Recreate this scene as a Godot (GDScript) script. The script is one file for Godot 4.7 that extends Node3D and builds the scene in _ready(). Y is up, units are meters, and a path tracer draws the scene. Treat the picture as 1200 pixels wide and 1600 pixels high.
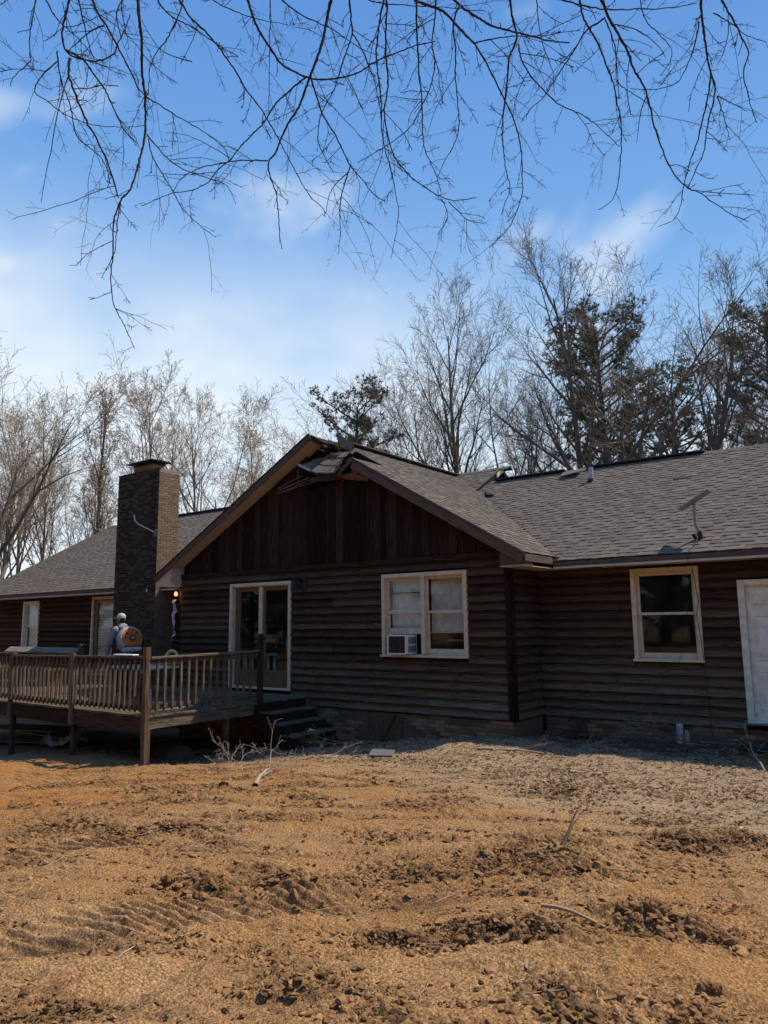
extends Node3D

const GZ := -11.36          # front face of the gable wall
const WZ := -12.5           # front face of the long walls
const SL := 0.55            # roof pitch, right wing
const LAND := -0.6

var rng := RandomNumberGenerator.new()
var M := {}
var house: Node3D
var deck: Node3D
var used := {}


class MB:
	var v := PackedVector3Array()
	var n := PackedVector3Array()
	var uv := PackedVector2Array()
	var c := PackedColorArray()
	var i := PackedInt32Array()
	var col := Color(1, 1, 1)
	var off := Vector2.ZERO

	func tri(a: Vector3, b: Vector3, d: Vector3, out: Vector3, ua := Vector2.ZERO, ub := Vector2.ZERO, ud := Vector2.ZERO) -> void:
		var k := v.size()
		var nn := (b - a).cross(d - a)
		if nn.dot(out) < 0.0:
			nn = -nn
			i.append_array(PackedInt32Array([k, k + 1, k + 2]))
		else:
			i.append_array(PackedInt32Array([k, k + 2, k + 1]))
		nn = nn.normalized()
		v.append(a); v.append(b); v.append(d)
		for q in 3:
			n.append(nn)
			c.append(col)
		uv.append(ua + off); uv.append(ub + off); uv.append(ud + off)

	func quad(a: Vector3, b: Vector3, d: Vector3, e: Vector3, out: Vector3, ua := Vector2.ZERO, ub := Vector2.ZERO, ud := Vector2.ZERO, ue := Vector2.ZERO) -> void:
		var k := v.size()
		var nn := (b - a).cross(d - a)
		if nn.length_squared() < 1e-14:
			nn = (d - a).cross(e - a)
		if nn.dot(out) < 0.0:
			nn = -nn
			i.append_array(PackedInt32Array([k, k + 1, k + 2, k, k + 2, k + 3]))
		else:
			i.append_array(PackedInt32Array([k, k + 2, k + 1, k, k + 3, k + 2]))
		nn = nn.normalized()
		v.append(a); v.append(b); v.append(d); v.append(e)
		for q in 4:
			n.append(nn)
			c.append(col)
		uv.append(ua + off); uv.append(ub + off); uv.append(ud + off); uv.append(ue + off)

	func box(at: Vector3, size: Vector3, turn := Basis.IDENTITY, bevel := 0.0) -> void:
		var h := size * 0.5
		var b: float = minf(bevel, minf(h.x, minf(h.y, h.z)) * 0.8)
		var long := 0
		if size.y > size[long]: long = 1
		if size.z > size[long]: long = 2
		var o1 := (long + 1) % 3
		var o2 := (long + 2) % 3
		for a in 3:
			var p := (a + 1) % 3
			var q := (a + 2) % 3
			for s in [-1.0, 1.0]:
				var pts := []
				var us := []
				for m in [[-1, -1], [1, -1], [1, 1], [-1, 1]]:
					var w := Vector3.ZERO
					w[a] = s * h[a]
					w[p] = m[0] * (h[p] - b)
					w[q] = m[1] * (h[q] - b)
					us.append(Vector2(w[long] * 0.5, (w[o1] + w[o2]) * 2.0))
					pts.append(at + turn * w)
				var nn := Vector3.ZERO
				nn[a] = s
				quad(pts[0], pts[1], pts[2], pts[3], turn * nn, us[0], us[1], us[2], us[3])
		if b <= 0.0:
			return
		for a in 3:
			var p := (a + 1) % 3
			var q := (a + 2) % 3
			for s in [-1.0, 1.0]:
				for r in [-1.0, 1.0]:
					var e := []
					for m in [[0, -1], [0, 1], [1, 1], [1, -1]]:
						var w := Vector3.ZERO
						w[q] = m[1] * (h[q] - b)
						w[a] = s * (h[a] if m[0] == 0 else h[a] - b)
						w[p] = r * (h[p] - b if m[0] == 0 else h[p])
						e.append(w)
					var nn := Vector3.ZERO
					nn[a] = s
					nn[p] = r
					var us := []
					for w in e:
						us.append(Vector2(w[long] * 0.5, (w[o1] + w[o2]) * 2.0))
					quad(at + turn * e[0], at + turn * e[1], at + turn * e[2], at + turn * e[3], turn * nn, us[0], us[1], us[2], us[3])
		for sx in [-1.0, 1.0]:
			for sy in [-1.0, 1.0]:
				for sz in [-1.0, 1.0]:
					var k := Vector3(sx, sy, sz)
					tri(at + turn * (k * Vector3(h.x, h.y - b, h.z - b)), at + turn * (k * Vector3(h.x - b, h.y, h.z - b)), at + turn * (k * Vector3(h.x - b, h.y - b, h.z)), turn * k)

	func tube(pts: Array, rad: Array, sides := 5, cap := true) -> void:
		var m := pts.size()
		var up := Vector3(0.31, 0.9, 0.29).normalized()
		var first := v.size()
		var run := 0.0
		for s in m:
			var d: Vector3 = (pts[mini(s + 1, m - 1)] - pts[maxi(s - 1, 0)])
			if d.length_squared() < 1e-12:
				d = Vector3.UP
			d = d.normalized()
			var x := up.cross(d)
			if x.length_squared() < 1e-6:
				x = Vector3.RIGHT.cross(d)
			x = x.normalized()
			var y := d.cross(x)
			up = y
			if s:
				run += pts[s].distance_to(pts[s - 1])
			for k in sides:
				var a := TAU * k / sides
				var w := x * cos(a) + y * sin(a)
				v.append(pts[s] + w * rad[s])
				n.append(w)
				c.append(col)
				uv.append(Vector2(run * 0.5, float(k) / sides) + off)
		for s in m - 1:
			for k in sides:
				var a := first + s * sides + k
				var b := first + s * sides + (k + 1) % sides
				i.append_array(PackedInt32Array([a, b + sides, b, a, a + sides, b + sides]))
		if cap:
			for e in [0, m - 1]:
				var base: int = first + e * sides
				for k in range(1, sides - 1):
					if e:
						i.append_array(PackedInt32Array([base, base + k + 1, base + k]))
					else:
						i.append_array(PackedInt32Array([base, base + k, base + k + 1]))

	func lathe(at: Vector3, turn: Basis, prof: Array, sides := 20) -> void:
		for s in prof.size() - 1:
			var r0: float = prof[s][0]
			var y0: float = prof[s][1]
			var r1: float = prof[s + 1][0]
			var y1: float = prof[s + 1][1]
			for k in sides:
				var a := TAU * k / sides
				var b := TAU * (k + 1) / sides
				var ca := Vector3(cos(a), 0, sin(a))
				var cb := Vector3(cos(b), 0, sin(b))
				var out := Vector3(cos((a + b) * 0.5) * (y1 - y0), r0 - r1, sin((a + b) * 0.5) * (y1 - y0))
				if y1 < y0:
					out = -out
				if absf(y1 - y0) < 1e-6:
					out = Vector3(0, 1 if s >= prof.size() / 2 else -1, 0)
				quad(at + turn * (ca * r0 + Vector3.UP * y0), at + turn * (cb * r0 + Vector3.UP * y0), at + turn * (cb * r1 + Vector3.UP * y1), at + turn * (ca * r1 + Vector3.UP * y1), turn * out)

	func mesh() -> ArrayMesh:
		var a := []
		a.resize(Mesh.ARRAY_MAX)
		a[Mesh.ARRAY_VERTEX] = v
		a[Mesh.ARRAY_NORMAL] = n
		a[Mesh.ARRAY_TEX_UV] = uv
		a[Mesh.ARRAY_COLOR] = c
		a[Mesh.ARRAY_INDEX] = i
		var m := ArrayMesh.new()
		if v.size():
			m.add_surface_from_arrays(Mesh.PRIMITIVE_TRIANGLES, a)
		return m


# ---------------------------------------------------------------- nodes

func numbered(called: String) -> String:
	used[called] = used.get(called, -1) + 1
	return called if used[called] == 0 else "%s_%03d" % [called, used[called]]

func obj(called: String, mesh: Mesh, m: Material, parent: Node = null) -> MeshInstance3D:
	var o := MeshInstance3D.new()
	if parent == null:
		o.name = numbered(called)
		add_child(o)
	else:
		# numbering per parent keeps names plain
		var k: Dictionary = parent.get_meta("taken") if parent.has_meta("taken") else {}
		var c: int = k.get(called, -1) + 1
		k[called] = c
		parent.set_meta("taken", k)
		o.name = called if c == 0 else "%s_%03d" % [called, c]
		parent.add_child(o, true)
	o.mesh = mesh
	if m:
		o.material_override = m
	o.cast_shadow = GeometryInstance3D.SHADOW_CASTING_SETTING_ON
	return o

func tag(o: Node, label: String, category: String, group := "") -> Node:
	o.set_meta("label", label)
	o.set_meta("category", category)
	if group:
		o.set_meta("group", group)
	return o

func thing(called: String, label: String, category: String, at := Vector3.ZERO, turn := 0.0, group := "") -> Node3D:
	var o := Node3D.new()
	o.name = numbered(called)
	add_child(o)
	o.position = at
	o.rotation.y = turn
	tag(o, label, category, group)
	return o

func stuff(o: Node) -> Node:
	o.set_meta("kind", "stuff")
	return o

func lin(r: float, g: float, b: float) -> Color:
	return Color(r, g, b).linear_to_srgb()

func rnd(a: float, b: float) -> float:
	return rng.randf_range(a, b)

func one_box(at: Vector3, size: Vector3, turn := Basis.IDENTITY, bevel := 0.0, col := Color(1, 1, 1)) -> ArrayMesh:
	var b := MB.new()
	b.col = col
	b.off = Vector2(rnd(0, 1), rnd(0, 1))
	b.box(at, size, turn, bevel)
	return b.mesh()

func ss(a: float, b: float, x: float) -> float:
	return smoothstep(a, b, x)


# ---------------------------------------------------------------- textures and materials

func noise_tex(freq: float, lo: float, hi: float, size := 512, octaves := 4, sd := 1, contrast := 1.0, gain := 0.5) -> ImageTexture:
	var f := FastNoiseLite.new()
	f.seed = sd
	f.fractal_gain = gain
	f.noise_type = FastNoiseLite.TYPE_SIMPLEX_SMOOTH
	f.frequency = freq
	f.fractal_octaves = octaves
	var im := f.get_seamless_image(size, size, false, false, 0.15, true)
	im.convert(Image.FORMAT_L8)
	var d := im.get_data()
	for k in d.size():
		var t := clampf((d[k] / 255.0 - 0.5) * contrast + 0.5, 0.0, 1.0)
		d[k] = int(255.0 * lerpf(lo, hi, t))
	im = Image.create_from_data(size, size, false, Image.FORMAT_L8, d)
	im.convert(Image.FORMAT_RGB8)
	return ImageTexture.create_from_image(im)

func noise_normal(freq: float, strength: float, size := 512, octaves := 4, sd := 1, gain := 0.5) -> ImageTexture:
	var f := FastNoiseLite.new()
	f.seed = sd
	f.fractal_gain = gain
	f.noise_type = FastNoiseLite.TYPE_SIMPLEX_SMOOTH
	f.frequency = freq
	f.fractal_octaves = octaves
	var im := f.get_seamless_image(size, size, false, false, 0.15, true)
	im.convert(Image.FORMAT_RGB8)
	im.bump_map_to_normal_map(strength)
	return ImageTexture.create_from_image(im)

func wood_image(lo: float, hi: float, sd: int, knots := 5) -> Image:
	var w := 512
	var h := 256
	var f := FastNoiseLite.new()
	f.seed = sd
	f.frequency = 1.0
	f.fractal_octaves = 3
	var g := FastNoiseLite.new()
	g.seed = sd + 7
	g.frequency = 1.0
	g.fractal_octaves = 2
	var r := RandomNumberGenerator.new()
	r.seed = sd
	var ks := []
	for k in knots:
		ks.append(Vector2(r.randf() * w, r.randf() * h))
	var d := PackedByteArray()
	d.resize(w * h)
	for y in h:
		for x in w:
			var bend := 0.0
			var spot := 0.0
			for k in ks:
				var dx: float = (x - k.x) / 26.0
				var dy: float = (y - k.y) / 9.0
				var e := exp(-dx * dx - dy * dy * 0.35)
				bend += e * dy * 2.4
				spot += exp(-(dx * dx * 18.0 + dy * dy * 4.0))
			var t := x / float(w)
			var yy := y * 0.16 + bend
			var a := f.get_noise_2d(x * 0.006, yy) * (1.0 - t) + f.get_noise_2d((x - w) * 0.006, yy) * t
			var b := g.get_noise_2d(x * 0.02, yy * 4.0) * (1.0 - t) + g.get_noise_2d((x - w) * 0.02, yy * 4.0) * t
			var q := clampf(0.55 + a * 0.75 + b * 0.45 - spot * 0.6, 0.0, 1.0)
			d[y * w + x] = int(255.0 * lerpf(lo, hi, q))
	var im := Image.create_from_data(w, h, false, Image.FORMAT_L8, d)
	im.convert(Image.FORMAT_RGB8)
	return im

func mat(called: String, col: Color, rough: float, tex: Texture2D = null, normal: Texture2D = null, nscale := 1.0, tri := 0.0, metal := 0.0) -> StandardMaterial3D:
	var m := StandardMaterial3D.new()
	m.resource_name = called
	m.albedo_color = col
	m.roughness = rough
	m.metallic = metal
	m.metallic_specular = 0.12 if rough > 0.78 else 0.4
	m.vertex_color_use_as_albedo = true
	if tex:
		m.albedo_texture = tex
	if normal:
		m.normal_enabled = true
		m.normal_texture = normal
		m.normal_scale = nscale
	if tri > 0.0:
		m.uv1_triplanar = true
		m.uv1_world_triplanar = true
		m.uv1_scale = Vector3.ONE * tri
	M[called] = m
	return m

func make_materials() -> void:
	var w1 := wood_image(0.34, 1.0, 11, 9)
	var w2 := w1.duplicate()
	w2.bump_map_to_normal_map(5.0)
	var wt := ImageTexture.create_from_image(w1)
	var wn := ImageTexture.create_from_image(w2)
	var fine := noise_tex(0.12, 0.62, 1.0, 512, 4, 3, 1.6)
	var finen := noise_normal(0.12, 6.0, 512, 4, 3)
	var grain := noise_tex(0.35, 0.4, 1.0, 512, 3, 5, 1.9)
	var grainn := noise_normal(0.3, 7.0, 512, 3, 5)
	var soft := noise_tex(0.02, 0.86, 1.0, 256, 5, 9, 1.3)
	mat("siding", Color.WHITE, 0.82, wt, wn, 0.9)                     # tone comes with each board
	mat("deckwood", Color.WHITE, 0.88, wt, wn, 0.8)
	mat("trim", lin(0.72, 0.56, 0.39), 0.6, soft, null, 1.0, 1.3)
	mat("trim_white", lin(0.82, 0.74, 0.62), 0.55, soft, null, 1.0, 1.3)
	mat("door_white", lin(0.86, 0.80, 0.70), 0.5, soft, null, 1.0, 0.9)
	mat("soffit", lin(0.62, 0.49, 0.385), 0.75, soft, null, 1.0, 0.8)
	mat("fascia", lin(0.20, 0.135, 0.098), 0.7, wt, wn, 0.5)
	mat("shingle", Color.WHITE, 0.93, grain, grainn, 0.9, 3.1)
	mat("underlay", lin(0.05, 0.047, 0.045), 0.95, fine, null, 1.0, 1.1)
	mat("black", lin(0.016, 0.015, 0.015), 0.6, soft, null, 1.0, 1.7)
	mat("brick", Color.WHITE, 0.9, fine, finen, 0.7, 6.1)
	mat("mortar", lin(0.42, 0.36, 0.29), 0.95, fine, finen, 0.6, 4.3)
	mat("mortar_wall", lin(0.22, 0.15, 0.105), 0.95, fine, finen, 0.6, 4.3)
	mat("panel_ply", lin(0.25, 0.155, 0.10), 0.85, wt, wn, 0.5)
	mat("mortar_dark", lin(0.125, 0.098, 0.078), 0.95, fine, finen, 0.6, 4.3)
	mat("shell", lin(0.035, 0.024, 0.019), 0.95, soft, null, 1.0, 0.7)
	mat("inside", lin(0.07, 0.06, 0.05), 0.9, soft, null, 1.0, 0.6)
	mat("raw_wood", lin(0.42, 0.20, 0.085), 0.8, wt, wn, 0.7)
	mat("slat", lin(0.32, 0.23, 0.16), 0.85, wt, wn, 0.7)
	mat("char", lin(0.03, 0.022, 0.018), 0.9, wt, wn, 0.9)
	mat("curtain", lin(0.55, 0.53, 0.47), 0.9, soft, null, 1.0, 0.9)
	mat("blind", lin(0.66, 0.66, 0.62), 0.7, soft, null, 1.0, 1.1)
	mat("steel", lin(0.52, 0.52, 0.52), 0.38, soft, null, 1.0, 2.0, 0.85)
	mat("dull_metal", lin(0.27, 0.27, 0.27), 0.55, fine, null, 1.0, 1.6, 0.5)
	mat("white_paint", lin(0.8, 0.8, 0.78), 0.5, soft, null, 1.0, 1.9)
	mat("grey_plastic", lin(0.27, 0.26, 0.25), 0.5, soft, null, 1.0, 2.1)
	mat("grey_panel", lin(0.25, 0.245, 0.25), 0.6, soft, null, 1.0, 2.1)
	mat("blower_shell", lin(0.38, 0.375, 0.36), 0.5, soft, null, 1.0, 5.0)
	mat("orange", lin(0.55, 0.15, 0.02), 0.42, soft, null, 1.0, 5.0)
	mat("yellow_wood", lin(0.75, 0.46, 0.16), 0.5, soft, null, 1.0, 5.0)
	mat("pot", lin(0.40, 0.21, 0.12), 0.85, fine, finen, 0.5, 4.0)
	mat("ply", lin(0.15, 0.092, 0.06), 0.85, wt, wn, 0.5)
	mat("wrap", lin(0.5, 0.5, 0.49), 0.8, soft, null, 1.0, 2.0)
	mat("cloth", Color.WHITE, 0.95, fine, finen, 0.4, 3.0)
	mat("skin", lin(0.27, 0.15, 0.10), 0.6, soft, null, 1.0, 6.0)
	mat("bark", Color.WHITE, 0.92, fine, finen, 1.0, 1.4)
	mat("twig", Color.WHITE, 0.85)
	mat("needle", Color.WHITE, 0.7)
	mat("bud", Color.WHITE, 0.75)
	M.bud.backlight_enabled = true
	M.bud.backlight = Color(0.5, 0.5, 0.5)
	mat("leaf", Color.WHITE, 0.85, fine, null, 1.0, 5.0)
	var dt := noise_tex(0.055, 0.42, 1.0, 1024, 5, 21, 2.0, 0.78)
	var dn := noise_normal(0.05, 8.0, 1024, 5, 22, 0.7)
	mat("dirt", Color.WHITE, 0.97, dt, dn, 1.0, 0.85)
	mat("clod", Color.WHITE, 0.97, fine, finen, 1.0, 5.0)
	var g := StandardMaterial3D.new()
	g.resource_name = "glass"
	g.transparency = BaseMaterial3D.TRANSPARENCY_ALPHA
	g.albedo_color = Color(0.35, 0.37, 0.37, 0.05)
	g.roughness = 0.03
	g.metallic_specular = 0.5
	M.glass = g
	var l := StandardMaterial3D.new()
	l.resource_name = "lamp_glow"
	l.albedo_color = Color(1, 0.9, 0.7)
	l.emission_enabled = true
	l.emission = Color(1.0, 0.72, 0.38)
	l.emission_energy_multiplier = 1.3
	M.glow = l


# ---------------------------------------------------------------- sky

func sky_texture() -> ImageTexture:
	var w := 1024
	var h := 512
	var f := FastNoiseLite.new()
	f.seed = 4
	f.frequency = 0.9
	f.fractal_octaves = 6
	f.fractal_gain = 0.55
	var g := FastNoiseLite.new()
	g.seed = 12
	g.frequency = 0.55
	g.fractal_octaves = 3
	var im := Image.create(w, h, false, Image.FORMAT_RGBF)
	var stops := [[0.0, Color(0.70, 0.82, 0.92)], [0.14, Color(0.60, 0.76, 0.91)], [0.30, Color(0.37, 0.59, 0.87)], [0.45, Color(0.185, 0.395, 0.76)], [0.68, Color(0.11, 0.28, 0.65)], [1.0, Color(0.09, 0.24, 0.58)]]
	for y in h:
		var el := (0.5 - (y + 0.5) / h) * PI
		var s := sin(el)
		var base: Color = stops[0][1]
		for k in stops.size() - 1:
			if s >= stops[k][0] and s <= stops[k + 1][0]:
				base = stops[k][1].lerp(stops[k + 1][1], (s - stops[k][0]) / (stops[k + 1][0] - stops[k][0]))
		for x in w:
			var c := base
			if s > 0.0:
				var ph := (x + 0.5) / w * TAU
				var d := Vector3(sin(ph) * cos(el), s, -cos(ph) * cos(el))
				var p := d / (s + 0.22)
				var warp := g.get_noise_2d(p.x * 1.3 + 9.0, p.z * 1.3) * 0.55
				var q := f.get_noise_2d(p.x * 2.3 + warp, p.z * 2.6 + warp)
				var bank := g.get_noise_2d(p.x * 0.8 - 3.0, p.z * 0.8 + 1.0)
				# the cloud lies towards the left of the house, low down
				var west := ss(0.35, 0.97, d.dot(Vector3(-0.90, 0.15, -0.42).normalized()))
				var near_west := ss(0.62, 0.97, d.dot(Vector3(-0.90, 0.15, -0.42).normalized()))
				var low := 1.0 - ss(0.30, 0.62, s)
				var amount := clampf(q * 0.95 + bank * 0.25 + west * (0.26 + 0.42 * low) - 0.36, 0.0, 1.0) * 1.25
				amount = clampf(maxf(amount, near_west * (1.0 - ss(0.27, 0.56, s)) * (0.92 + q * 0.55)), 0.0, 1.0)
				c = c.lerp(Color(0.79, 0.87, 0.93), amount * 0.88)
			im.set_pixel(x, y, c)
	return ImageTexture.create_from_image(im)


# ---------------------------------------------------------------- house pieces

func minus(a: float, b: float, y0: float, y1: float, holes: Array) -> Array:
	var runs := [[a, b]]
	for h in holes:
		if y1 <= h[2] + 0.02 or y0 >= h[3] - 0.02:
			continue
		var next := []
		for r in runs:
			if h[1] <= r[0] or h[0] >= r[1]:
				next.append(r)
				continue
			if h[0] - r[0] > 0.04:
				next.append([r[0], h[0]])
			if r[1] - h[1] > 0.04:
				next.append([h[1], r[1]])
		runs = next
	return runs

func wall_shell(x0: float, x1: float, y0: float, y1: float, z: float, thick: float, holes: Array) -> ArrayMesh:
	# a wall facing +z with openings, as upright and filling blocks
	var b := MB.new()
	var xs := [x0, x1]
	for h in holes:
		xs.append(h[0]); xs.append(h[1])
	xs.sort()
	for k in xs.size() - 1:
		var a: float = xs[k]
		var e: float = xs[k + 1]
		if e - a < 0.001:
			continue
		var spans := [[y0, y1]]
		for h in holes:
			if h[0] < e - 0.001 and h[1] > a + 0.001:
				spans = [[y0, h[2]], [h[3], y1]]
		for s in spans:
			if s[1] - s[0] > 0.001:
				b.box(Vector3((a + e) * 0.5, (s[0] + s[1]) * 0.5, z - thick * 0.5), Vector3(e - a, s[1] - s[0], thick))
	return b.mesh()

func lap_board(length: float, expo: float, col: Color, sd: int) -> ArrayMesh:
	# waney-edged lap board; x along, y up, z out of the wall
	var b := MB.new()
	b.off = Vector2(rnd(0, 1), rnd(0, 1))
	var f := FastNoiseLite.new()
	f.seed = sd
	f.frequency = 1.0
	var segs := maxi(2, int(length / 0.22))
	var lean := rnd(-0.004, 0.005)
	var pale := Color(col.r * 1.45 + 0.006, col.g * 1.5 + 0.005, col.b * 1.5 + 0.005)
	for k in segs:
		var p := []
		for e in 2:
			var u := length * (k + e) / segs
			var wv := f.get_noise_2d(u * 0.9, sd * 0.13) * 0.011 + f.get_noise_2d(u * 4.0, sd * 0.37) * 0.004
			var wo := f.get_noise_2d(u * 0.7, sd * 0.71 + 40.0) * 0.006
			var t := 0.050 + wo + lean
			p.append([Vector3(u, wv, t), Vector3(u, expo * 0.55, t * 0.5), Vector3(u, expo + 0.03, 0.0), Vector3(u, wv, -0.002), u])
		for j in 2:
			# lap shade put into the colour: upper part dark, lower half paler
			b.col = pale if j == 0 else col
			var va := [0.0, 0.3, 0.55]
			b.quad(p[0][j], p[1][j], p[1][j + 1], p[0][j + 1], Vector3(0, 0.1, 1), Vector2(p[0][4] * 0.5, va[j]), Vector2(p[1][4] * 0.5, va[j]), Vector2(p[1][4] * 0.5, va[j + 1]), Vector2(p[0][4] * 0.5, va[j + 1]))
		b.quad(p[0][3], p[1][3], p[1][0], p[0][0], Vector3.DOWN)
		if k == 0:
			b.quad(p[0][0], p[0][1], p[0][2], p[0][3], Vector3.LEFT)
		if k == segs - 1:
			b.quad(p[1][0], p[1][1], p[1][2], p[1][3], Vector3.RIGHT)
	return b.mesh()

func side_wall(wall: Node3D, o: Vector3, u: Vector3, w: Vector3, length: float, y0: float, y1: float, expo: float, holes: Array, grey: float) -> void:
	var basis := Basis(u, Vector3.UP, w)
	var y := y0
	var row := 0
	while y < y1 - 0.03:
		var e: float = minf(expo, y1 - y)
		for r in minus(0.0, length, y, y + e, holes):
			var cuts := [r[0]]
			if r[1] - r[0] > 3.6 or (r[1] - r[0] > 2.2 and rng.randf() < 0.35):
				cuts.append(lerpf(r[0], r[1], rnd(0.3, 0.7)))
			cuts.append(r[1])
			for k in cuts.size() - 1:
				var low := clampf(1.0 - (y - y0) / 1.5, 0.0, 1.0)
				var g := clampf(low * low * 0.75 * grey + rnd(-0.1, 0.36) * grey + 0.02, 0.0, 0.9)
				var t := rnd(0.75, 1.3)
				var c := Color(0.090, 0.049, 0.034).lerp(Color(0.23, 0.165, 0.115), g)
				c = Color(c.r * t, c.g * t, c.b * t)
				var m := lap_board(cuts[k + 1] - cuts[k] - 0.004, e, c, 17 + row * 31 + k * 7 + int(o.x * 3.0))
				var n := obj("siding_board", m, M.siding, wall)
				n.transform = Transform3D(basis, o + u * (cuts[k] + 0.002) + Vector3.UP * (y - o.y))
		y += expo
		row += 1

func pane_box(x0: float, x1: float, y0: float, y1: float, z: float) -> ArrayMesh:
	var b := MB.new()
	b.quad(Vector3(x0, y0, z), Vector3(x1, y0, z), Vector3(x1, y1, z), Vector3(x0, y1, z), Vector3(0, 0, 1))
	return b.mesh()

func frame_ring(b: MB, x0: float, x1: float, y0: float, y1: float, z0: float, z1: float, l: float, r: float, bt: float, tp: float, bev := 0.004) -> void:
	var zc := (z0 + z1) * 0.5
	var d := absf(z1 - z0)
	b.box(Vector3(x0 + l * 0.5, (y0 + y1) * 0.5, zc), Vector3(l, y1 - y0, d), Basis.IDENTITY, bev)
	b.box(Vector3(x1 - r * 0.5, (y0 + y1) * 0.5, zc), Vector3(r, y1 - y0, d), Basis.IDENTITY, bev)
	b.box(Vector3((x0 + l + x1 - r) * 0.5, y1 - tp * 0.5, zc - 0.001), Vector3(x1 - x0 - l - r, tp, d - 0.002), Basis.IDENTITY, bev)
	b.box(Vector3((x0 + l + x1 - r) * 0.5, y0 + bt * 0.5, zc - 0.001), Vector3(x1 - x0 - l - r, bt, d - 0.002), Basis.IDENTITY, bev)

func sash(win: Node3D, x0: float, x1: float, y0: float, y1: float, z: float, m: Material, rail := 0.045, bottom := 0.045, side := 0.045) -> void:
	var b := MB.new()
	frame_ring(b, x0, x1, y0, y1, z - 0.028, z, side, side, bottom, rail)
	obj("sash", b.mesh(), m, win)
	obj("pane", pane_box(x0 + side - 0.004, x1 - side + 0.004, y0 + bottom - 0.004, y1 - rail + 0.004, z - 0.014), M.glass, win)

func hung_window(x0: float, x1: float, y0: float, y1: float, z: float, m: Material, units: int, called := "window") -> MeshInstance3D:
	# casing sized to the outer edge; the sashes are added by the caller's unit loop
	var b := MB.new()
	frame_ring(b, x0, x1, y0, y1, z - 0.02, z + 0.045, 0.075, 0.075, 0.045, 0.075, 0.006)
	frame_ring(b, x0 + 0.06, x1 - 0.06, y0 + 0.035, y1 - 0.06, z - 0.13, z - 0.021, 0.022, 0.022, 0.022, 0.022, 0.0)
	if units == 2:
		b.box(Vector3((x0 + x1) * 0.5, (y0 + y1) * 0.5, z - 0.04), Vector3(0.075, y1 - y0 - 0.125, 0.16), Basis.IDENTITY, 0.005)
	var win := obj(called, b.mesh(), m, house)
	obj("sill", one_box(Vector3((x0 + x1) * 0.5, y0 + 0.022, z + 0.058), Vector3(x1 - x0 + 0.03, 0.044, 0.05), Basis.IDENTITY, 0.006), m, win)
	return win

func fold_curtain(x0: float, x1: float, y0: float, y1: float, z: float, deep := 0.02, sd := 1) -> ArrayMesh:
	var b := MB.new()
	var f := FastNoiseLite.new()
	f.seed = sd
	f.frequency = 1.0
	var k := int((x1 - x0) / 0.025)
	for j in k:
		var a := lerpf(x0, x1, float(j) / k)
		var e := lerpf(x0, x1, float(j + 1) / k)
		var za := z + f.get_noise_2d(a * 5.0, 0.0) * deep * 1.8
		var ze := z + f.get_noise_2d(e * 5.0, 0.0) * deep * 1.8
		b.quad(Vector3(a, y0, za), Vector3(e, y0, ze), Vector3(e, y1, ze), Vector3(a, y1, za), Vector3(0, 0, 1))
		b.quad(Vector3(a, y0, za - 0.003), Vector3(e, y0, ze - 0.003), Vector3(e, y1, ze - 0.003), Vector3(a, y1, za - 0.003), Vector3(0, 0, -1))
	return b.mesh()

func prism(b: MB, top: Array, thick: Vector3) -> void:
	# a convex slab: its top face and the same face moved by thick
	var c := Vector3.ZERO
	for p in top:
		c += p
	c /= top.size()
	for k in range(1, top.size() - 1):
		b.tri(top[0], top[k], top[k + 1], -thick)
		b.tri(top[0] + thick, top[k] + thick, top[k + 1] + thick, thick)
	for k in top.size():
		var p: Vector3 = top[k]
		var q: Vector3 = top[(k + 1) % top.size()]
		var l := p.distance_to(q)
		b.quad(p, q, q + thick, p + thick, (p + q) * 0.5 - c, Vector2(0, 0), Vector2(l * 0.5, 0), Vector2(l * 0.5, 0.2), Vector2(0, 0.2))

func slab(called: String, top: Array, t: float, m: Material, parent: Node3D) -> MeshInstance3D:
	var b := MB.new()
	var nn: Vector3 = (top[1] - top[0]).cross(top[2] - top[0]).normalized()
	if nn.y < 0.0:
		nn = -nn
	prism(b, top, -nn * t)
	return obj(called, b.mesh(), m, parent)


# ---------------------------------------------------------------- shingles

var tabs := []          # shingles near enough to pick apart: [distance, transform, width, tone, roof]
var tab_mesh := {}

func tone(k: int) -> Color:
	var t: float = [0.84, 0.92, 0.97, 1.03, 1.09, 1.17][k]
	return Color(0.37 * t, 0.315 * t, 0.27 * t)

func tab_of(w: int, k: int) -> ArrayMesh:
	var key := w * 10 + k
	if not tab_mesh.has(key):
		var b := MB.new()
		b.col = tone(k)
		shingle_box(b, Transform3D.IDENTITY, 0.06 + 0.04 * w)
		tab_mesh[key] = b.mesh()
	return tab_mesh[key]

func shingle_box(b: MB, t: Transform3D, w: float) -> void:
	# x along the course, y up the slope, z out of the roof; the butt edge is thickest
	var e := 0.140
	var z0 := 0.016
	var z1 := 0.008
	var a := t * Vector3(0, 0, z0)
	var c := t * Vector3(w, 0, z0)
	var d := t * Vector3(w, e, z1)
	var f := t * Vector3(0, e, z1)
	var nz := t.basis.z
	var dn := -nz * 0.013
	b.quad(a, c, d, f, nz)
	b.quad(a, c, c + dn, a + dn, -t.basis.y)
	b.quad(a, f, f + dn * 0.4, a + dn, -t.basis.x)
	b.quad(c, d, d + dn * 0.4, c + dn, t.basis.x)

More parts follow.
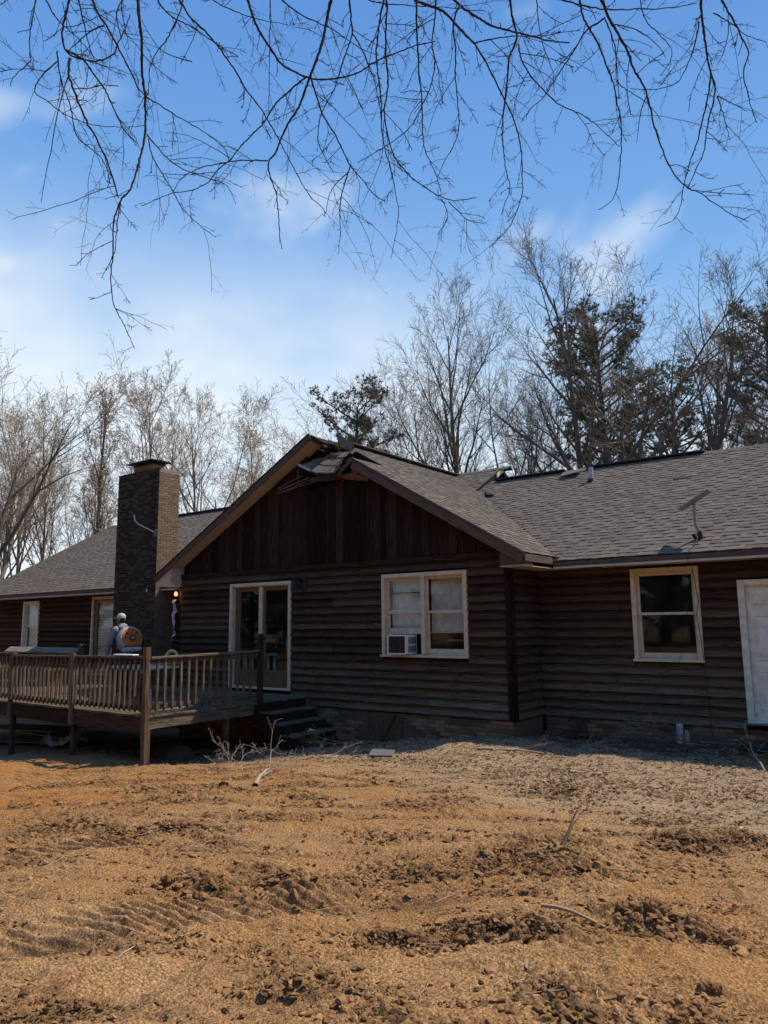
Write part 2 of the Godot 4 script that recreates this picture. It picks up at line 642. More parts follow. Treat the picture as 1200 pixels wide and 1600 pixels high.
func shingle_field(roof: Node3D, o: Vector3, u: Vector3, vdir: Vector3, nrm: Vector3, rows: int, span: Callable, pick: bool) -> void:
	var b := MB.new()
	var expo := 0.140
	for r in rows:
		var v := r * expo
		var s: Vector2 = span.call(v + expo * 0.5)
		if s.y - s.x < 0.05:
			continue
		var base := o + vdir * v
		# the course itself: a thin strip with its own butt edge, laid in lengths of about a metre
		var x := s.x - rnd(0.0, 0.8)
		while x < s.y:
			var l := rnd(0.9, 1.0)
			var xa := maxf(x, s.x)
			var xb := minf(x + l, s.y)
			x += l
			if xb - xa < 0.02:
				continue
			b.col = tone(rng.randi_range(0, 4))
			var dz := rnd(-0.001, 0.001)
			var p := base + u * xa + nrm * (0.009 + dz)
			var q := base + u * xb + nrm * (0.009 + dz)
			var k := vdir * (expo + 0.01) - nrm * (0.006 + dz)
			b.quad(p, q, q + k, p + k, nrm)
			b.quad(p, q, q - nrm * 0.009, p - nrm * 0.009, -vdir)
		# raised tabs at odd intervals
		x = s.x + rnd(0.0, 0.25)
		while x < s.y - 0.08:
			var wi := rng.randi_range(1, 6)
			var w := 0.06 + 0.04 * wi
			if x + w > s.y:
				break
			var k := rng.randi_range(0, 5)
			var t := Transform3D(Basis(u, vdir, nrm), base + u * x)
			if pick:
				tabs.append([(t.origin - Vector3(0, 1.65, 0)).length(), t, wi, k, roof, b])
			else:
				b.col = tone(k)
				shingle_box(b, t, w)
			x += w + rnd(0.05, 0.22)
	roof.set_meta("field", b)

func finish_shingles(roofs: Array) -> void:
	tabs.sort_custom(func(p, q): return p[0] < q[0])
	for k in tabs.size():
		var t = tabs[k]
		if k < 300:
			var s := obj("shingle", tab_of(t[2], t[3]), M.shingle, t[4])
			s.transform = t[1]
		else:
			var b: MB = t[5]
			b.col = tone(t[3])
			shingle_box(b, t[1], 0.06 + 0.04 * t[2])
	for r in roofs:
		var b: MB = r.get_meta("field")
		r.remove_meta("field")
		stuff(obj("shingle_courses", b.mesh(), M.shingle, r))


# ---------------------------------------------------------------- bricks

var brick_spots := []   # [distance, transform, colour number, owner, MB]
var brick_mesh := {}
const BRICK := Vector3(0.196, 0.058, 0.05)

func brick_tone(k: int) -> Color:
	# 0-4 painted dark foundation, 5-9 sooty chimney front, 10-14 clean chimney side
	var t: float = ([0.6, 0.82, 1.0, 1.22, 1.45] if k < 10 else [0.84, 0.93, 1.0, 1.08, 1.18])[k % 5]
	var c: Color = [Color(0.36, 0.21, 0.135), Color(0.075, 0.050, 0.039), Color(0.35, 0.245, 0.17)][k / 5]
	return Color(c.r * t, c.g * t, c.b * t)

func brick_of(k: int) -> ArrayMesh:
	if not brick_mesh.has(k):
		var b := MB.new()
		b.col = brick_tone(k)
		b.box(Vector3.ZERO, BRICK, Basis.IDENTITY, 0.004)
		brick_mesh[k] = b.mesh()
	return brick_mesh[k]

func brick_face(owner: Node3D, b: MB, o: Vector3, u: Vector3, w: Vector3, length: float, y0: float, y1: float, family: int, holes: Array, near_first := 0.0) -> void:
	var rows := int((y1 - y0) / 0.0677)
	var turn := Basis(u, Vector3.UP, w)
	for r in rows:
		var y := y0 + (r + 0.5) * 0.0677
		var x := 0.0 if r % 2 == 0 else -0.1015
		while x < length - 0.03:
			var a := maxf(x, 0.0)
			var e := minf(x + 0.196, length)
			x += 0.206
			var blocked := false
			for h in holes:
				if y > h[2] and y < h[3] and e > h[0] and a < h[1]:
					blocked = true
			if blocked or e - a < 0.04:
				continue
			var k := family * 5 + rng.randi_range(0, 4)
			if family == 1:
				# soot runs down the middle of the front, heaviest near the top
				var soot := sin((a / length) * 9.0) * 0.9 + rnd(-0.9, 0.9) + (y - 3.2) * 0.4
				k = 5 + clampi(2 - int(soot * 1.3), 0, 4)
			var c := o + u * ((a + e) * 0.5) + Vector3.UP * (y - o.y) - w * (0.019 + rnd(0.0, 0.004))
			var t := Transform3D(turn, c)
			if e - a > 0.19:
				brick_spots.append([c.distance_to(Vector3(0, 1.65, 0)) - near_first, t, k, owner, b])
			else:
				b.col = brick_tone(k)
				b.box(c, Vector3(e - a, BRICK.y, BRICK.z), turn, 0.004)

func finish_bricks(owners: Array) -> void:
	brick_spots.sort_custom(func(p, q): return p[0] < q[0])
	for k in brick_spots.size():
		var s = brick_spots[k]
		if k < 300:
			var o := obj("brick", brick_of(s[2]), M.brick, s[3])
			o.transform = s[1]
		else:
			var b: MB = s[4]
			b.col = brick_tone(s[2])
			b.box(s[1].origin, BRICK, s[1].basis, 0.004)
	for p in owners:
		stuff(obj("brickwork", p[1].mesh(), M.brick, p[0]))


# ---------------------------------------------------------------- the house

func right_slope(x: float) -> float:
	return 2.78 + 0.58 * (-5.34 - x)

func left_slope(x: float) -> float:
	return 2.84 + 0.54 * (x + 15.19)

func build_house() -> void:
	house = thing("house", "long single storey house of dark lapped boards with a broken front gable", "house")
	var gable_holes := [[-12.80, -10.96, 0.30, 2.54], [-8.48, -6.68, 1.07, 2.54]]
	var right_holes := [[-4.08, -3.08, 1.02, 2.48], [-2.44, -1.40, 0.0, 2.22]]
	var left_holes := [[-24.15, -23.25, 0.95, 2.46], [-20.12, -18.35, 0.28, 2.46]]
	# walls: a shell behind the boards, every board a piece of its wall
	var gw := obj("gable_wall", wall_shell(-14.59, -5.82, 0.0, 2.78, GZ - 0.012, 0.12, gable_holes), M.shell, house)
	var gl := []
	for h in [[-12.83, -10.93, 0.2, 2.57], [-8.525, -6.645, 1.03, 2.58]]:
		gl.append([h[0] + 14.59, h[1] + 14.59, h[2], h[3]])
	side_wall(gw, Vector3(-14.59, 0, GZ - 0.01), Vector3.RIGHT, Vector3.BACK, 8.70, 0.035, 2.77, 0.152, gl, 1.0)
	obj("corner_board", one_box(Vector3(-5.865, 1.38, GZ + 0.012), Vector3(0.09, 2.70, 0.05), Basis.IDENTITY, 0.006, Color(0.055, 0.034, 0.026)), M.siding, gw)
	obj("belt_board", one_box(Vector3(-10.2, 2.82, GZ + 0.026), Vector3(8.78, 0.10, 0.045), Basis(Vector3.RIGHT, 0.12), 0.006, Color(0.085, 0.058, 0.042)), M.siding, gw)
	var ret := obj("return_wall", one_box(Vector3(-5.88, 1.38, -11.93), Vector3(0.1, 2.75, 1.12)), M.shell, house)
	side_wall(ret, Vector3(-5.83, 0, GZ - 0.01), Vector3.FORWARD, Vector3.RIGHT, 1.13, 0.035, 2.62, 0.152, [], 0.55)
	obj("corner_board", one_box(Vector3(-5.795, 1.38, GZ - 0.045), Vector3(0.04, 2.70, 0.09), Basis.IDENTITY, 0.006, Color(0.055, 0.034, 0.026)), M.siding, ret)
	var rw := obj("long_wall", wall_shell(-5.82, 2.4, 0.0, 2.68, WZ - 0.012, 0.12, right_holes), M.shell, house)
	var rl := []
	for h in [[-4.125, -3.035, 0.98, 2.515], [-2.475, -1.36, -1.0, 2.26]]:
		rl.append([h[0] + 5.80, h[1] + 5.80, h[2], h[3]])
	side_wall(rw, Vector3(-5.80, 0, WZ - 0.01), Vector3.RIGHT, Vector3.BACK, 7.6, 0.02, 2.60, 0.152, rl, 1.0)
	var lw := obj("long_wall", wall_shell(-26.6, -14.59, 0.0, 2.68, WZ - 0.012, 0.12, left_holes), M.shell, house)
	var ll := []
	for h in [[-24.2, -23.2, 0.90, 2.50], [-20.2, -18.2, -1.0, 2.53], [-18.26, -16.36, -2.0, 9.0]]:
		ll.append([h[0] + 26.6, h[1] + 26.6, h[2], h[3]])
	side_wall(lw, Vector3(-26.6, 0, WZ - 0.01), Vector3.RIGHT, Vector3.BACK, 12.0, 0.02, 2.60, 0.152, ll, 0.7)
	# the rest of the shell, so that light comes in only through openings
	for q in [[-14.65, 1.35, -11.93, 0.12, 2.85, 1.1], [2.34, 1.0, -16.8, 0.12, 3.4, 8.4], [-26.54, 1.0, -17.6, 0.12, 3.4, 10.2], [-3.4, 1.0, -21.0, 11.6, 3.4, 0.12], [-17.9, 1.0, -22.8, 17.4, 3.4, 0.12], [-9.15, 1.0, -21.9, 0.12, 3.4, 1.9]]:
		obj("rear_wall", one_box(Vector3(q[0], q[1], q[2]), Vector3(q[3], q[4], q[5])), M.shell, house)
	# end walls under the roof
	for q in [[2.3, 2.6, -12.2, 5.1, -16.75, -21.2, -0.1], [-26.5, 2.6, -12.2, 5.6, -17.5, -22.8, 0.1], [-9.2, 4.7, -15.6, 5.66, -17.5, -19.4, -0.1]]:
		var sh := MB.new()
		prism(sh, [Vector3(q[0], q[1], q[2]), Vector3(q[0], q[3], q[4]), Vector3(q[0], q[1], q[5])], Vector3(q[6], 0, 0))
		obj("end_gable", sh.mesh(), M.shell, house)
	var fl := MB.new()
	fl.box(Vector3(-10.2, 0.12, -14.6), Vector3(8.5, 0.1, 6.2))
	fl.box(Vector3(-1.7, 0.02, -16.8), Vector3(7.9, 0.1, 8.2))
	fl.box(Vector3(-20.5, 0.12, -17.6), Vector3(11.7, 0.1, 10.0))
	fl.box(Vector3(-10.2, 2.64, -14.6), Vector3(8.6, 0.06, 6.3))
	fl.box(Vector3(-1.7, 2.64, -16.8), Vector3(8.0, 0.06, 8.3))
	fl.box(Vector3(-20.5, 2.64, -17.6), Vector3(11.8, 0.06, 10.1))
	fl.box(Vector3(-10.2, 1.4, -17.7), Vector3(8.5, 2.5, 0.08))
	fl.box(Vector3(-14.45, 1.4, -14.6), Vector3(0.06, 2.5, 6.2))
	fl.box(Vector3(-5.96, 1.4, -14.6), Vector3(0.06, 2.5, 6.2))
	obj("room_surfaces", fl.mesh(), M.inside, house)

	gable_boards(gw)
	build_roofs()
	build_windows()
	build_foundation_and_chimney()
	build_damage()
	house.set_meta("base", Vector3(-10.2, -0.5, -12.5))

func gable_boards(gw: Node3D) -> void:
	var x := -14.50
	var r2 := 0
	while x < -5.9:
		var w := rnd(0.175, 0.215)
		var a := x + 0.004
		var e := minf(x + w, -5.88) - 0.004
		x += w
		var top_a: float = minf(left_slope(a), right_slope(a)) - 0.14
		var top_e: float = minf(left_slope(e), right_slope(e)) - 0.14
		# the broken top of the gable: boards end under the collapsed ridge
		if a > -10.6 and e < -8.62:
			var cut := 4.50 + rnd(-0.05, 0.06)
			top_a = minf(top_a, cut)
			top_e = minf(top_e, cut + rnd(-0.03, 0.03))
		if minf(top_a, top_e) < 2.93:
			top_a = maxf(top_a, 2.88)
			top_e = maxf(top_e, 2.88)
		var b := MB.new()
		var t := rnd(0.6, 1.5)
		var warm := rnd(0.0, 1.0)
		var c := Color(0.048, 0.031, 0.024).lerp(Color(0.080, 0.048, 0.034), warm)
		b.col = Color(c.r * t, c.g * t, c.b * t)
		b.off = Vector2(rnd(0, 1), rnd(0, 1))
		var z := GZ + 0.006 + rnd(0.0, 0.012)
		var y0 := 2.86
		var p := [Vector3(a, y0, z), Vector3(e, y0, z + rnd(-0.004, 0.004)), Vector3(e, top_e, z), Vector3(a, top_a, z)]
		b.quad(p[0], p[1], p[2], p[3], Vector3.BACK, Vector2(0, 0), Vector2(0, 0.4), Vector2((top_e - y0) * 0.5, 0.4), Vector2((top_a - y0) * 0.5, 0))
		var d := Vector3(0, 0, -0.024)
		b.quad(p[0], p[3], p[3] + d, p[0] + d, Vector3.LEFT)
		b.quad(p[1], p[2], p[2] + d, p[1] + d, Vector3.RIGHT)
		b.quad(p[3], p[2], p[2] + d, p[3] + d, Vector3.UP)
		obj("gable_board", b.mesh(), M.siding, gw)
		# a few weathered battens between the boards
		r2 += 1
		if rng.randf() < 0.3 and x > -13.5 and x < -6.6:
			var bt := minf(top_e, minf(left_slope(x), right_slope(x)) - 0.16)
			if bt > 3.1:
				obj("batten", one_box(Vector3(x, (2.87 + bt) * 0.5, GZ + 0.027), Vector3(0.028, bt - 2.87, 0.018), Basis.IDENTITY, 0.003, Color(0.10, 0.075, 0.058) if rng.randf() < 0.5 else Color(0.05, 0.033, 0.026)), M.siding, gw)
	# backing, dark behind the joints; open at the broken top
	var s := MB.new()
	prism(s, [Vector3(-14.5, 2.8, GZ - 0.02), Vector3(-5.9, 2.8, GZ - 0.02), Vector3(-8.7, 4.36, GZ - 0.02), Vector3(-10.5, 4.36, GZ - 0.02), Vector3(-11.7, 4.36, GZ - 0.02)], Vector3(0, 0, -0.05))
	obj("gable_backing", s.mesh(), M.shell, gw)

func build_roofs() -> void:
	var th := 0.10
	# right wing
	var rn := Vector3(0, 1, SL).normalized()
	var rv := Vector3(0, SL, -1).normalized()
	var z_r := -16.75
	var y_r := 2.70 + SL * (-12.1 - z_r)
	var rr := slab("roof", [Vector3(-9.06, 2.70, -12.1), Vector3(2.7, 2.70, -12.1), Vector3(2.7, y_r, z_r), Vector3(-9.06, y_r, z_r)], th, M.underlay, house)
	slab("roof_rear", [Vector3(-9.06, y_r, z_r - 0.003), Vector3(2.7, y_r, z_r - 0.003), Vector3(2.7, 2.70, -21.4), Vector3(-9.06, 2.70, -21.4)], th, M.underlay, house)
	var rows := int((12.1 + 16.75 - 33.5 + 9.3 + 1.6) / 0.14)
	rows = int(Vector2(16.75 - 12.1, y_r - 2.70).length() / 0.14)
	var kz := rv.z
	var ky := rv.y
	shingle_field(rr, Vector3(0, 2.70, -12.1), Vector3.RIGHT, rv, rn, rows,
		func(v): return Vector2(maxf(-9.06, minf(-5.34 - (2.70 + ky * v - 2.78) / 0.58, -5.25)), 2.7), true)
	# left wing, a little higher
	var sl := 0.565
	var ln := Vector3(0, 1, sl).normalized()
	var lv := Vector3(0, sl, -1).normalized()
	var z_l := -17.5
	var y_l := 2.72 + sl * (-12.1 - z_l)
	var lr := slab("roof", [Vector3(-27.3, 2.72, -12.1), Vector3(-9.06, 2.72 + sl * 0.2, -12.3), Vector3(-9.06, y_l, z_l), Vector3(-27.3, y_l, z_l)], th, M.underlay, house)
	slab("roof_rear", [Vector3(-27.3, y_l, z_l - 0.003), Vector3(-9.06, y_l, z_l - 0.003), Vector3(-9.06, 2.72, -22.9), Vector3(-27.3, 2.72, -22.9)], th, M.underlay, house)
	var lky := lv.y
	var lrows := int(Vector2(17.5 - 12.1, y_l - 2.72).length() / 0.14)
	shingle_field(lr, Vector3(0, 2.72, -12.1), Vector3.RIGHT, lv, ln, lrows,
		func(v): return Vector2(-27.3, -15.19 + (2.72 + lky * v - 2.84) / 0.54 if v < 5.1 else -9.06), false)
	# the piece of it right of the gable's ridge
	var lb: MB = lr.get_meta("field")
	shingle_field(lr, Vector3(0, 2.72, -12.1), Vector3.RIGHT, lv, ln, lrows,
		func(v): return Vector2(-5.34 - (2.72 + lky * v - 2.78) / 0.58, -9.06) if v < 5.1 else Vector2(0, 0), false)
	var lb2: MB = lr.get_meta("field")
	merge(lb, lb2)
	lr.set_meta("field", lb)
	# front gable
	var gn := Vector3(0.58, 1, 0).normalized()
	var gv := Vector3(-1, 0.58, 0).normalized()
	var vz := func(x: float) -> float: return -12.1 - (right_slope(x) - 2.70) / SL
	var gr := slab("roof", [Vector3(-8.93, right_slope(-8.93), -11.0), Vector3(-5.34, 2.78, -11.0), Vector3(-5.34, 2.78, vz.call(-5.34)), Vector3(-8.93, right_slope(-8.93), vz.call(-8.93))], th, M.underlay, house)
	slab("roof_top", [Vector3(-10.14, right_slope(-10.14), -12.05), Vector3(-8.932, right_slope(-8.932), -12.05), Vector3(-8.932, right_slope(-8.932), vz.call(-8.932)), Vector3(-10.14, right_slope(-10.14), -17.3)], th, M.underlay, house)
	slab("roof_remnant", [Vector3(-10.138, right_slope(-10.138), -11.0), Vector3(-9.71, right_slope(-9.71), -11.0), Vector3(-9.86, right_slope(-9.86), -11.55), Vector3(-10.138, right_slope(-10.138), -11.8)], th, M.underlay, house)
	var gky := gv.y
	var gkx := gv.x
	shingle_field(gr, Vector3(-5.34, 2.78, -11.0), Vector3.FORWARD, gv, gn, 39,
		func(v): 
			var x: float = -5.34 + gkx * v
			return Vector2(-0.02 if x > -8.93 else 1.08, -11.0 - (-12.1 - (right_slope(x) - 2.70) / SL) + 0.02), true)
	var gl := slab("roof", [Vector3(-15.19, 2.84, -11.0), Vector3(-10.142, left_slope(-10.142), -11.0), Vector3(-10.142, left_slope(-10.142), -17.2), Vector3(-15.19, 2.84, -12.32)], th, M.underlay, house)
	var hn := Vector3(-0.54, 1, 0).normalized()
	var hv := Vector3(1, 0.54, 0).normalized()
	var hky := hv.y
	shingle_field(gl, Vector3(-15.19, 2.84, -11.0), Vector3.FORWARD, hv, hn, 40,
		func(v): return Vector2(-0.02, -11.0 + 12.1 + (2.84 + hky * v - 2.72) / 0.565), false)
	finish_shingles([rr, lr, gr, gl])
	# ridge caps and the black ridge vents, broken off in places
	for q in [[rr, -9.0, 2.7, y_r, z_r], [lr, -27.3, -9.06, y_l, z_l]]:
		var x: float = q[1]
		while x < q[2]:
			var m := MB.new()
			m.col = tone(rng.randi_range(0, 3))
			for s in [1, -1]:
				m.quad(Vector3(x, q[3] + 0.026, q[4]), Vector3(x + 0.24, q[3] + 0.018, q[4]), Vector3(x + 0.24, q[3] - 0.075, q[4] + s * 0.16), Vector3(x, q[3] - 0.067, q[4] + s * 0.16), Vector3(0, 1, s))
				m.quad(Vector3(x, q[3] + 0.026, q[4]), Vector3(x, q[3] - 0.067, q[4] + s * 0.16), Vector3(x, q[3] - 0.085, q[4] + s * 0.16), Vector3(x, q[3] + 0.008, q[4]), Vector3.LEFT)
			obj("ridge_cap", m.mesh(), M.shingle, q[0])
			x += 0.24
	for q in [[rr, -8.85, -6.95, y_r, z_r], [rr, -6.4, -3.75, y_r, z_r], [rr, -3.745, 2.0, y_r + 0.001, z_r], [lr, -26.5, -11.0, y_l, z_l]]:
		if q[1] == -3.745:
			continue
		obj("ridge_vent", one_box(Vector3((q[1] + q[2]) * 0.5, q[3] + 0.03, q[4]), Vector3(q[2] - q[1], 0.05, 0.26), Basis.IDENTITY, 0.01), M.black, q[0])
	obj("ridge_vent", one_box(Vector3(-10.14, 5.61, -14.6), Vector3(0.22, 0.04, 4.6), Basis.IDENTITY, 0.01), M.black, gl)
	# eaves: fascia and soffit
	var f := MB.new()
	f.box(Vector3(-1.3, 2.625, -12.085), Vector3(8.05, 0.11, 0.024), Basis.IDENTITY, 0.004)
	obj("fascia", f.mesh(), M.fascia, rr)
	obj("soffit", one_box(Vector3(-1.5, 2.572, -12.29), Vector3(8.6, 0.014, 0.40)), M.soffit, rr)
	obj("fascia_trim", one_box(Vector3(-1.3, 2.577, -12.078), Vector3(8.05, 0.034, 0.022)), M.soffit, rr)
	for q in [[-4.72, 0.36], [-2.02, 0.36]]:
		obj("soffit_vent", one_box(Vector3(q[0], 2.562, -12.24), Vector3(q[1], 0.012, 0.11)), M.black, rr)
	obj("fascia", one_box(Vector3(-21.2, 2.645, -12.085), Vector3(12.0, 0.11, 0.024), Basis.IDENTITY, 0.004), M.fascia, lr)
	obj("soffit", one_box(Vector3(-21.0, 2.588, -12.29), Vector3(11.6, 0.014, 0.40)), M.soffit, lr)
	obj("fascia_trim", one_box(Vector3(-21.2, 2.592, -12.078), Vector3(12.0, 0.034, 0.022)), M.soffit, lr)
	obj("fascia", one_box(Vector3(-5.352, 2.70, -11.55), Vector3(0.024, 0.12, 1.08), Basis.IDENTITY, 0.004), M.fascia, gr)
	obj("soffit", one_box(Vector3(-5.59, 2.575, -11.66), Vector3(0.45, 0.014, 1.30)), M.soffit, gr)
	# boxed rake ends
	var rb := MB.new()
	prism(rb, [Vector3(-5.82, 2.582, -11.03), Vector3(-5.36, 2.582, -11.03), Vector3(-5.36, 2.68, -11.03), Vector3(-5.82, 2.95, -11.03)], Vector3(0, 0, -0.3))
	obj("rake_return", rb.mesh(), M.fascia, gr)
	var lb3 := MB.new()
	prism(lb3, [Vector3(-14.60, 2.60, -11.03), Vector3(-15.16, 2.60, -11.03), Vector3(-15.16, 2.75, -11.03), Vector3(-14.60, 3.04, -11.03)], Vector3(0, 0, -1.0))
	obj("rake_return", lb3.mesh(), M.soffit, gl)
	# rakes: fascia boards along the slopes, tan soffit under the left one
	rake(gl, Vector3(-15.21, 2.83, -11.0), Vector3(-10.12, left_slope(-10.12) - 0.005, -11.0), 0.13, -0.012)
	rake(gr, Vector3(-8.93, right_slope(-8.93) - 0.012, -11.0), Vector3(-5.33, 2.765, -11.0), 0.17, -0.012)
	var so := MB.new()
	var la := Vector3(-14.62, left_slope(-14.62) - 0.125, -11.02)
	var lz := Vector3(-10.0, left_slope(-10.0) - 0.135, -11.02)
	prism(so, [la, lz, lz + Vector3(0, 0, -0.42), la + Vector3(0, 0, -0.42)], Vector3(0.007, -0.014, 0))
	obj("rake_soffit", so.mesh(), M.soffit, gl)
	var s2 := MB.new()
	la = Vector3(-8.7, right_slope(-8.7) - 0.13, -11.02)
	lz = Vector3(-5.8, right_slope(-5.8) - 0.13, -11.02)
	prism(s2, [la, lz, lz + Vector3(0, 0, -0.36), la + Vector3(0, 0, -0.36)], Vector3(-0.007, -0.014, 0))
	obj("rake_soffit", s2.mesh(), M.soffit, gr)
	# small rake that stands above the right wing's ridge
	var r3 := MB.new()
	var p := Vector3(-9.04, y_l - 0.02, z_l + 0.02)
	var q := Vector3(-9.04, y_l - 0.02 - 0.565 * 0.36, z_l + 0.38)
	prism(r3, [p, q, q + Vector3(0, -0.11, 0), p + Vector3(0, -0.11, 0)], Vector3(0.025, 0, 0))
	obj("rake_board", r3.mesh(), M.trim, lr)
	# a lifted patch of shingles below the ridge, a hole and a vent stub
	var fm := MB.new()
	fm.col = tone(4)
	fm.quad(Vector3(-6.93, 5.20, -16.5), Vector3(-6.45, 5.27, -16.62), Vector3(-6.42, 5.13, -16.28), Vector3(-6.86, 5.06, -16.22), Vector3(0, 1, 0.5))
	fm.quad(Vector3(-6.86, 5.06, -16.22), Vector3(-6.42, 5.13, -16.28), Vector3(-6.42, 5.11, -16.285), Vector3(-6.86, 5.04, -16.225), Vector3(0, -0.3, 1))
	obj("lifted_shingles", fm.mesh(), M.shingle, rr)
	var hm := MB.new()
	var hb := Basis(Vector3.RIGHT, rv, rn)
	hm.box(Vector3(-3.92, 4.485, -15.345) + rn * 0.016, Vector3(0.30, 0.07, 0.012), hb)
	hm.box(Vector3(-3.84, 4.515, -15.40) + rn * 0.016, Vector3(0.22, 0.05, 0.010), hb)
	obj("torn_patch", hm.mesh(), M.black, rr)
	var pl := MB.new()
	pl.box(Vector3(-8.54, 4.70, -15.71), Vector3(0.16, 0.05, 0.10), hb)
	pl.box(Vector3(-8.60, 4.77, -15.72), Vector3(0.05, 0.10, 0.05), Basis(Vector3(0, 0, 1), 0.5))
	pl.box(Vector3(-8.43, 4.70, -15.66), Vector3(0.12, 0.03, 0.05), hb)
	obj("broken_vent", pl.mesh(), M.black, rr)
	var vp := MB.new()
	vp.lathe(Vector3(-5.998, 4.74, -15.881), Basis.IDENTITY, [[0.05, 0.0], [0.05, 0.36], [0.042, 0.36], [0.042, 0.3]], 14)
	var vn := obj("vent_pipe", vp.mesh(), M.wrap, rr)
	var vb := MB.new()
	vb.lathe(Vector3(-5.998, 4.74, -15.881), Basis(Quaternion(Vector3.UP, rn)), [[0.16, 0.0], [0.15, 0.02], [0.07, 0.06], [0.055, 0.11]], 14)
	obj("vent_boot", vb.mesh(), M.black, rr)

func merge(a: MB, b: MB) -> void:
	var k := a.v.size()
	a.v.append_array(b.v)
	a.n.append_array(b.n)
	a.uv.append_array(b.uv)
	a.c.append_array(b.c)
	for q in b.i:
		a.i.append(q + k)

func rake(roof: Node3D, a: Vector3, b: Vector3, deep: float, lift: float) -> void:
	var d := (b - a).normalized()
	var up := Vector3.BACK.cross(d)
	if up.y < 0:
		up = -up
	var m := (a + b) * 0.5 - up * (deep * 0.5 - lift) + Vector3(0, 0, 0.012)
	obj("rake_board", one_box(m, Vector3(a.distance_to(b), deep, 0.026), Basis(d, up, d.cross(up)), 0.004), M.fascia, roof)
	obj("drip_edge", one_box((a + b) * 0.5 + up * (lift + 0.006) + Vector3(0, 0, 0.02), Vector3(a.distance_to(b), 0.012, 0.05), Basis(d, up, d.cross(up))), M.black, roof)

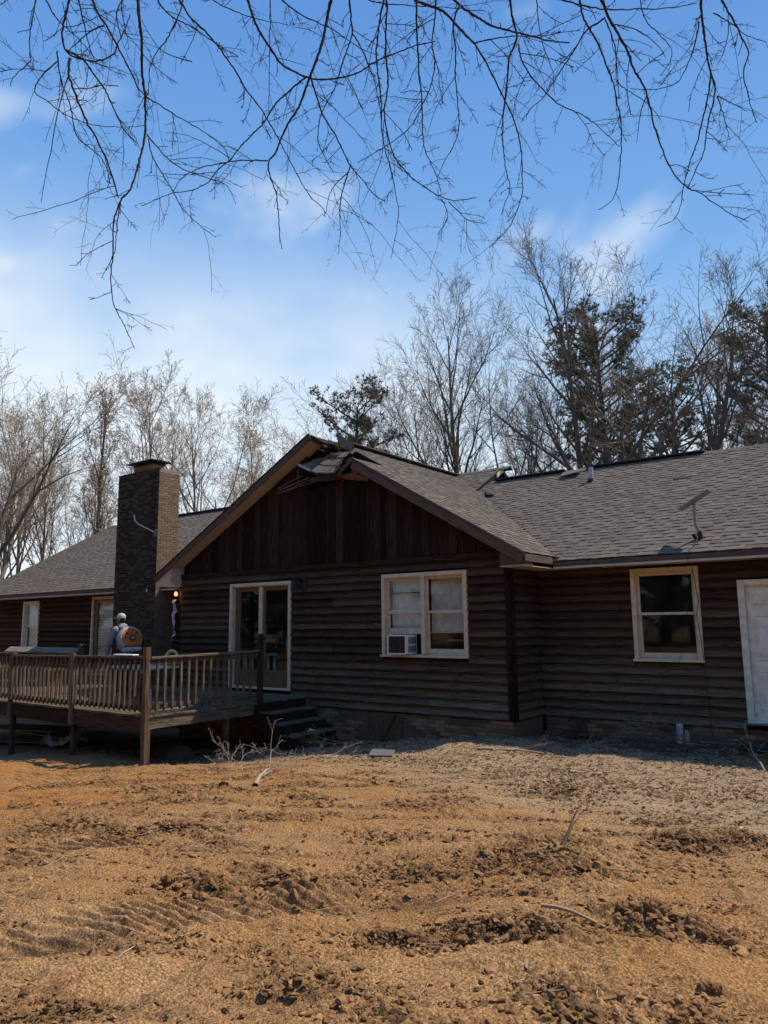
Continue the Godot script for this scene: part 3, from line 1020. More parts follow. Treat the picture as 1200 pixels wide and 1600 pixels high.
func build_windows() -> void:
	var z := GZ + 0.012
	# double window in the gable wall
	var w := hung_window(-8.525, -6.645, 1.03, 2.58, z, M.trim, 2)
	# left pair: lower sash raised over the air conditioner
	sash(w, -8.445, -7.625, 1.83, 2.50, z - 0.03, M.trim)
	sash(w, -8.445, -7.625, 1.45, 1.90, z - 0.062, M.trim, 0.04, 0.11)
	sash(w, -7.545, -6.725, 1.83, 2.50, z - 0.03, M.trim)
	sash(w, -7.545, -6.725, 1.085, 1.87, z - 0.062, M.trim, 0.045, 0.10)
	obj("curtain", fold_curtain(-8.42, -7.64, 1.5, 2.48, z - 0.20, 0.02, 3), M.curtain, w)
	obj("curtain", fold_curtain(-7.53, -6.74, 1.50, 2.48, z - 0.19, 0.012, 4), M.curtain, w)
	obj("curtain_rod", one_box(Vector3(-8.03, 2.22, z - 0.15), Vector3(0.8, 0.022, 0.02)), M.black, w)
	obj("cross_slat", one_box(Vector3(-7.13, 1.485, z - 0.16), Vector3(0.8, 0.022, 0.02)), M.trim, w)
	obj("filler_panel", one_box(Vector3(-7.66, 1.27, z - 0.09), Vector3(0.10, 0.37, 0.012)), M.trim, w)
	obj("filler_panel", one_box(Vector3(-8.41, 1.27, z - 0.09), Vector3(0.07, 0.37, 0.012)), M.trim, w)
	obj("wood_strip", one_box(Vector3(-6.95, 1.34, z - 0.15), Vector3(0.42, 0.03, 0.02), Basis(Vector3.BACK, -0.03)), M.raw_wood, w)
	# single window in the right wing
	var r := hung_window(-4.125, -3.035, 0.985, 2.515, WZ + 0.012, M.trim, 1)
	sash(r, -4.045, -3.115, 1.74, 2.435, WZ - 0.02, M.trim)
	sash(r, -4.045, -3.115, 1.035, 1.785, WZ - 0.052, M.trim, 0.045, 0.09)
	# narrow window far left
	var l := hung_window(-24.2, -23.2, 0.905, 2.495, WZ + 0.012, M.trim_white, 1)
	sash(l, -24.12, -23.28, 1.66, 2.42, WZ - 0.02, M.trim_white)
	sash(l, -24.12, -23.28, 0.955, 1.70, WZ - 0.052, M.trim_white)
	obj("blind", fold_curtain(-24.1, -23.3, 0.98, 2.4, WZ - 0.14, 0.002, 8), M.blind, l)
	# sliding door onto the deck
	var b := MB.new()
	frame_ring(b, -12.83, -10.93, 0.285, 2.57, z - 0.02, z + 0.04, 0.085, 0.075, 0.03, 0.075, 0.006)
	frame_ring(b, -12.76, -10.99, 0.30, 2.51, z - 0.14, z - 0.021, 0.03, 0.03, 0.03, 0.03, 0.0)
	var d := obj("sliding_door", b.mesh(), M.trim, house)
	obj("door_mullion", one_box(Vector3(-11.86, 1.41, z - 0.012), Vector3(0.10, 2.15, 0.05), Basis.IDENTITY, 0.005), M.trim, d)
	for q in [[-12.73, -11.90, -0.06, 0.16], [-11.82, -11.02, -0.03, 0.08]]:
		var s := MB.new()
		s.col = Color(0.24, 0.17, 0.13)
		frame_ring(s, q[0], q[1], 0.33, 2.49, z + q[2] - 0.035, z + q[2], q[3], 0.07, 0.36, 0.10)
		obj("door_panel", s.mesh(), M.trim, d)
		obj("pane", pane_box(q[0] + q[3] - 0.005, q[1] - 0.065, 0.685, 2.395, z + q[2] - 0.017), M.glass, d)
	obj("door_handle", one_box(Vector3(-11.055, 1.25, z + 0.0), Vector3(0.025, 0.26, 0.04), Basis.IDENTITY, 0.006), M.dull_metal, d)
	# second sliding door beside the chimney
	var b2 := MB.new()
	frame_ring(b2, -20.2, -18.25, 0.25, 2.53, WZ - 0.01, WZ + 0.052, 0.085, 0.085, 0.04, 0.085, 0.006)
	var d2 := obj("sliding_door", b2.mesh(), M.trim, house)
	var s2 := MB.new()
	s2.col = Color(0.5, 0.36, 0.26)
	frame_ring(s2, -20.11, -18.34, 0.29, 2.44, WZ - 0.07, WZ - 0.02, 0.10, 0.07, 0.10, 0.08)
	obj("door_panel", s2.mesh(), M.trim, d2)
	obj("pane", pane_box(-20.02, -18.4, 0.38, 2.37, WZ - 0.05), M.glass, d2)
	for k in 26:
		obj("blind_slat", one_box(Vector3(-19.2, 0.42 + k * 0.077, WZ - 0.10), Vector3(1.62, 0.072, 0.004), Basis(Vector3.RIGHT, 0.35)), M.blind, d2)
	# white panelled door at the right
	var b3 := MB.new()
	frame_ring(b3, -2.475, -1.36, 0.10, 2.26, WZ - 0.01, WZ + 0.052, 0.095, 0.095, 0.035, 0.085, 0.006)
	var d3 := obj("panel_door", b3.mesh(), M.trim_white, house)
	var s3 := MB.new()
	s3.box(Vector3(-1.917, 1.155, WZ - 0.05), Vector3(0.93, 2.05, 0.045))
	obj("door_leaf", s3.mesh(), M.door_white, d3)
	for q in [[0.20, 0.78, 0.0], [0.93, 1.62, 0.0], [1.78, 2.03, 0.0]]:
		for c in [-2.13, -1.70]:
			var pm := MB.new()
			var wd := 0.31
			frame_ring(pm, c - wd * 0.5, c + wd * 0.5, q[0] + 0.1, q[1] + 0.1, WZ - 0.027, WZ - 0.010, 0.026, 0.026, 0.026, 0.026, 0.008)
			pm.box(Vector3(c, (q[0] + q[1]) * 0.5 + 0.1, WZ - 0.024), Vector3(wd - 0.11, q[1] - q[0] - 0.11, 0.014), Basis.IDENTITY, 0.012)
			obj("door_panel", pm.mesh(), M.door_white, d3)
	obj("threshold", one_box(Vector3(-1.917, 0.095, WZ + 0.05), Vector3(1.2, 0.03, 0.13), Basis.IDENTITY, 0.005), M.dull_metal, d3)
	var kn := MB.new()
	kn.lathe(Vector3(-1.53, 1.05, WZ - 0.03), Basis(Vector3.RIGHT, PI * 0.5), [[0.03, 0.0], [0.03, 0.01], [0.012, 0.012], [0.012, 0.04], [0.03, 0.05], [0.03, 0.07], [0.0, 0.08]], 14)
	obj("door_handle", kn.mesh(), M.steel, d3)
	# dark reveals between the studs
	var rv := MB.new()
	rv.box(Vector3(-1.917, 1.15, WZ - 0.11), Vector3(1.05, 2.15, 0.02))
	obj("door_back", rv.mesh(), M.shell, d3)

func build_foundation_and_chimney() -> void:
	var owners := []
	var f := obj("foundation", one_box(Vector3(-10.2, -0.62, GZ - 0.062), Vector3(8.7, 1.27, 0.1)), M.mortar_wall, house)
	var fb := MB.new()
	owners.append([f, fb])
	brick_face(f, fb, Vector3(-14.5, 0.0, GZ - 0.012), Vector3.RIGHT, Vector3.BACK, 8.66, -1.14, 0.02, 0, [[4.86, 5.26, -0.12, 0.02], [7.48, 7.83, -0.13, 0.02], [5.52, 6.44, -0.7, 0.0]], 0.0)
	var f2 := obj("foundation", one_box(Vector3(-1.72, -0.55, WZ - 0.062), Vector3(8.1, 1.1, 0.1)), M.mortar_wall, house)
	var fb2 := MB.new()
	owners.append([f2, fb2])
	brick_face(f2, fb2, Vector3(-5.78, 0.0, WZ - 0.012), Vector3.RIGHT, Vector3.BACK, 5.0, -0.62, 0.0, 0, [[1.9, 2.2, -0.2, 0.0]], -2.0)
	obj("foundation", one_box(Vector3(-5.89, -0.55, -11.95), Vector3(0.1, 1.1, 1.1)), M.mortar_wall, house)
	obj("foundation", one_box(Vector3(-20.6, -0.75, WZ - 0.07), Vector3(12.0, 1.5, 0.1)), M.mortar_wall, house)
	for q in [[-9.44, -0.055, 0.38], [-6.845, -0.055, 0.34]]:
		var v := MB.new()
		frame_ring(v, q[0] - q[2] * 0.5, q[0] + q[2] * 0.5, q[1] - 0.065, q[1] + 0.065, GZ - 0.03, GZ - 0.008, 0.014, 0.014, 0.014, 0.014, 0.002)
		for k in 8:
			v.box(Vector3(q[0] + (k - 3.5) * q[2] * 0.115, q[1], GZ - 0.022), Vector3(0.012, 0.11, 0.012))
		obj("crawl_vent", v.mesh(), M.ply, f)
	for q in [[-8.71, 0.42], [-8.305, 0.39]]:
		obj("access_panel", one_box(Vector3(q[0], -0.29, GZ + 0.004), Vector3(q[1], 0.56, 0.02), Basis(Vector3.RIGHT, -0.02), 0.003), M.panel_ply, f)
	obj("access_batten", one_box(Vector3(-8.42, -0.30, GZ + 0.02), Vector3(0.05, 0.66, 0.02), Basis(Vector3.BACK, -0.55), 0.003), M.ply, f)
	# chimney
	var cx := -17.31
	var c := obj("chimney", one_box(Vector3(cx, 2.40, -12.23), Vector3(1.85, 6.88, 0.65)), M.mortar, house)
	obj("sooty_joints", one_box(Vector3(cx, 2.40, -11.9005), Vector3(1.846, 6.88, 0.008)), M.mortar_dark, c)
	var cb := MB.new()
	owners.append([c, cb])
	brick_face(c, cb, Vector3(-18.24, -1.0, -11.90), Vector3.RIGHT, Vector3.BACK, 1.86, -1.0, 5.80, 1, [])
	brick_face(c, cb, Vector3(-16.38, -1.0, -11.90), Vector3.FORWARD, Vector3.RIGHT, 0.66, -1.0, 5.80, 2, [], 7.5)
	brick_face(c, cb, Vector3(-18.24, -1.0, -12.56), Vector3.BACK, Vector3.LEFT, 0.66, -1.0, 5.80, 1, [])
	# top course laid on its side, crown, clay flue and a sheet metal cap
	for k in 9:
		cb.col = brick_tone(5 + rng.randi_range(0, 4))
		cb.box(Vector3(-18.14 + k * 0.2075, 5.835, -11.925), Vector3(0.196, 0.06, 0.06), Basis.IDENTITY, 0.004)
	obj("crown", one_box(Vector3(cx, 5.845, -12.23), Vector3(1.74, 0.05, 0.56), Basis.IDENTITY, 0.01), M.mortar, c)
	var fl := MB.new()
	frame_ring(fl, cx - 0.42, cx + 0.42, -0.19, 0.19, 0.0, 0.22, 0.04, 0.04, 0.04, 0.04, 0.004)
	var flue := obj("flue", fl.mesh(), M.pot, c)
	flue.transform = Transform3D(Basis(Vector3.RIGHT, -PI * 0.5), Vector3(0, 5.87, -12.23))
	var cm := MB.new()
	for s in [[-0.4, -0.17], [0.4, -0.17], [-0.4, 0.17], [0.4, 0.17]]:
		cm.box(Vector3(cx + s[0], 6.12, -12.23 + s[1]), Vector3(0.025, 0.10, 0.025))
	cm.box(Vector3(cx, 6.075, -12.23), Vector3(0.88, 0.035, 0.42))
	var e := [Vector3(cx - 0.60, 6.155, -11.90), Vector3(cx + 0.60, 6.155, -11.90), Vector3(cx + 0.60, 6.155, -12.56), Vector3(cx - 0.60, 6.155, -12.56)]
	for k in 4:
		var p: Vector3 = e[k]
		var q: Vector3 = e[(k + 1) % 4]
		var apex := Vector3(cx, 6.30, -12.23)
		cm.tri(p, q, apex, (p + q) * 0.5 - Vector3(cx, 6.0, -12.23))
		cm.quad(p, q, q - Vector3(0, 0.025, 0), p - Vector3(0, 0.025, 0), (p + q) * 0.5 - Vector3(cx, 6.155, -12.23))
	cm.quad(e[0] - Vector3(0, 0.025, 0), e[1] - Vector3(0, 0.025, 0), e[2] - Vector3(0, 0.025, 0), e[3] - Vector3(0, 0.025, 0), Vector3.DOWN)
	obj("chimney_cap", cm.mesh(), M.black, c)
	# paint or mortar flecks on the bricks
	var sp := MB.new()
	for q in [[-16.75, 2.58, 0.045, 0.07], [-17.7, 2.05, 0.016, 0.02], [-18.0, 1.95, 0.02, 0.02], [-17.2, 2.75, 0.015, 0.016], [-17.85, 2.6, 0.014, 0.018], [-16.9, 1.75, 0.014, 0.014], [-17.45, 3.1, 0.012, 0.014]]:
		sp.box(Vector3(q[0], q[1], -11.897), Vector3(q[2], q[3], 0.008), Basis.IDENTITY, 0.003)
	obj("mortar_fleck", sp.mesh(), M.white_paint, c)
	finish_bricks(owners)

func build_damage() -> void:
	# open top of the gable: snapped rafters, a hanging slab of roof, a flap standing up
	var slabm := MB.new()
	prism(slabm, [Vector3(-10.34, 4.90, -10.99), Vector3(-9.86, 4.66, -10.98), Vector3(-9.90, 5.21, -11.60), Vector3(-10.04, 5.22, -11.62)], Vector3(0.0, -0.05, -0.02))
	prism(slabm, [Vector3(-9.86, 4.66, -10.98), Vector3(-9.38, 4.62, -11.01), Vector3(-9.28, 5.17, -11.58), Vector3(-9.90, 5.21, -11.60)], Vector3(0.0, -0.05, -0.02))
	var hs := obj("hanging_roof_slab", slabm.mesh(), M.underlay, house)
	for r in 3:
		var a := r / 3.0
		var b := (r + 1) / 3.0
		for k in 4:
			var u0 := k / 4.0 + 0.01
			var u1 := (k + 1) / 4.0 - 0.01
			var lo0 := Vector3(-10.34, 4.90, -10.98).lerp(Vector3(-9.38, 4.62, -11.0), u0)
			var lo1 := Vector3(-10.34, 4.90, -10.98).lerp(Vector3(-9.38, 4.62, -11.0), u1)
			lo0.y -= sin(u0 * PI) * 0.09
			lo1.y -= sin(u1 * PI) * 0.09
			var hi0 := Vector3(-10.03, 5.24, -11.62).lerp(Vector3(-9.28, 5.19, -11.58), u0)
			var hi1 := Vector3(-10.03, 5.24, -11.62).lerp(Vector3(-9.28, 5.19, -11.58), u1)
			var m := MB.new()
			m.col = tone(rng.randi_range(1, 5))
			var lift := Vector3(0, 0.03 + rnd(0.0, 0.02), 0.02)
			var p := [lo0.lerp(hi0, a) + lift, lo1.lerp(hi1, a) + lift, lo1.lerp(hi1, b) + lift * 0.6, lo0.lerp(hi0, b) + lift * 0.6]
			m.quad(p[0], p[1], p[2], p[3], Vector3(0, 1, 1))
			m.quad(p[0], p[1], p[1] - Vector3(0, 0.02, 0), p[0] - Vector3(0, 0.02, 0), Vector3(0, 0, 1))
			obj("shingle", m.mesh(), M.shingle, hs)
	obj("bent_drip_edge", one_box(Vector3(-10.22, 4.86, -10.96), Vector3(0.40, 0.05, 0.02), Basis(Vector3.BACK, -0.45)), M.steel, hs)
	var fm := MB.new()
	var fp := [Vector3(-9.92, 5.66, -11.68), Vector3(-9.56, 5.37, -11.72), Vector3(-9.54, 5.12, -11.70), Vector3(-9.90, 5.28, -11.66)]
	prism(fm, fp, Vector3(0.01, 0.01, -0.04))
	var flap := obj("roof_flap", fm.mesh(), M.underlay, house)
	for k in 2:
		var m := MB.new()
		m.col = tone(4 + k)
		var d := Vector3(0.0, 0.0, 0.012)
		var q := [fp[3].lerp(fp[0], k * 0.5) + d, fp[2].lerp(fp[1], k * 0.5) + d, fp[2].lerp(fp[1], k * 0.5 + 0.5) + d, fp[3].lerp(fp[0], k * 0.5 + 0.5) + d]
		m.quad(q[0], q[1], q[2], q[3], Vector3.BACK)
		obj("shingle", m.mesh(), M.shingle, flap)
	obj("torn_flashing", one_box(Vector3(-9.58, 5.14, -11.6), Vector3(0.16, 0.05, 0.02), Basis(Vector3.BACK, -0.6)), M.white_paint, flap)
	# timbers: [from, to, thick, deep, material]
	var parts := [
		[Vector3(-10.34, 4.66, -11.31), Vector3(-9.42, 4.62, -11.30), 0.10, 0.05, "fascia"],
		[Vector3(-9.42, 4.62, -11.29), Vector3(-8.80, 4.50, -11.29), 0.11, 0.05, "raw_wood"],
		[Vector3(-9.20, 4.78, -11.42), Vector3(-8.62, 4.44, -11.40), 0.12, 0.05, "raw_wood"],
		[Vector3(-9.06, 4.80, -11.20), Vector3(-8.55, 4.46, -11.20), 0.09, 0.12, "fascia"],
		[Vector3(-11.15, 4.55, -11.14), Vector3(-10.42, 4.74, -11.10), 0.03, 0.012, "fascia"],
		[Vector3(-11.13, 4.50, -11.12), Vector3(-10.20, 4.66, -11.08), 0.022, 0.012, "slat"],
		[Vector3(-11.05, 4.47, -11.16), Vector3(-10.05, 4.62, -11.05), 0.022, 0.012, "fascia"],
		[Vector3(-11.12, 4.44, -11.10), Vector3(-9.95, 4.59, -11.12), 0.024, 0.012, "slat"],
		[Vector3(-10.72, 4.60, -11.30), Vector3(-10.48, 4.86, -11.05), 0.03, 0.014, "slat"],
		[Vector3(-9.62, 4.66, -11.15), Vector3(-9.30, 4.86, -11.05), 0.05, 0.02, "raw_wood"],
		[Vector3(-9.15, 4.55, -11.22), Vector3(-8.95, 4.66, -11.10), 0.06, 0.015, "raw_wood"],
		[Vector3(-10.05, 5.28, -11.16), Vector3(-9.72, 5.14, -11.02), 0.04, 0.02, "raw_wood"],
		[Vector3(-11.2, 4.50, -11.2), Vector3(-10.02, 4.57, -11.18), 0.05, 0.04, "char"],
		[Vector3(-10.9, 4.62, -11.24), Vector3(-10.3, 4.98, -11.26), 0.05, 0.04, "char"],
		[Vector3(-9.80, 5.28, -11.62), Vector3(-9.18, 5.06, -11.50), 0.09, 0.04, "char"],
		[Vector3(-10.22, 5.44, -11.56), Vector3(-9.62, 5.30, -11.52), 0.06, 0.04, "raw_wood"],
		[Vector3(-9.35, 5.02, -11.30), Vector3(-9.95, 4.66, -11.22), 0.03, 0.03, "steel"],
		[Vector3(-9.18, 5.05, -11.22), Vector3(-9.55, 4.72, -11.12), 0.06, 0.05, "char"],
		[Vector3(-10.6, 4.72, -11.36), Vector3(-10.0, 5.24, -11.38), 0.09, 0.04, "char"],
		[Vector3(-10.9, 4.42, -11.7), Vector3(-8.5, 4.42, -11.7), 0.14, 0.04, "char"],
		[Vector3(-10.14, 4.4, -12.4), Vector3(-10.14, 5.4, -12.4), 0.09, 0.04, "char"],
		[Vector3(-11.6, 4.55, -11.9), Vector3(-10.2, 5.36, -11.9), 0.14, 0.04, "char"],
		[Vector3(-8.7, 4.55, -12.2), Vector3(-10.0, 5.30, -12.2), 0.14, 0.04, "char"],
	]
	for q in parts:
		var a: Vector3 = q[0]
		var b: Vector3 = q[1]
		var d := (b - a).normalized()
		var up := Vector3.BACK.cross(d).normalized()
		var t := Basis(d, up, d.cross(up))
		obj("broken_timber", one_box((a + b) * 0.5, Vector3(a.distance_to(b), q[2], q[3]), t, 0.004), M[q[4]], house)
	var tri := MB.new()
	prism(tri, [Vector3(-9.12, 4.86, -11.34), Vector3(-8.62, 4.58, -11.34), Vector3(-8.72, 4.50, -11.34), Vector3(-9.36, 4.66, -11.34)], Vector3(0, 0, -0.015))
	obj("broken_sheathing", tri.mesh(), M.raw_wood, house)
	# torn end of the left soffit
	obj("rake_end", one_box(Vector3(-9.86, 5.32, -11.03), Vector3(0.42, 0.05, 0.05), Basis(Vector3.BACK, -0.52), 0.004), M.fascia, house)


# ---------------------------------------------------------------- deck

func wood_col(lo := 0.8, hi := 1.25) -> Color:
	var t := rnd(lo, hi)
	var g := rnd(0.0, 1.0)
	var c := Color(0.28, 0.20, 0.136).lerp(Color(0.25, 0.205, 0.157), g)
	return Color(c.r * t, c.g * t, c.b * t)

func dpart(called: String, at: Vector3, size: Vector3, bevel := 0.004, turn := Basis.IDENTITY, col := Color(-1, 0, 0)) -> MeshInstance3D:
	return obj(called, one_box(at, size, turn, bevel, wood_col() if col.r < 0 else col), M.deckwood, deck)

func baluster(x: float, y0: float, y1: float, z: float, out: Vector3) -> void:
	# square picket with its ends cut on a slant
	var b := MB.new()
	b.col = wood_col()
	b.off = Vector2(rnd(0, 1), rnd(0, 1))
	var side := Vector3.UP.cross(out)
	var s := 0.019
	var lean := side * rnd(-0.008, 0.008)
	var c := Vector3(x, 0, z)
	var p := []
	for q in [[-1, -1, y0 + 0.045], [1, -1, y0 + 0.045], [1, 1, y0], [-1, 1, y0]]:
		p.append(c + side * (s * q[0]) - out * (s * q[1]) + Vector3.UP * q[2])
	var t := []
	for q in [[-1, -1, y1], [1, -1, y1], [1, 1, y1 - 0.03], [-1, 1, y1 - 0.03]]:
		t.append(c + lean + side * (s * q[0]) - out * (s * q[1]) + Vector3.UP * q[2])
	for k in 4:
		var k2 := (k + 1) % 4
		b.quad(p[k], p[k2], t[k2], t[k], (p[k] + p[k2]) * 0.5 - (p[0] + p[2]) * 0.5, Vector2(0, 0.1 * k), Vector2(0, 0.1 * k + 0.08), Vector2(0.45, 0.1 * k + 0.08), Vector2(0.45, 0.1 * k))
	b.quad(p[0], p[1], p[2], p[3], Vector3.DOWN)
	b.quad(t[0], t[1], t[2], t[3], Vector3.UP)
	obj("baluster", b.mesh(), M.deckwood, deck)

func build_deck() -> void:
	deck = thing("deck", "weathered grey-brown wooden deck with pickets and steps in front of the chimney", "deck")
	var X := -10.343
	var Z := -7.457
	# floor boards run along the house
	var z := Z + 0.03
	while z > -11.30:
		var c := wood_col()
		var l := -21.0
		dpart("deck_board", Vector3((X + 0.02 + l) * 0.5, 0.205 + rnd(-0.002, 0.002), z - 0.069), Vector3(X + 0.02 - l, 0.036, 0.138), 0.005, Basis.IDENTITY, c)
		z -= 0.144
	z = -11.30
	while z > -12.4:
		dpart("deck_board", Vector3((-18.30 - 21.0) * 0.5, 0.205, z - 0.069), Vector3(2.7, 0.036, 0.138), 0.005)
		z -= 0.144
	# rim boards and joists
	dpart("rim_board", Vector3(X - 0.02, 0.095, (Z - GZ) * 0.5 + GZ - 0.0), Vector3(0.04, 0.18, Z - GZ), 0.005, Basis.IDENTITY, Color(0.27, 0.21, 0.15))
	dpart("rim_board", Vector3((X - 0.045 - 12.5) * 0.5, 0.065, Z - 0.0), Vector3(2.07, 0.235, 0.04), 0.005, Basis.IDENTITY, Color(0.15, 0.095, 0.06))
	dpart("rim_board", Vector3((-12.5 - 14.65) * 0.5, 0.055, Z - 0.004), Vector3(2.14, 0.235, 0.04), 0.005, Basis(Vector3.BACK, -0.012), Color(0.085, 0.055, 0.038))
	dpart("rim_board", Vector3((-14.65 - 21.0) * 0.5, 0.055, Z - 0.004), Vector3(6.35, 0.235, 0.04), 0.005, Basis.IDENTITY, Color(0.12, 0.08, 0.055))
	var x := X - 0.45
	while x > -20.8:
		dpart("joist", Vector3(x, 0.085, (Z + GZ) * 0.5), Vector3(0.04, 0.18, Z - GZ - 0.1), 0.0)
		x -= 0.61
	# posts
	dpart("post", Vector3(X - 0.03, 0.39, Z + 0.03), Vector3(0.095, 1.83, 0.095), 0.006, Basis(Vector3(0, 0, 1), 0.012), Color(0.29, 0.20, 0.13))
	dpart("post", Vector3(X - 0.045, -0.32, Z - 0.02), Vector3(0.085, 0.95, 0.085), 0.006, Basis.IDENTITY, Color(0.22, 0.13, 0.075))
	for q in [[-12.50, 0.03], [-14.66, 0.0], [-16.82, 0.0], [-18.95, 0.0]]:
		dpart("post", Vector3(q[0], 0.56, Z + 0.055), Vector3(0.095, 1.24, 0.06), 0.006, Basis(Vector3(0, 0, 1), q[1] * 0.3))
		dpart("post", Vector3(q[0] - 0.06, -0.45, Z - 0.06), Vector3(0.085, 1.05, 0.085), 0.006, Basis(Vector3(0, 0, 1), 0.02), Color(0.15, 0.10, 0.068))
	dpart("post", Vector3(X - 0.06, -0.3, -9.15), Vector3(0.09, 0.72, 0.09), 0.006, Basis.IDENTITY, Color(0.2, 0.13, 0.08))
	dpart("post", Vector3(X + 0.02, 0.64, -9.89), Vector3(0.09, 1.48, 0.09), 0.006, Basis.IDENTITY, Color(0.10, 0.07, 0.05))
	# rails: right side
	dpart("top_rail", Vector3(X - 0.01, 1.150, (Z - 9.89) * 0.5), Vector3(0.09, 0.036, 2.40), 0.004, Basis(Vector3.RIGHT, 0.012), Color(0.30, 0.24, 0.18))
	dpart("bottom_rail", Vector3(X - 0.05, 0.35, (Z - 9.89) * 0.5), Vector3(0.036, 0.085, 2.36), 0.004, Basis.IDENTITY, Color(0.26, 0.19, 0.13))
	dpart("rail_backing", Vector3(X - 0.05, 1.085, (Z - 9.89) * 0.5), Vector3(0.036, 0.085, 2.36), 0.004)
	z = Z - 0.16
	while z > -9.78:
		baluster(X - 0.012, 0.28, 1.125, z, Vector3.RIGHT)
		z -= 0.158
	# rails: front
	var ends := [X - 0.05, -12.50, -14.66, -16.82, -18.95, -21.0]
	for k in 5:
		var a: float = ends[k]
		var b: float = ends[k + 1]
		var sag: float = [0.0, -0.02, 0.0, 0.01, 0.0][k]
		dpart("top_rail", Vector3((a + b) * 0.5, 1.135 + sag, Z + 0.01), Vector3(a - b - 0.02, 0.036, 0.09), 0.004, Basis(Vector3.BACK, 0.010))
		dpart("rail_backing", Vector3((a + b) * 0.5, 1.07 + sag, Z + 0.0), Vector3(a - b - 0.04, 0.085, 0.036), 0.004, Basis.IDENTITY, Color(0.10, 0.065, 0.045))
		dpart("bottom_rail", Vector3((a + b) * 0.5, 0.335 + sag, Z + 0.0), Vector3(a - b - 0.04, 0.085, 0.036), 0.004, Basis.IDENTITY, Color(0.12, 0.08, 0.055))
		x = a - 0.12
		while x > b + 0.08:
			baluster(x, 0.265 + sag, 1.11 + sag, Z + 0.04, Vector3.BACK)
			x -= 0.145
	# wide cap board and post further back at the left
	dpart("far_post", Vector3(-17.4, 0.68, -10.5), Vector3(0.10, 0.96, 0.10), 0.006)
	dpart("post_cap", Vector3(-17.4, 1.19, -10.5), Vector3(0.16, 0.03, 0.16), 0.008)
	dpart("post_cap", Vector3(-17.4, 1.225, -10.5), Vector3(0.10, 0.04, 0.10), 0.012)
	dpart("bench_back", Vector3(-19.2, 1.05, -10.42), Vector3(3.5, 0.22, 0.05), 0.005, Basis(Vector3.RIGHT, -0.95), Color(0.5, 0.42, 0.34))
	dpart("bench_seat", Vector3(-19.2, 0.62, -9.95), Vector3(3.5, 0.04, 0.42), 0.005, Basis.IDENTITY, Color(0.36, 0.28, 0.20))
	for q in [-17.6, -19.2, -20.8]:
		dpart("bench_leg", Vector3(q, 0.42, -9.95), Vector3(0.09, 0.38, 0.36), 0.005)
	# steps at the house end
	for q in [[-9.99, 0.075], [-9.74, -0.11], [-9.47, -0.295]]:
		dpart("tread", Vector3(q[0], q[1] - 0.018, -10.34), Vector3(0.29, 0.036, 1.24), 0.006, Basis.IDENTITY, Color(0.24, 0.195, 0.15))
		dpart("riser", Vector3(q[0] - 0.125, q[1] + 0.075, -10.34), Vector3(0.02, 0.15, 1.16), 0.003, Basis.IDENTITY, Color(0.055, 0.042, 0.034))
	for q in [-9.76, -10.93]:
		var b := MB.new()
		b.col = Color(0.085, 0.062, 0.047)
		prism(b, [Vector3(-10.32, 0.18, q), Vector3(-9.34, -0.34, q), Vector3(-9.34, -0.56, q), Vector3(-9.55, -0.58, q), Vector3(-10.32, -0.16, q)], Vector3(0, 0, -0.04))
		obj("stringer", b.mesh(), M.deckwood, deck)
	var pl := MB.new()
	pl.box(Vector3(X + 0.02, 1.40, -9.89), Vector3(0.14, 0.05, 0.14), Basis.IDENTITY, 0.01)
	pl.box(Vector3(X + 0.02, 1.455, -9.89), Vector3(0.09, 0.06, 0.09), Basis.IDENTITY, 0.02)
	obj("post_light", pl.mesh(), M.black, deck)
	deck.set_meta("base", Vector3(-14.5, -0.6, -9.5))

func rebase(o: Node3D) -> void:
	var b: Vector3 = o.get_meta("base")
	o.remove_meta("base")
	for c in o.get_children():
		c.position -= b
	o.position = b


# ---------------------------------------------------------------- figures

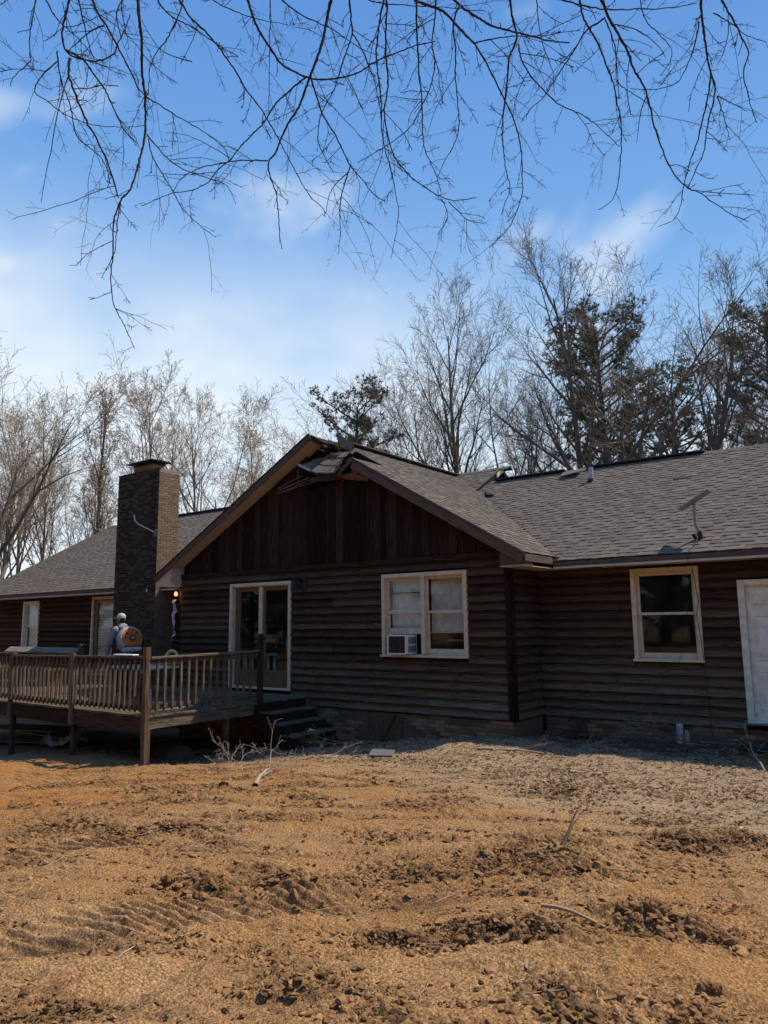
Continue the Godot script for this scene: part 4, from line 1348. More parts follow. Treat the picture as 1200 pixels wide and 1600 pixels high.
func field_mesh(b: MB, caps: Array, k: float, cell: float, col: Color, frame: Transform3D) -> void:
	# surface nets over smoothly joined tapered capsules [a, b, ra, rb]
	var lo := Vector3.INF
	var hi := -Vector3.INF
	for c in caps:
		var r := maxf(c[2], c[3]) + cell * 2.0
		for p in [c[0], c[1]]:
			lo = lo.min(p - Vector3.ONE * r)
			hi = hi.max(p + Vector3.ONE * r)
	var nx := int((hi.x - lo.x) / cell) + 2
	var ny := int((hi.y - lo.y) / cell) + 2
	var nz := int((hi.z - lo.z) / cell) + 2
	var d := PackedFloat32Array()
	d.resize(nx * ny * nz)
	d.fill(1.0)
	for c in caps:
		var a: Vector3 = c[0]
		var e: Vector3 = c[1]
		var r := maxf(c[2], c[3]) + k + cell * 2.0
		var l := (a.min(e) - Vector3.ONE * r - lo) / cell
		var h := (a.max(e) + Vector3.ONE * r - lo) / cell
		var ba := e - a
		var bb := maxf(ba.length_squared(), 1e-9)
		for z in range(maxi(0, int(l.z)), mini(nz, int(h.z) + 2)):
			for y in range(maxi(0, int(l.y)), mini(ny, int(h.y) + 2)):
				for x in range(maxi(0, int(l.x)), mini(nx, int(h.x) + 2)):
					var p := lo + Vector3(x, y, z) * cell
					var t := clampf((p - a).dot(ba) / bb, 0.0, 1.0)
					var v := p.distance_to(a + ba * t) - lerpf(c[2], c[3], t)
					var q := (z * ny + y) * nx + x
					var o := d[q]
					var w := clampf(0.5 + 0.5 * (o - v) / k, 0.0, 1.0)
					d[q] = lerpf(o, v, w) - k * w * (1.0 - w)
	var at := {}
	var first := b.v.size()
	for z in nz - 1:
		for y in ny - 1:
			for x in nx - 1:
				var q := (z * ny + y) * nx + x
				var inside := 0
				var vals := []
				for s in 8:
					var vv := d[q + (s & 1) + ((s >> 1) & 1) * nx + ((s >> 2) & 1) * nx * ny]
					vals.append(vv)
					if vv < 0.0:
						inside += 1
				if inside == 0 or inside == 8:
					continue
				var sum := Vector3.ZERO
				var cnt := 0
				for s in 8:
					for ax in 3:
						if (s >> ax) & 1:
							continue
						var s2 := s | (1 << ax)
						if (vals[s] < 0.0) != (vals[s2] < 0.0):
							var t: float = vals[s] / (vals[s] - vals[s2])
							var pa := Vector3(s & 1, (s >> 1) & 1, (s >> 2) & 1)
							pa[ax] = t
							sum += pa
							cnt += 1
				var g := Vector3(vals[1] + vals[3] + vals[5] + vals[7] - vals[0] - vals[2] - vals[4] - vals[6], vals[2] + vals[3] + vals[6] + vals[7] - vals[0] - vals[1] - vals[4] - vals[5], vals[4] + vals[5] + vals[6] + vals[7] - vals[0] - vals[1] - vals[2] - vals[3])
				at[q] = b.v.size()
				b.v.append(frame * (lo + (Vector3(x, y, z) + sum / cnt) * cell))
				b.n.append((frame.basis * g).normalized())
				b.c.append(col)
				b.uv.append(Vector2.ZERO)
	for q in at:
		var x: int = q % nx
		var y: int = (q / nx) % ny
		var z: int = q / (nx * ny)
		for ax in 3:
			var step: int = [1, nx, nx * ny][ax]
			var u: int = [nx, nx * ny, 1][ax]
			var w: int = [nx * ny, 1, nx][ax]
			var cu: int = [y, z, x][ax]
			var cw: int = [z, x, y][ax]
			if cu == 0 or cw == 0:
				continue
			if (d[q] < 0.0) == (d[q + step] < 0.0):
				continue
			if not (at.has(q - u) and at.has(q - w) and at.has(q - u - w)):
				continue
			var i0: int = at[q]
			var i1: int = at[q - u]
			var i2: int = at[q - u - w]
			var i3: int = at[q - w]
			if d[q] < 0.0:
				b.i.append_array(PackedInt32Array([i0, i2, i1, i0, i3, i2]))
			else:
				b.i.append_array(PackedInt32Array([i0, i1, i2, i0, i2, i3]))

func crumple(b: MB, deep: float, freq: float) -> void:
	# folds of cloth: the surface moved along its normals, then the normals bent to match
	var f := FastNoiseLite.new()
	f.seed = 61
	f.frequency = freq
	f.fractal_octaves = 2
	for k in b.v.size():
		var p := b.v[k] * Vector3(1.0, 1.7, 1.0)
		var h := f.get_noise_3dv(p)
		var e := 0.01
		var g := Vector3(f.get_noise_3dv(p + Vector3(e, 0, 0)) - h, (f.get_noise_3dv(p + Vector3(0, e, 0)) - h) * 1.7, f.get_noise_3dv(p + Vector3(0, 0, e)) - h) / e
		var n := b.n[k]
		b.v[k] += n * h * deep
		b.n[k] = (n - (g - n * g.dot(n)) * deep).normalized()

func build_person() -> void:
	var f := Vector3(-0.96, 0, -0.12).normalized()
	var right := f.cross(Vector3.UP)
	var fr := Transform3D(Basis(right, Vector3.UP, -f), Vector3.ZERO)
	var at := Vector3(-14.62, 0.224, -9.85)
	var p := thing("person", "person in grey sweatshirt and pale cap beside the brick chimney on the deck", "person", at)
	var skin := Color(1, 1, 1)
	var b := MB.new()
	var sh := Vector3(0, 1.34, -0.09)
	var hip := Vector3(0, 0.88, 0.06)
	var el := Vector3(-0.27, 1.06, -0.16)
	var wr := Vector3(-0.24, 0.82, -0.30)
	var er := Vector3(0.27, 1.08, -0.26)
	var wrr := Vector3(0.20, 0.92, -0.48)
	var neck := Vector3(0, 1.42, -0.12)
	var head := Vector3(-0.01, 1.57, -0.18)
	field_mesh(b, [
		[hip, sh, 0.125, 0.13], [Vector3(-0.09, 0.86, 0.06), Vector3(-0.11, 0.46, -0.02), 0.085, 0.058], [Vector3(-0.11, 0.46, -0.02), Vector3(-0.12, 0.09, 0.08), 0.055, 0.04],
		[Vector3(0.09, 0.86, 0.06), Vector3(0.12, 0.46, -0.10), 0.085, 0.058], [Vector3(0.12, 0.46, -0.10), Vector3(0.13, 0.09, -0.04), 0.055, 0.04],
		[Vector3(-0.12, 0.05, 0.10), Vector3(-0.13, 0.04, -0.08), 0.042, 0.034], [Vector3(0.13, 0.05, -0.02), Vector3(0.14, 0.04, -0.20), 0.042, 0.034],
		[sh + Vector3(-0.17, 0.0, 0.0), el, 0.05, 0.04], [el, wr, 0.04, 0.028], [sh + Vector3(0.17, 0, 0), er, 0.05, 0.04], [er, wrr, 0.04, 0.028],
		[sh + Vector3(-0.17, 0, 0), sh + Vector3(0.17, 0, 0), 0.06, 0.06], [sh, neck, 0.075, 0.058], [neck, head + Vector3(0, -0.05, 0.02), 0.056, 0.055]], 0.03, 0.022, skin, fr)
	field_mesh(b, [
		[head + Vector3(0, 0.02, 0.015), head + Vector3(0, 0.0, 0.0), 0.094, 0.088], [head + Vector3(0, -0.04, -0.03), head + Vector3(0, -0.085, -0.055), 0.068, 0.046],
		[head + Vector3(0, 0.01, -0.09), head + Vector3(0, -0.03, -0.112), 0.012, 0.016], [head + Vector3(-0.085, -0.03, 0.0), head + Vector3(-0.088, 0.015, 0.01), 0.012, 0.016],
		[head + Vector3(0.085, -0.03, 0.0), head + Vector3(0.088, 0.015, 0.01), 0.012, 0.016], [head + Vector3(-0.02, -0.068, -0.098), head + Vector3(0.02, -0.068, -0.098), 0.009, 0.009]], 0.02, 0.009, skin, fr)
	for s in [[wr, Vector3(0.1, -1.0, -0.25)], [wrr, Vector3(-0.1, -0.6, -0.8)]]:
		var w: Vector3 = s[0]
		var dn: Vector3 = s[1].normalized()
		var sd := dn.cross(Vector3(1, 0, 0)).normalized()
		var pn := sd.cross(dn)
		var caps := [[w, w + dn * 0.06, 0.024, 0.026], [w + dn * 0.05 + sd * 0.022, w + dn * 0.085 + sd * 0.028, 0.016, 0.014], [w + dn * 0.05 - sd * 0.022, w + dn * 0.085 - sd * 0.028, 0.016, 0.014]]
		var lens := [0.07, 0.08, 0.075, 0.058]
		for k in 4:
			var o := w + dn * 0.088 + sd * (0.031 - 0.0207 * k)
			var m1: Vector3 = o + dn * lens[k] * 0.5 + pn * 0.006
			caps.append([o, m1, 0.0095, 0.009])
			caps.append([m1, m1 + dn * lens[k] * 0.42 + pn * 0.022, 0.009, 0.0075])
		caps.append([w + dn * 0.03 + sd * 0.026, w + dn * 0.065 + sd * 0.058 + pn * 0.012, 0.012, 0.010])
		caps.append([w + dn * 0.065 + sd * 0.058 + pn * 0.012, w + dn * 0.095 + sd * 0.062 + pn * 0.026, 0.010, 0.008])
		field_mesh(b, caps, 0.006, 0.006, skin, fr)
	obj("body", b.mesh(), M.skin, p)
	var j := MB.new()
	field_mesh(j, [
		[hip + Vector3(0, 0.02, 0.01), hip.lerp(sh, 0.5) + Vector3(0, 0, 0.01), 0.165, 0.16], [hip.lerp(sh, 0.5), sh, 0.17, 0.155], [sh + Vector3(-0.17, 0, 0), sh + Vector3(0.17, 0, 0), 0.085, 0.085],
		[sh + Vector3(-0.18, 0.0, 0.0), el, 0.078, 0.066], [el, wr + Vector3(0, 0.015, 0), 0.066, 0.045], [sh + Vector3(0.18, 0, 0), er, 0.078, 0.066], [er, wrr + Vector3(0, 0.01, 0.02), 0.066, 0.045],
		[neck + Vector3(-0.04, -0.01, 0.04), neck + Vector3(0.04, -0.01, 0.04), 0.055, 0.055]], 0.035, 0.02, Color(0.36, 0.37, 0.39), fr)
	crumple(j, 0.011, 11.0)
	obj("sweatshirt", j.mesh(), M.cloth, p)
	var t := MB.new()
	field_mesh(t, [[hip, hip + Vector3(0, -0.05, 0), 0.15, 0.15],
		[Vector3(-0.09, 0.86, 0.06), Vector3(-0.11, 0.46, -0.02), 0.11, 0.08], [Vector3(-0.11, 0.46, -0.02), Vector3(-0.12, 0.11, 0.08), 0.08, 0.068],
		[Vector3(0.09, 0.86, 0.06), Vector3(0.12, 0.46, -0.10), 0.11, 0.08], [Vector3(0.12, 0.46, -0.10), Vector3(0.13, 0.11, -0.04), 0.08, 0.068]], 0.03, 0.022, Color(0.05, 0.058, 0.075), fr)
	crumple(t, 0.010, 9.0)
	obj("trousers", t.mesh(), M.cloth, p)
	var s := MB.new()
	field_mesh(s, [[Vector3(-0.12, 0.055, 0.10), Vector3(-0.13, 0.045, -0.10), 0.054, 0.045], [Vector3(0.13, 0.055, -0.02), Vector3(0.14, 0.045, -0.22), 0.054, 0.045]], 0.01, 0.015, Color(0.05, 0.035, 0.025), fr)
	obj("boots", s.mesh(), M.cloth, p)
	var h := MB.new()
	field_mesh(h, [[head + Vector3(0, 0.062, 0.025), head + Vector3(0, 0.066, -0.02), 0.093, 0.085]], 0.01, 0.012, Color(0.72, 0.71, 0.67), fr)
	h.col = Color(0.72, 0.71, 0.67)
	h.box(fr * (head + Vector3(0, 0.045, -0.14)), Vector3(0.15, 0.012, 0.11), fr.basis, 0.005)
	obj("cap", h.mesh(), M.cloth, p)
	var hr := MB.new()
	field_mesh(hr, [[head + Vector3(0, 0.01, 0.045), head + Vector3(0, -0.035, 0.05), 0.078, 0.06]], 0.01, 0.012, Color(0.06, 0.045, 0.035), fr)
	obj("hair", hr.mesh(), M.cloth, p)
	# leaf blower carried on the back
	var c := thing("leaf_blower", "orange and white backpack leaf blower on the back of the person in grey", "leaf blower", at)
	var bt := fr.basis * Basis(Vector3.RIGHT, -0.25)
	var axis := Basis(bt.x, bt.z, -bt.y)      # lathe axis points away from the back
	var o := fr * Vector3(0.0, 1.13, 0.17)
	var m := MB.new()
	m.lathe(o, axis, [[0.0, 0.0], [0.25, 0.0], [0.275, 0.03], [0.275, 0.13], [0.245, 0.17], [0.225, 0.175]], 32)
	obj("casing", m.mesh(), M.blower_shell, c)
	m = MB.new()
	m.lathe(o, axis, [[0.226, 0.165], [0.215, 0.19], [0.12, 0.205], [0.0, 0.205]], 32)
	obj("engine_cover", m.mesh(), M.orange, c)
	m = MB.new()
	m.lathe(o, axis, [[0.075, 0.19], [0.07, 0.222], [0.045, 0.225]], 20)
	obj("starter_ring", m.mesh(), M.black, c)
	m = MB.new()
	m.lathe(o, axis, [[0.045, 0.20], [0.042, 0.235], [0.0, 0.24]], 16)
	obj("starter_hub", m.mesh(), M.grey_plastic, c)
	m = MB.new()
	for q in [[-0.11, 0.10, 0.028], [-0.15, 0.02, 0.018], [0.11, 0.12, 0.02]]:
		m.lathe(o + axis.x * q[0] - axis.z * q[1], axis, [[q[2], 0.17], [q[2], 0.206], [0.0, 0.207]], 10)
	obj("cover_hole", m.mesh(), M.black, c)
	m = MB.new()
	m.box(o + axis * Vector3(0.02, 0.10, 0.23), Vector3(0.40, 0.20, 0.10), axis, 0.03)
	obj("fuel_tank", m.mesh(), M.wrap, c)
	m = MB.new()
	m.box(o + axis * Vector3(0.02, 0.185, 0.19), Vector3(0.42, 0.03, 0.025), axis, 0.006)
	obj("tank_band", m.mesh(), M.black, c)
	var hose := []
	var rad := []
	for k in 15:
		var u := k / 14.0
		hose.append(o + axis * Vector3(0.20 + 0.14 * sin(u * PI), 0.05 - 0.25 * u, -0.06 + 0.32 * u))
		rad.append(0.062 + 0.006 * (k % 2))
	m = MB.new()
	m.tube(hose, rad, 12)
	m.tube([hose[14], fr * Vector3(0.25, 0.86, -0.35), fr * Vector3(0.22, 0.55, -0.95)], [0.05, 0.045, 0.036], 12)
	obj("blower_tube", m.mesh(), M.black, c)
	m = MB.new()
	for q in [-0.11, 0.11]:
		m.tube([fr * Vector3(q, 1.36, 0.02), fr * Vector3(q * 1.2, 1.46, -0.10), fr * Vector3(q * 1.4, 1.40, -0.30), fr * Vector3(q * 1.5, 1.15, -0.30), fr * Vector3(q, 0.98, -0.02)], [0.022, 0.022, 0.022, 0.022, 0.02], 6)
	m.box(fr * Vector3(0, 1.15, 0.13), Vector3(0.32, 0.46, 0.07), bt, 0.03)
	obj("harness", m.mesh(), M.black, c)


# ---------------------------------------------------------------- smaller things

func small_things() -> void:
	# air conditioner in the window
	var ac := thing("air_conditioner", "white window air conditioner with brown grille in the left half of the double window", "air conditioner", Vector3(-8.03, 1.085, -11.2))
	var b := MB.new()
	frame_ring(b, -0.215, 0.215, 0.0, 0.36, 0.07, 0.10, 0.025, 0.03, 0.025, 0.03, 0.004)
	b.box(Vector3(0, 0.18, -0.10), Vector3(0.42, 0.35, 0.335), Basis.IDENTITY, 0.006)
	obj("case", b.mesh(), M.white_paint, ac)
	var g := obj("grille", one_box(Vector3(0, 0.18, 0.072), Vector3(0.372, 0.302, 0.012)), M.ply, ac)
	for k in 16:
		obj("fin", one_box(Vector3(0, 0.042 + k * 0.0185, 0.084), Vector3(0.366, 0.005, 0.012), Basis(Vector3.RIGHT, 0.4)), M.fascia, g)
	for k in 7:
		for r in 2:
			obj("side_louvre", one_box(Vector3(0.212, 0.10 + r * 0.15, -0.21 + k * 0.036), Vector3(0.006, 0.12, 0.018)), M.black, ac)
	# lantern by the sliding door
	var l := thing("wall_lantern", "black conical wall light beside the top of the sliding door", "wall light", Vector3(-10.62, 2.53, GZ + 0.03))
	obj("mounting_block", one_box(Vector3(0.06, -0.03, 0.0), Vector3(0.16, 0.30, 0.04), Basis.IDENTITY, 0.005, Color(0.10, 0.075, 0.06)), M.siding, l)
	b = MB.new()
	b.tube([Vector3(0, 0.02, 0.02), Vector3(0, 0.07, 0.09), Vector3(0, 0.07, 0.17), Vector3(0, 0.02, 0.20)], [0.014, 0.012, 0.012, 0.014], 8)
	b.lathe(Vector3(0, 0.02, 0.0), Basis(Vector3.RIGHT, PI * 0.5), [[0.0, 0.0], [0.055, 0.005], [0.05, 0.03]], 14)
	obj("bracket", b.mesh(), M.black, l)
	b = MB.new()
	b.lathe(Vector3(0, -0.16, 0.20), Basis.IDENTITY, [[0.115, 0.0], [0.06, 0.10], [0.035, 0.15], [0.03, 0.19], [0.0, 0.20]], 20)
	obj("shade", b.mesh(), M.black, l)
	# lit lamp at the corner by the chimney
	l = thing("porch_lamp", "small round lit lamp under the eave between chimney and gable wall", "lamp", Vector3(-14.74, 2.40, -11.36))
	b = MB.new()
	b.lathe(Vector3(0, -0.085, 0.06), Basis.IDENTITY, [[0.0, 0.04], [0.028, 0.046], [0.042, 0.07], [0.044, 0.095], [0.038, 0.125], [0.022, 0.15], [0.0, 0.155]], 18)
	obj("globe", b.mesh(), M.glow, l)
	b = MB.new()
	b.lathe(Vector3(0, 0.085, 0.06), Basis.IDENTITY, [[0.0, 0.0], [0.06, 0.003], [0.05, 0.04], [0.0, 0.045]], 14)
	b.tube([Vector3(0.0, 0.11, 0.06), Vector3(0.0, 0.15, 0.0), Vector3(0.0, 0.15, -0.05)], [0.012, 0.012, 0.012], 8)
	obj("fitting", b.mesh(), M.black, l)
	var om := OmniLight3D.new()
	om.name = "bulb_light"
	om.light_color = Color(1.0, 0.74, 0.42)
	om.light_energy = 0.05
	om.omni_range = 30.0
	om.omni_attenuation = 2.0
	om.light_size = 0.05
	om.shadow_enabled = true
	l.add_child(om)
	om.position = Vector3(0, 0.0, 0.06)
	# torn house wrap hanging in the gap
	b = MB.new()
	var f := FastNoiseLite.new()
	f.seed = 5
	f.frequency = 2.2
	for k in 14:
		var y0 := 2.28 - k * 0.07
		var y1 := y0 - 0.07
		var w0 := 0.10 + 0.07 * f.get_noise_1d(k * 0.7) - 0.004 * k
		var w1 := 0.10 + 0.07 * f.get_noise_1d((k + 1) * 0.7) - 0.004 * (k + 1)
		var c0 := -14.82 + 0.09 * f.get_noise_1d(k * 0.3 + 20.0)
		var c1 := -14.82 + 0.09 * f.get_noise_1d((k + 1) * 0.3 + 20.0)
		var z0 := -11.35 + 0.05 * f.get_noise_1d(k * 0.6 + 40.0)
		var z1 := -11.35 + 0.05 * f.get_noise_1d((k + 1) * 0.6 + 40.0)
		b.quad(Vector3(c0 - w0, y0, z0), Vector3(c0 + w0, y0, z0 + 0.04), Vector3(c1 + w1, y1, z1 + 0.04), Vector3(c1 - w1, y1, z1), Vector3(0, 0, 1))
		b.quad(Vector3(c0 - w0, y0, z0 - 0.003), Vector3(c0 + w0, y0, z0 + 0.037), Vector3(c1 + w1, y1, z1 + 0.037), Vector3(c1 - w1, y1, z1 - 0.003), Vector3(0, 0, -1))
	tag(obj("torn_house_wrap", b.mesh(), M.wrap), "torn pale house wrap hanging between the chimney and the gable wall corner", "house wrap")
	b = MB.new()
	b.tube([Vector3(-14.8, 2.2, -11.30), Vector3(-14.72, 1.7, -11.28), Vector3(-14.85, 1.2, -11.25), Vector3(-14.75, 0.8, -11.22), Vector3(-14.9, 0.24, -11.2)], [0.006, 0.006, 0.006, 0.006, 0.006], 5)
	tag(obj("hanging_wire", b.mesh(), M.grey_plastic), "thin loose wire hanging below the torn house wrap beside the chimney", "wire")
	# bracket on the chimney
	var k := thing("antenna_bracket", "bent silver pipe bracket bolted to the sooty chimney front", "bracket", Vector3(-16.47, 4.08, -11.89))
	b = MB.new()
	b.tube([Vector3(0, 0.03, 0.01), Vector3(-0.16, 0.13, 0.12), Vector3(-0.40, 0.27, 0.25), Vector3(-0.49, 0.36, 0.29), Vector3(-0.54, 0.52, 0.29)], [0.022, 0.022, 0.022, 0.022, 0.022], 10)
	obj("pipe", b.mesh(), M.steel, k)
	obj("base_plate", one_box(Vector3(0.02, 0.02, 0.008), Vector3(0.12, 0.20, 0.012), Basis.IDENTITY, 0.003), M.dull_metal, k)
	b = MB.new()
	for q in [[-0.02, 0.08], [0.06, 0.08], [-0.02, -0.05], [0.06, -0.05]]:
		b.box(Vector3(q[0], q[1], 0.018), Vector3(0.018, 0.018, 0.012))
	obj("bolt", b.mesh(), M.dull_metal, k)
	# flat antenna on the roof
	var up := Vector3(0, 1, SL).normalized()
	k = thing("satellite_antenna", "flat grey satellite panel on a bent mast clamped to the lower roof edge", "antenna", Vector3(-2.996, 2.95, -12.565))
	b = MB.new()
	b.tube([Vector3(0.0, 0.02, 0.0), Vector3(0.01, 0.10, 0.0), Vector3(-0.04, 0.24, 0.0), Vector3(-0.05, 0.36, 0.0), Vector3(-0.045, 0.61, 0.0)], [0.026, 0.026, 0.025, 0.024, 0.024], 10)
	obj("mast", b.mesh(), M.grey_plastic, k)
	b = MB.new()
	var rt := Basis(Vector3.RIGHT, up, Vector3.RIGHT.cross(up))
	b.box(Vector3(0, 0.005, 0), Vector3(0.16, 0.012, 0.22), rt, 0.003)
	b.box(Vector3(0.02, 0.06, 0.02), Vector3(0.07, 0.13, 0.09), Basis.IDENTITY, 0.008)
	b.box(Vector3(-0.06, 0.04, 0.06), Vector3(0.05, 0.09, 0.03), Basis(Vector3.BACK, 0.5), 0.004)
	obj("roof_mount", b.mesh(), M.black, k)
	b = MB.new()
	b.box(Vector3(0.05, 0.09, 0.05), Vector3(0.025, 0.10, 0.02), Basis(Vector3.BACK, -0.3), 0.003)
	b.box(Vector3(-0.03, 0.09, 0.055), Vector3(0.02, 0.12, 0.02), Basis(Vector3.BACK, 0.2), 0.003)
	obj("clamp", b.mesh(), M.steel, k)
	var long := Vector3(0.47, 0.27, -0.02).normalized()
	var short := Vector3(0.28, 0.10, 0.95)
	short = (short - long * short.dot(long)).normalized()
	var pn := MB.new()
	pn.box(Vector3(-0.03, 0.64, 0.0), Vector3(0.56, 0.022, 0.34), Basis(long, short.cross(long), short), 0.008)
	pn.col = Color(1, 1, 1)
	obj("panel", pn.mesh(), M.grey_panel, k)
	b = MB.new()
	b.tube([Vector3(-2.985, 3.02, -12.50), Vector3(-3.0, 2.86, -12.30), Vector3(-3.06, 2.72, -12.06), Vector3(-3.07, 2.58, -12.05), Vector3(-3.10, 2.48, -12.40), Vector3(-3.08, 2.2, -12.43), Vector3(-3.05, 1.95, -12.43), Vector3(-3.09, 1.75, -12.42), Vector3(-3.06, 1.4, -12.43), Vector3(-3.03, 1.05, -12.41), Vector3(-3.02, 0.6, -12.44), Vector3(-3.0, 0.1, -12.45), Vector3(-2.99, -0.2, -12.42)], [0.005, 0.005, 0.005, 0.005, 0.005, 0.005, 0.005, 0.005, 0.005, 0.005, 0.005, 0.005, 0.005], 5)
	tag(obj("antenna_cable", b.mesh(), M.black), "thin black cable from the roof antenna down past the right window", "cable")
	b = MB.new()
	b.tube([Vector3(-3.12, 2.45, -12.43), Vector3(-3.2, 1.9, -12.42), Vector3(-3.33, 1.2, -12.42), Vector3(-3.40, 1.0, -12.40), Vector3(-3.46, 0.7, -12.44), Vector3(-3.45, 0.3, -12.45)], [0.003, 0.003, 0.003, 0.003, 0.003, 0.003], 5)
	tag(obj("loose_wire", b.mesh(), M.black), "second thinner black wire crossing the right window's lower pane and sill", "wire")
	# drain pipes at the foot of the right wall
	for q in [[-3.44, 0.045, 0.052, 0.40, "taller white pipe stub at the foot of the wall below the right window"], [-3.335, -0.05, 0.03, 0.32, "shorter white pipe stub just right of the taller pipe at the wall foot"]]:
		b = MB.new()
		b.lathe(Vector3(q[0], q[1] - q[3], -12.30), Basis.IDENTITY, [[q[2], 0.0], [q[2], q[3] - 0.02], [q[2] * 0.8, q[3]], [0.0, q[3] + 0.005]], 16)
		tag(obj("pipe_stub", b.mesh(), M.wrap), q[4], "pipe", "pipe stubs by the wall")
	tag(obj("door_step", one_box(Vector3(-1.75, -0.19, -12.2), Vector3(1.5, 0.09, 0.42), Basis.IDENTITY, 0.008, Color(0.12, 0.1, 0.085)), M.deckwood), "low weathered plank step in front of the white panelled door", "step")
	# table on the deck with tools
	var t := thing("work_table", "low table with a pale top standing on the deck behind the pickets", "table", Vector3(-13.65, 0.224, -9.65), -0.02)
	obj("table_top", one_box(Vector3(0, 0.57, 0), Vector3(1.5, 0.05, 0.9), Basis.IDENTITY, 0.012), M.curtain, t)
	for q in [[-0.66, -0.36], [0.66, -0.36], [-0.66, 0.36], [0.66, 0.36]]:
		obj("leg", one_box(Vector3(q[0], 0.27, q[1]), Vector3(0.04, 0.54, 0.04), Basis.IDENTITY, 0.006), M.dull_metal, t)
	var saw := thing("chainsaw", "orange chainsaw with a yellow hand loop lying on the deck table", "chainsaw", Vector3(-13.05, 0.82, -9.95), 0.4)
	obj("motor_housing", one_box(Vector3(0, 0.09, 0), Vector3(0.34, 0.16, 0.18), Basis.IDENTITY, 0.03), M.orange, saw)
	b = MB.new()
	var loop := []
	var lr := []
	for q in 13:
		var a := PI * q / 12.0
		loop.append(Vector3(cos(a) * 0.15, 0.10 + sin(a) * 0.21, 0.0))
		lr.append(0.034)
	b.tube(loop, lr, 10)
	obj("hand_loop", b.mesh(), M.yellow_wood, saw)
	obj("guide_bar", one_box(Vector3(-0.38, 0.08, 0.02), Vector3(0.46, 0.08, 0.01), Basis.IDENTITY, 0.003), M.steel, saw)
	tag(obj("tool_tray", one_box(Vector3(-10.98, 1.178, -7.44), Vector3(0.55, 0.022, 0.13), Basis.IDENTITY, 0.006), M.white_paint), "thin white tray lying on the front rail left of the corner post", "tray")
	tag(obj("white_board", one_box(Vector3(-10.60, 0.42, -7.66), Vector3(0.09, 0.40, 0.02), Basis(Vector3.BACK, 0.04), 0.003), M.wrap), "short white board standing on the deck right behind the corner post", "board")
	# inside the sliding door
	b = MB.new()
	b.lathe(Vector3(-12.13, 1.02, -11.62), Basis.IDENTITY, [[0.0, 0.0], [0.04, 0.0], [0.055, 0.20], [0.058, 0.205], [0.05, 0.2]], 18)
	tag(obj("foam_cup", b.mesh(), M.white_paint), "white foam cup standing on the ledge behind the sliding door glass", "cup")
	var tb := thing("side_table", "pale narrow table inside the house behind the sliding door", "table", Vector3(-12.2, 0.17, -11.68))
	obj("table_top", one_box(Vector3(0, 0.83, 0), Vector3(0.8, 0.04, 0.3), Basis.IDENTITY, 0.006), M.curtain, tb)
	for q in [[-0.35, -0.1], [0.35, -0.1], [-0.35, 0.1], [0.35, 0.1]]:
		obj("leg", one_box(Vector3(q[0], 0.41, q[1]), Vector3(0.04, 0.82, 0.04)), M.curtain, tb)
	# things lying below and beside the deck
	tag(obj("flat_metal_sheet", one_box(Vector3(-6.80, ground(-6.80, -9.0) + 0.035, -9.0), Vector3(0.36, 0.012, 0.34), Basis(Vector3.UP, 0.5) * Basis(Vector3.RIGHT, 0.10), 0.003), M.dull_metal), "small flat metal sheet lying at the shadow edge before the steps", "metal sheet")
	var n := 0
	for q in [[-16.6, -8.9, 0.30, 0.10, "pale metal sheet on top of the pile under the deck's left end"], [-16.2, -9.3, 0.18, -0.15, "middle metal sheet of the pile under the deck's left end"], [-16.0, -8.6, 0.07, 0.25, "lowest metal sheet of the pile under the deck's left end"]]:
		tag(obj("metal_sheet", one_box(Vector3(q[0], ground(q[0], q[1]) + q[2], q[1]), Vector3(2.6, 0.02, 0.8), Basis(Vector3.UP, q[3]) * Basis(Vector3.BACK, 0.03), 0.003), M.dull_metal), q[4], "metal sheet", "metal sheets under the deck")
	b = MB.new()
	var tf := FastNoiseLite.new()
	tf.seed = 9
	tf.frequency = 2.6
	for ix in 10:
		for iz in 8:
			var pts := []
			for c in [[0, 0], [1, 0], [1, 1], [0, 1]]:
				var px: float = -14.6 + (ix + c[0]) * 0.085
				var pz: float = -8.6 + (iz + c[1]) * 0.08
				pts.append(Vector3(px, ground(px, pz) + 0.10 + maxf(0.0, tf.get_noise_2d(px, pz)) * 0.42, pz))
			b.quad(pts[0], pts[1], pts[2], pts[3], Vector3.UP)
	tag(obj("crumpled_tarp", b.mesh(), M.wrap), "crumpled pale tarp lying under the deck between the front posts", "tarp")
	b = MB.new()
	b.tube([Vector3(-12.8, 0.0, -8.0), Vector3(-12.85, -0.25, -7.9), Vector3(-13.1, -0.5, -7.8), Vector3(-13.5, -0.66, -7.7)], [0.006, 0.006, 0.006, 0.006], 5)
	tag(obj("dangling_cord", b.mesh(), M.black), "thin dark cord dangling from the deck between the two left posts", "cord")
	var gb := MB.new()
	var gf := FastNoiseLite.new()
	gf.seed = 31
	for q in [[-11.15, -8.6, 0.55, 0.30], [-11.6, -8.9, 0.4, 0.26]]:
		field_mesh(gb, [[Vector3(q[0] - q[2] * 0.5, ground(q[0], q[1]), q[1]), Vector3(q[0] + q[2] * 0.5, ground(q[0], q[1]) - 0.03, q[1] + 0.1), q[3] * 0.7, q[3]]], 0.02, 0.06, Color(0.12, 0.095, 0.07), Transform3D.IDENTITY)
	tag(obj("earth_mound", gb.mesh(), M.clod), "low mound of grey earth under the deck behind the corner post", "earth mound")


# ---------------------------------------------------------------- ground

var hn := FastNoiseLite.new()
var hm := FastNoiseLite.new()
var hf := FastNoiseLite.new()
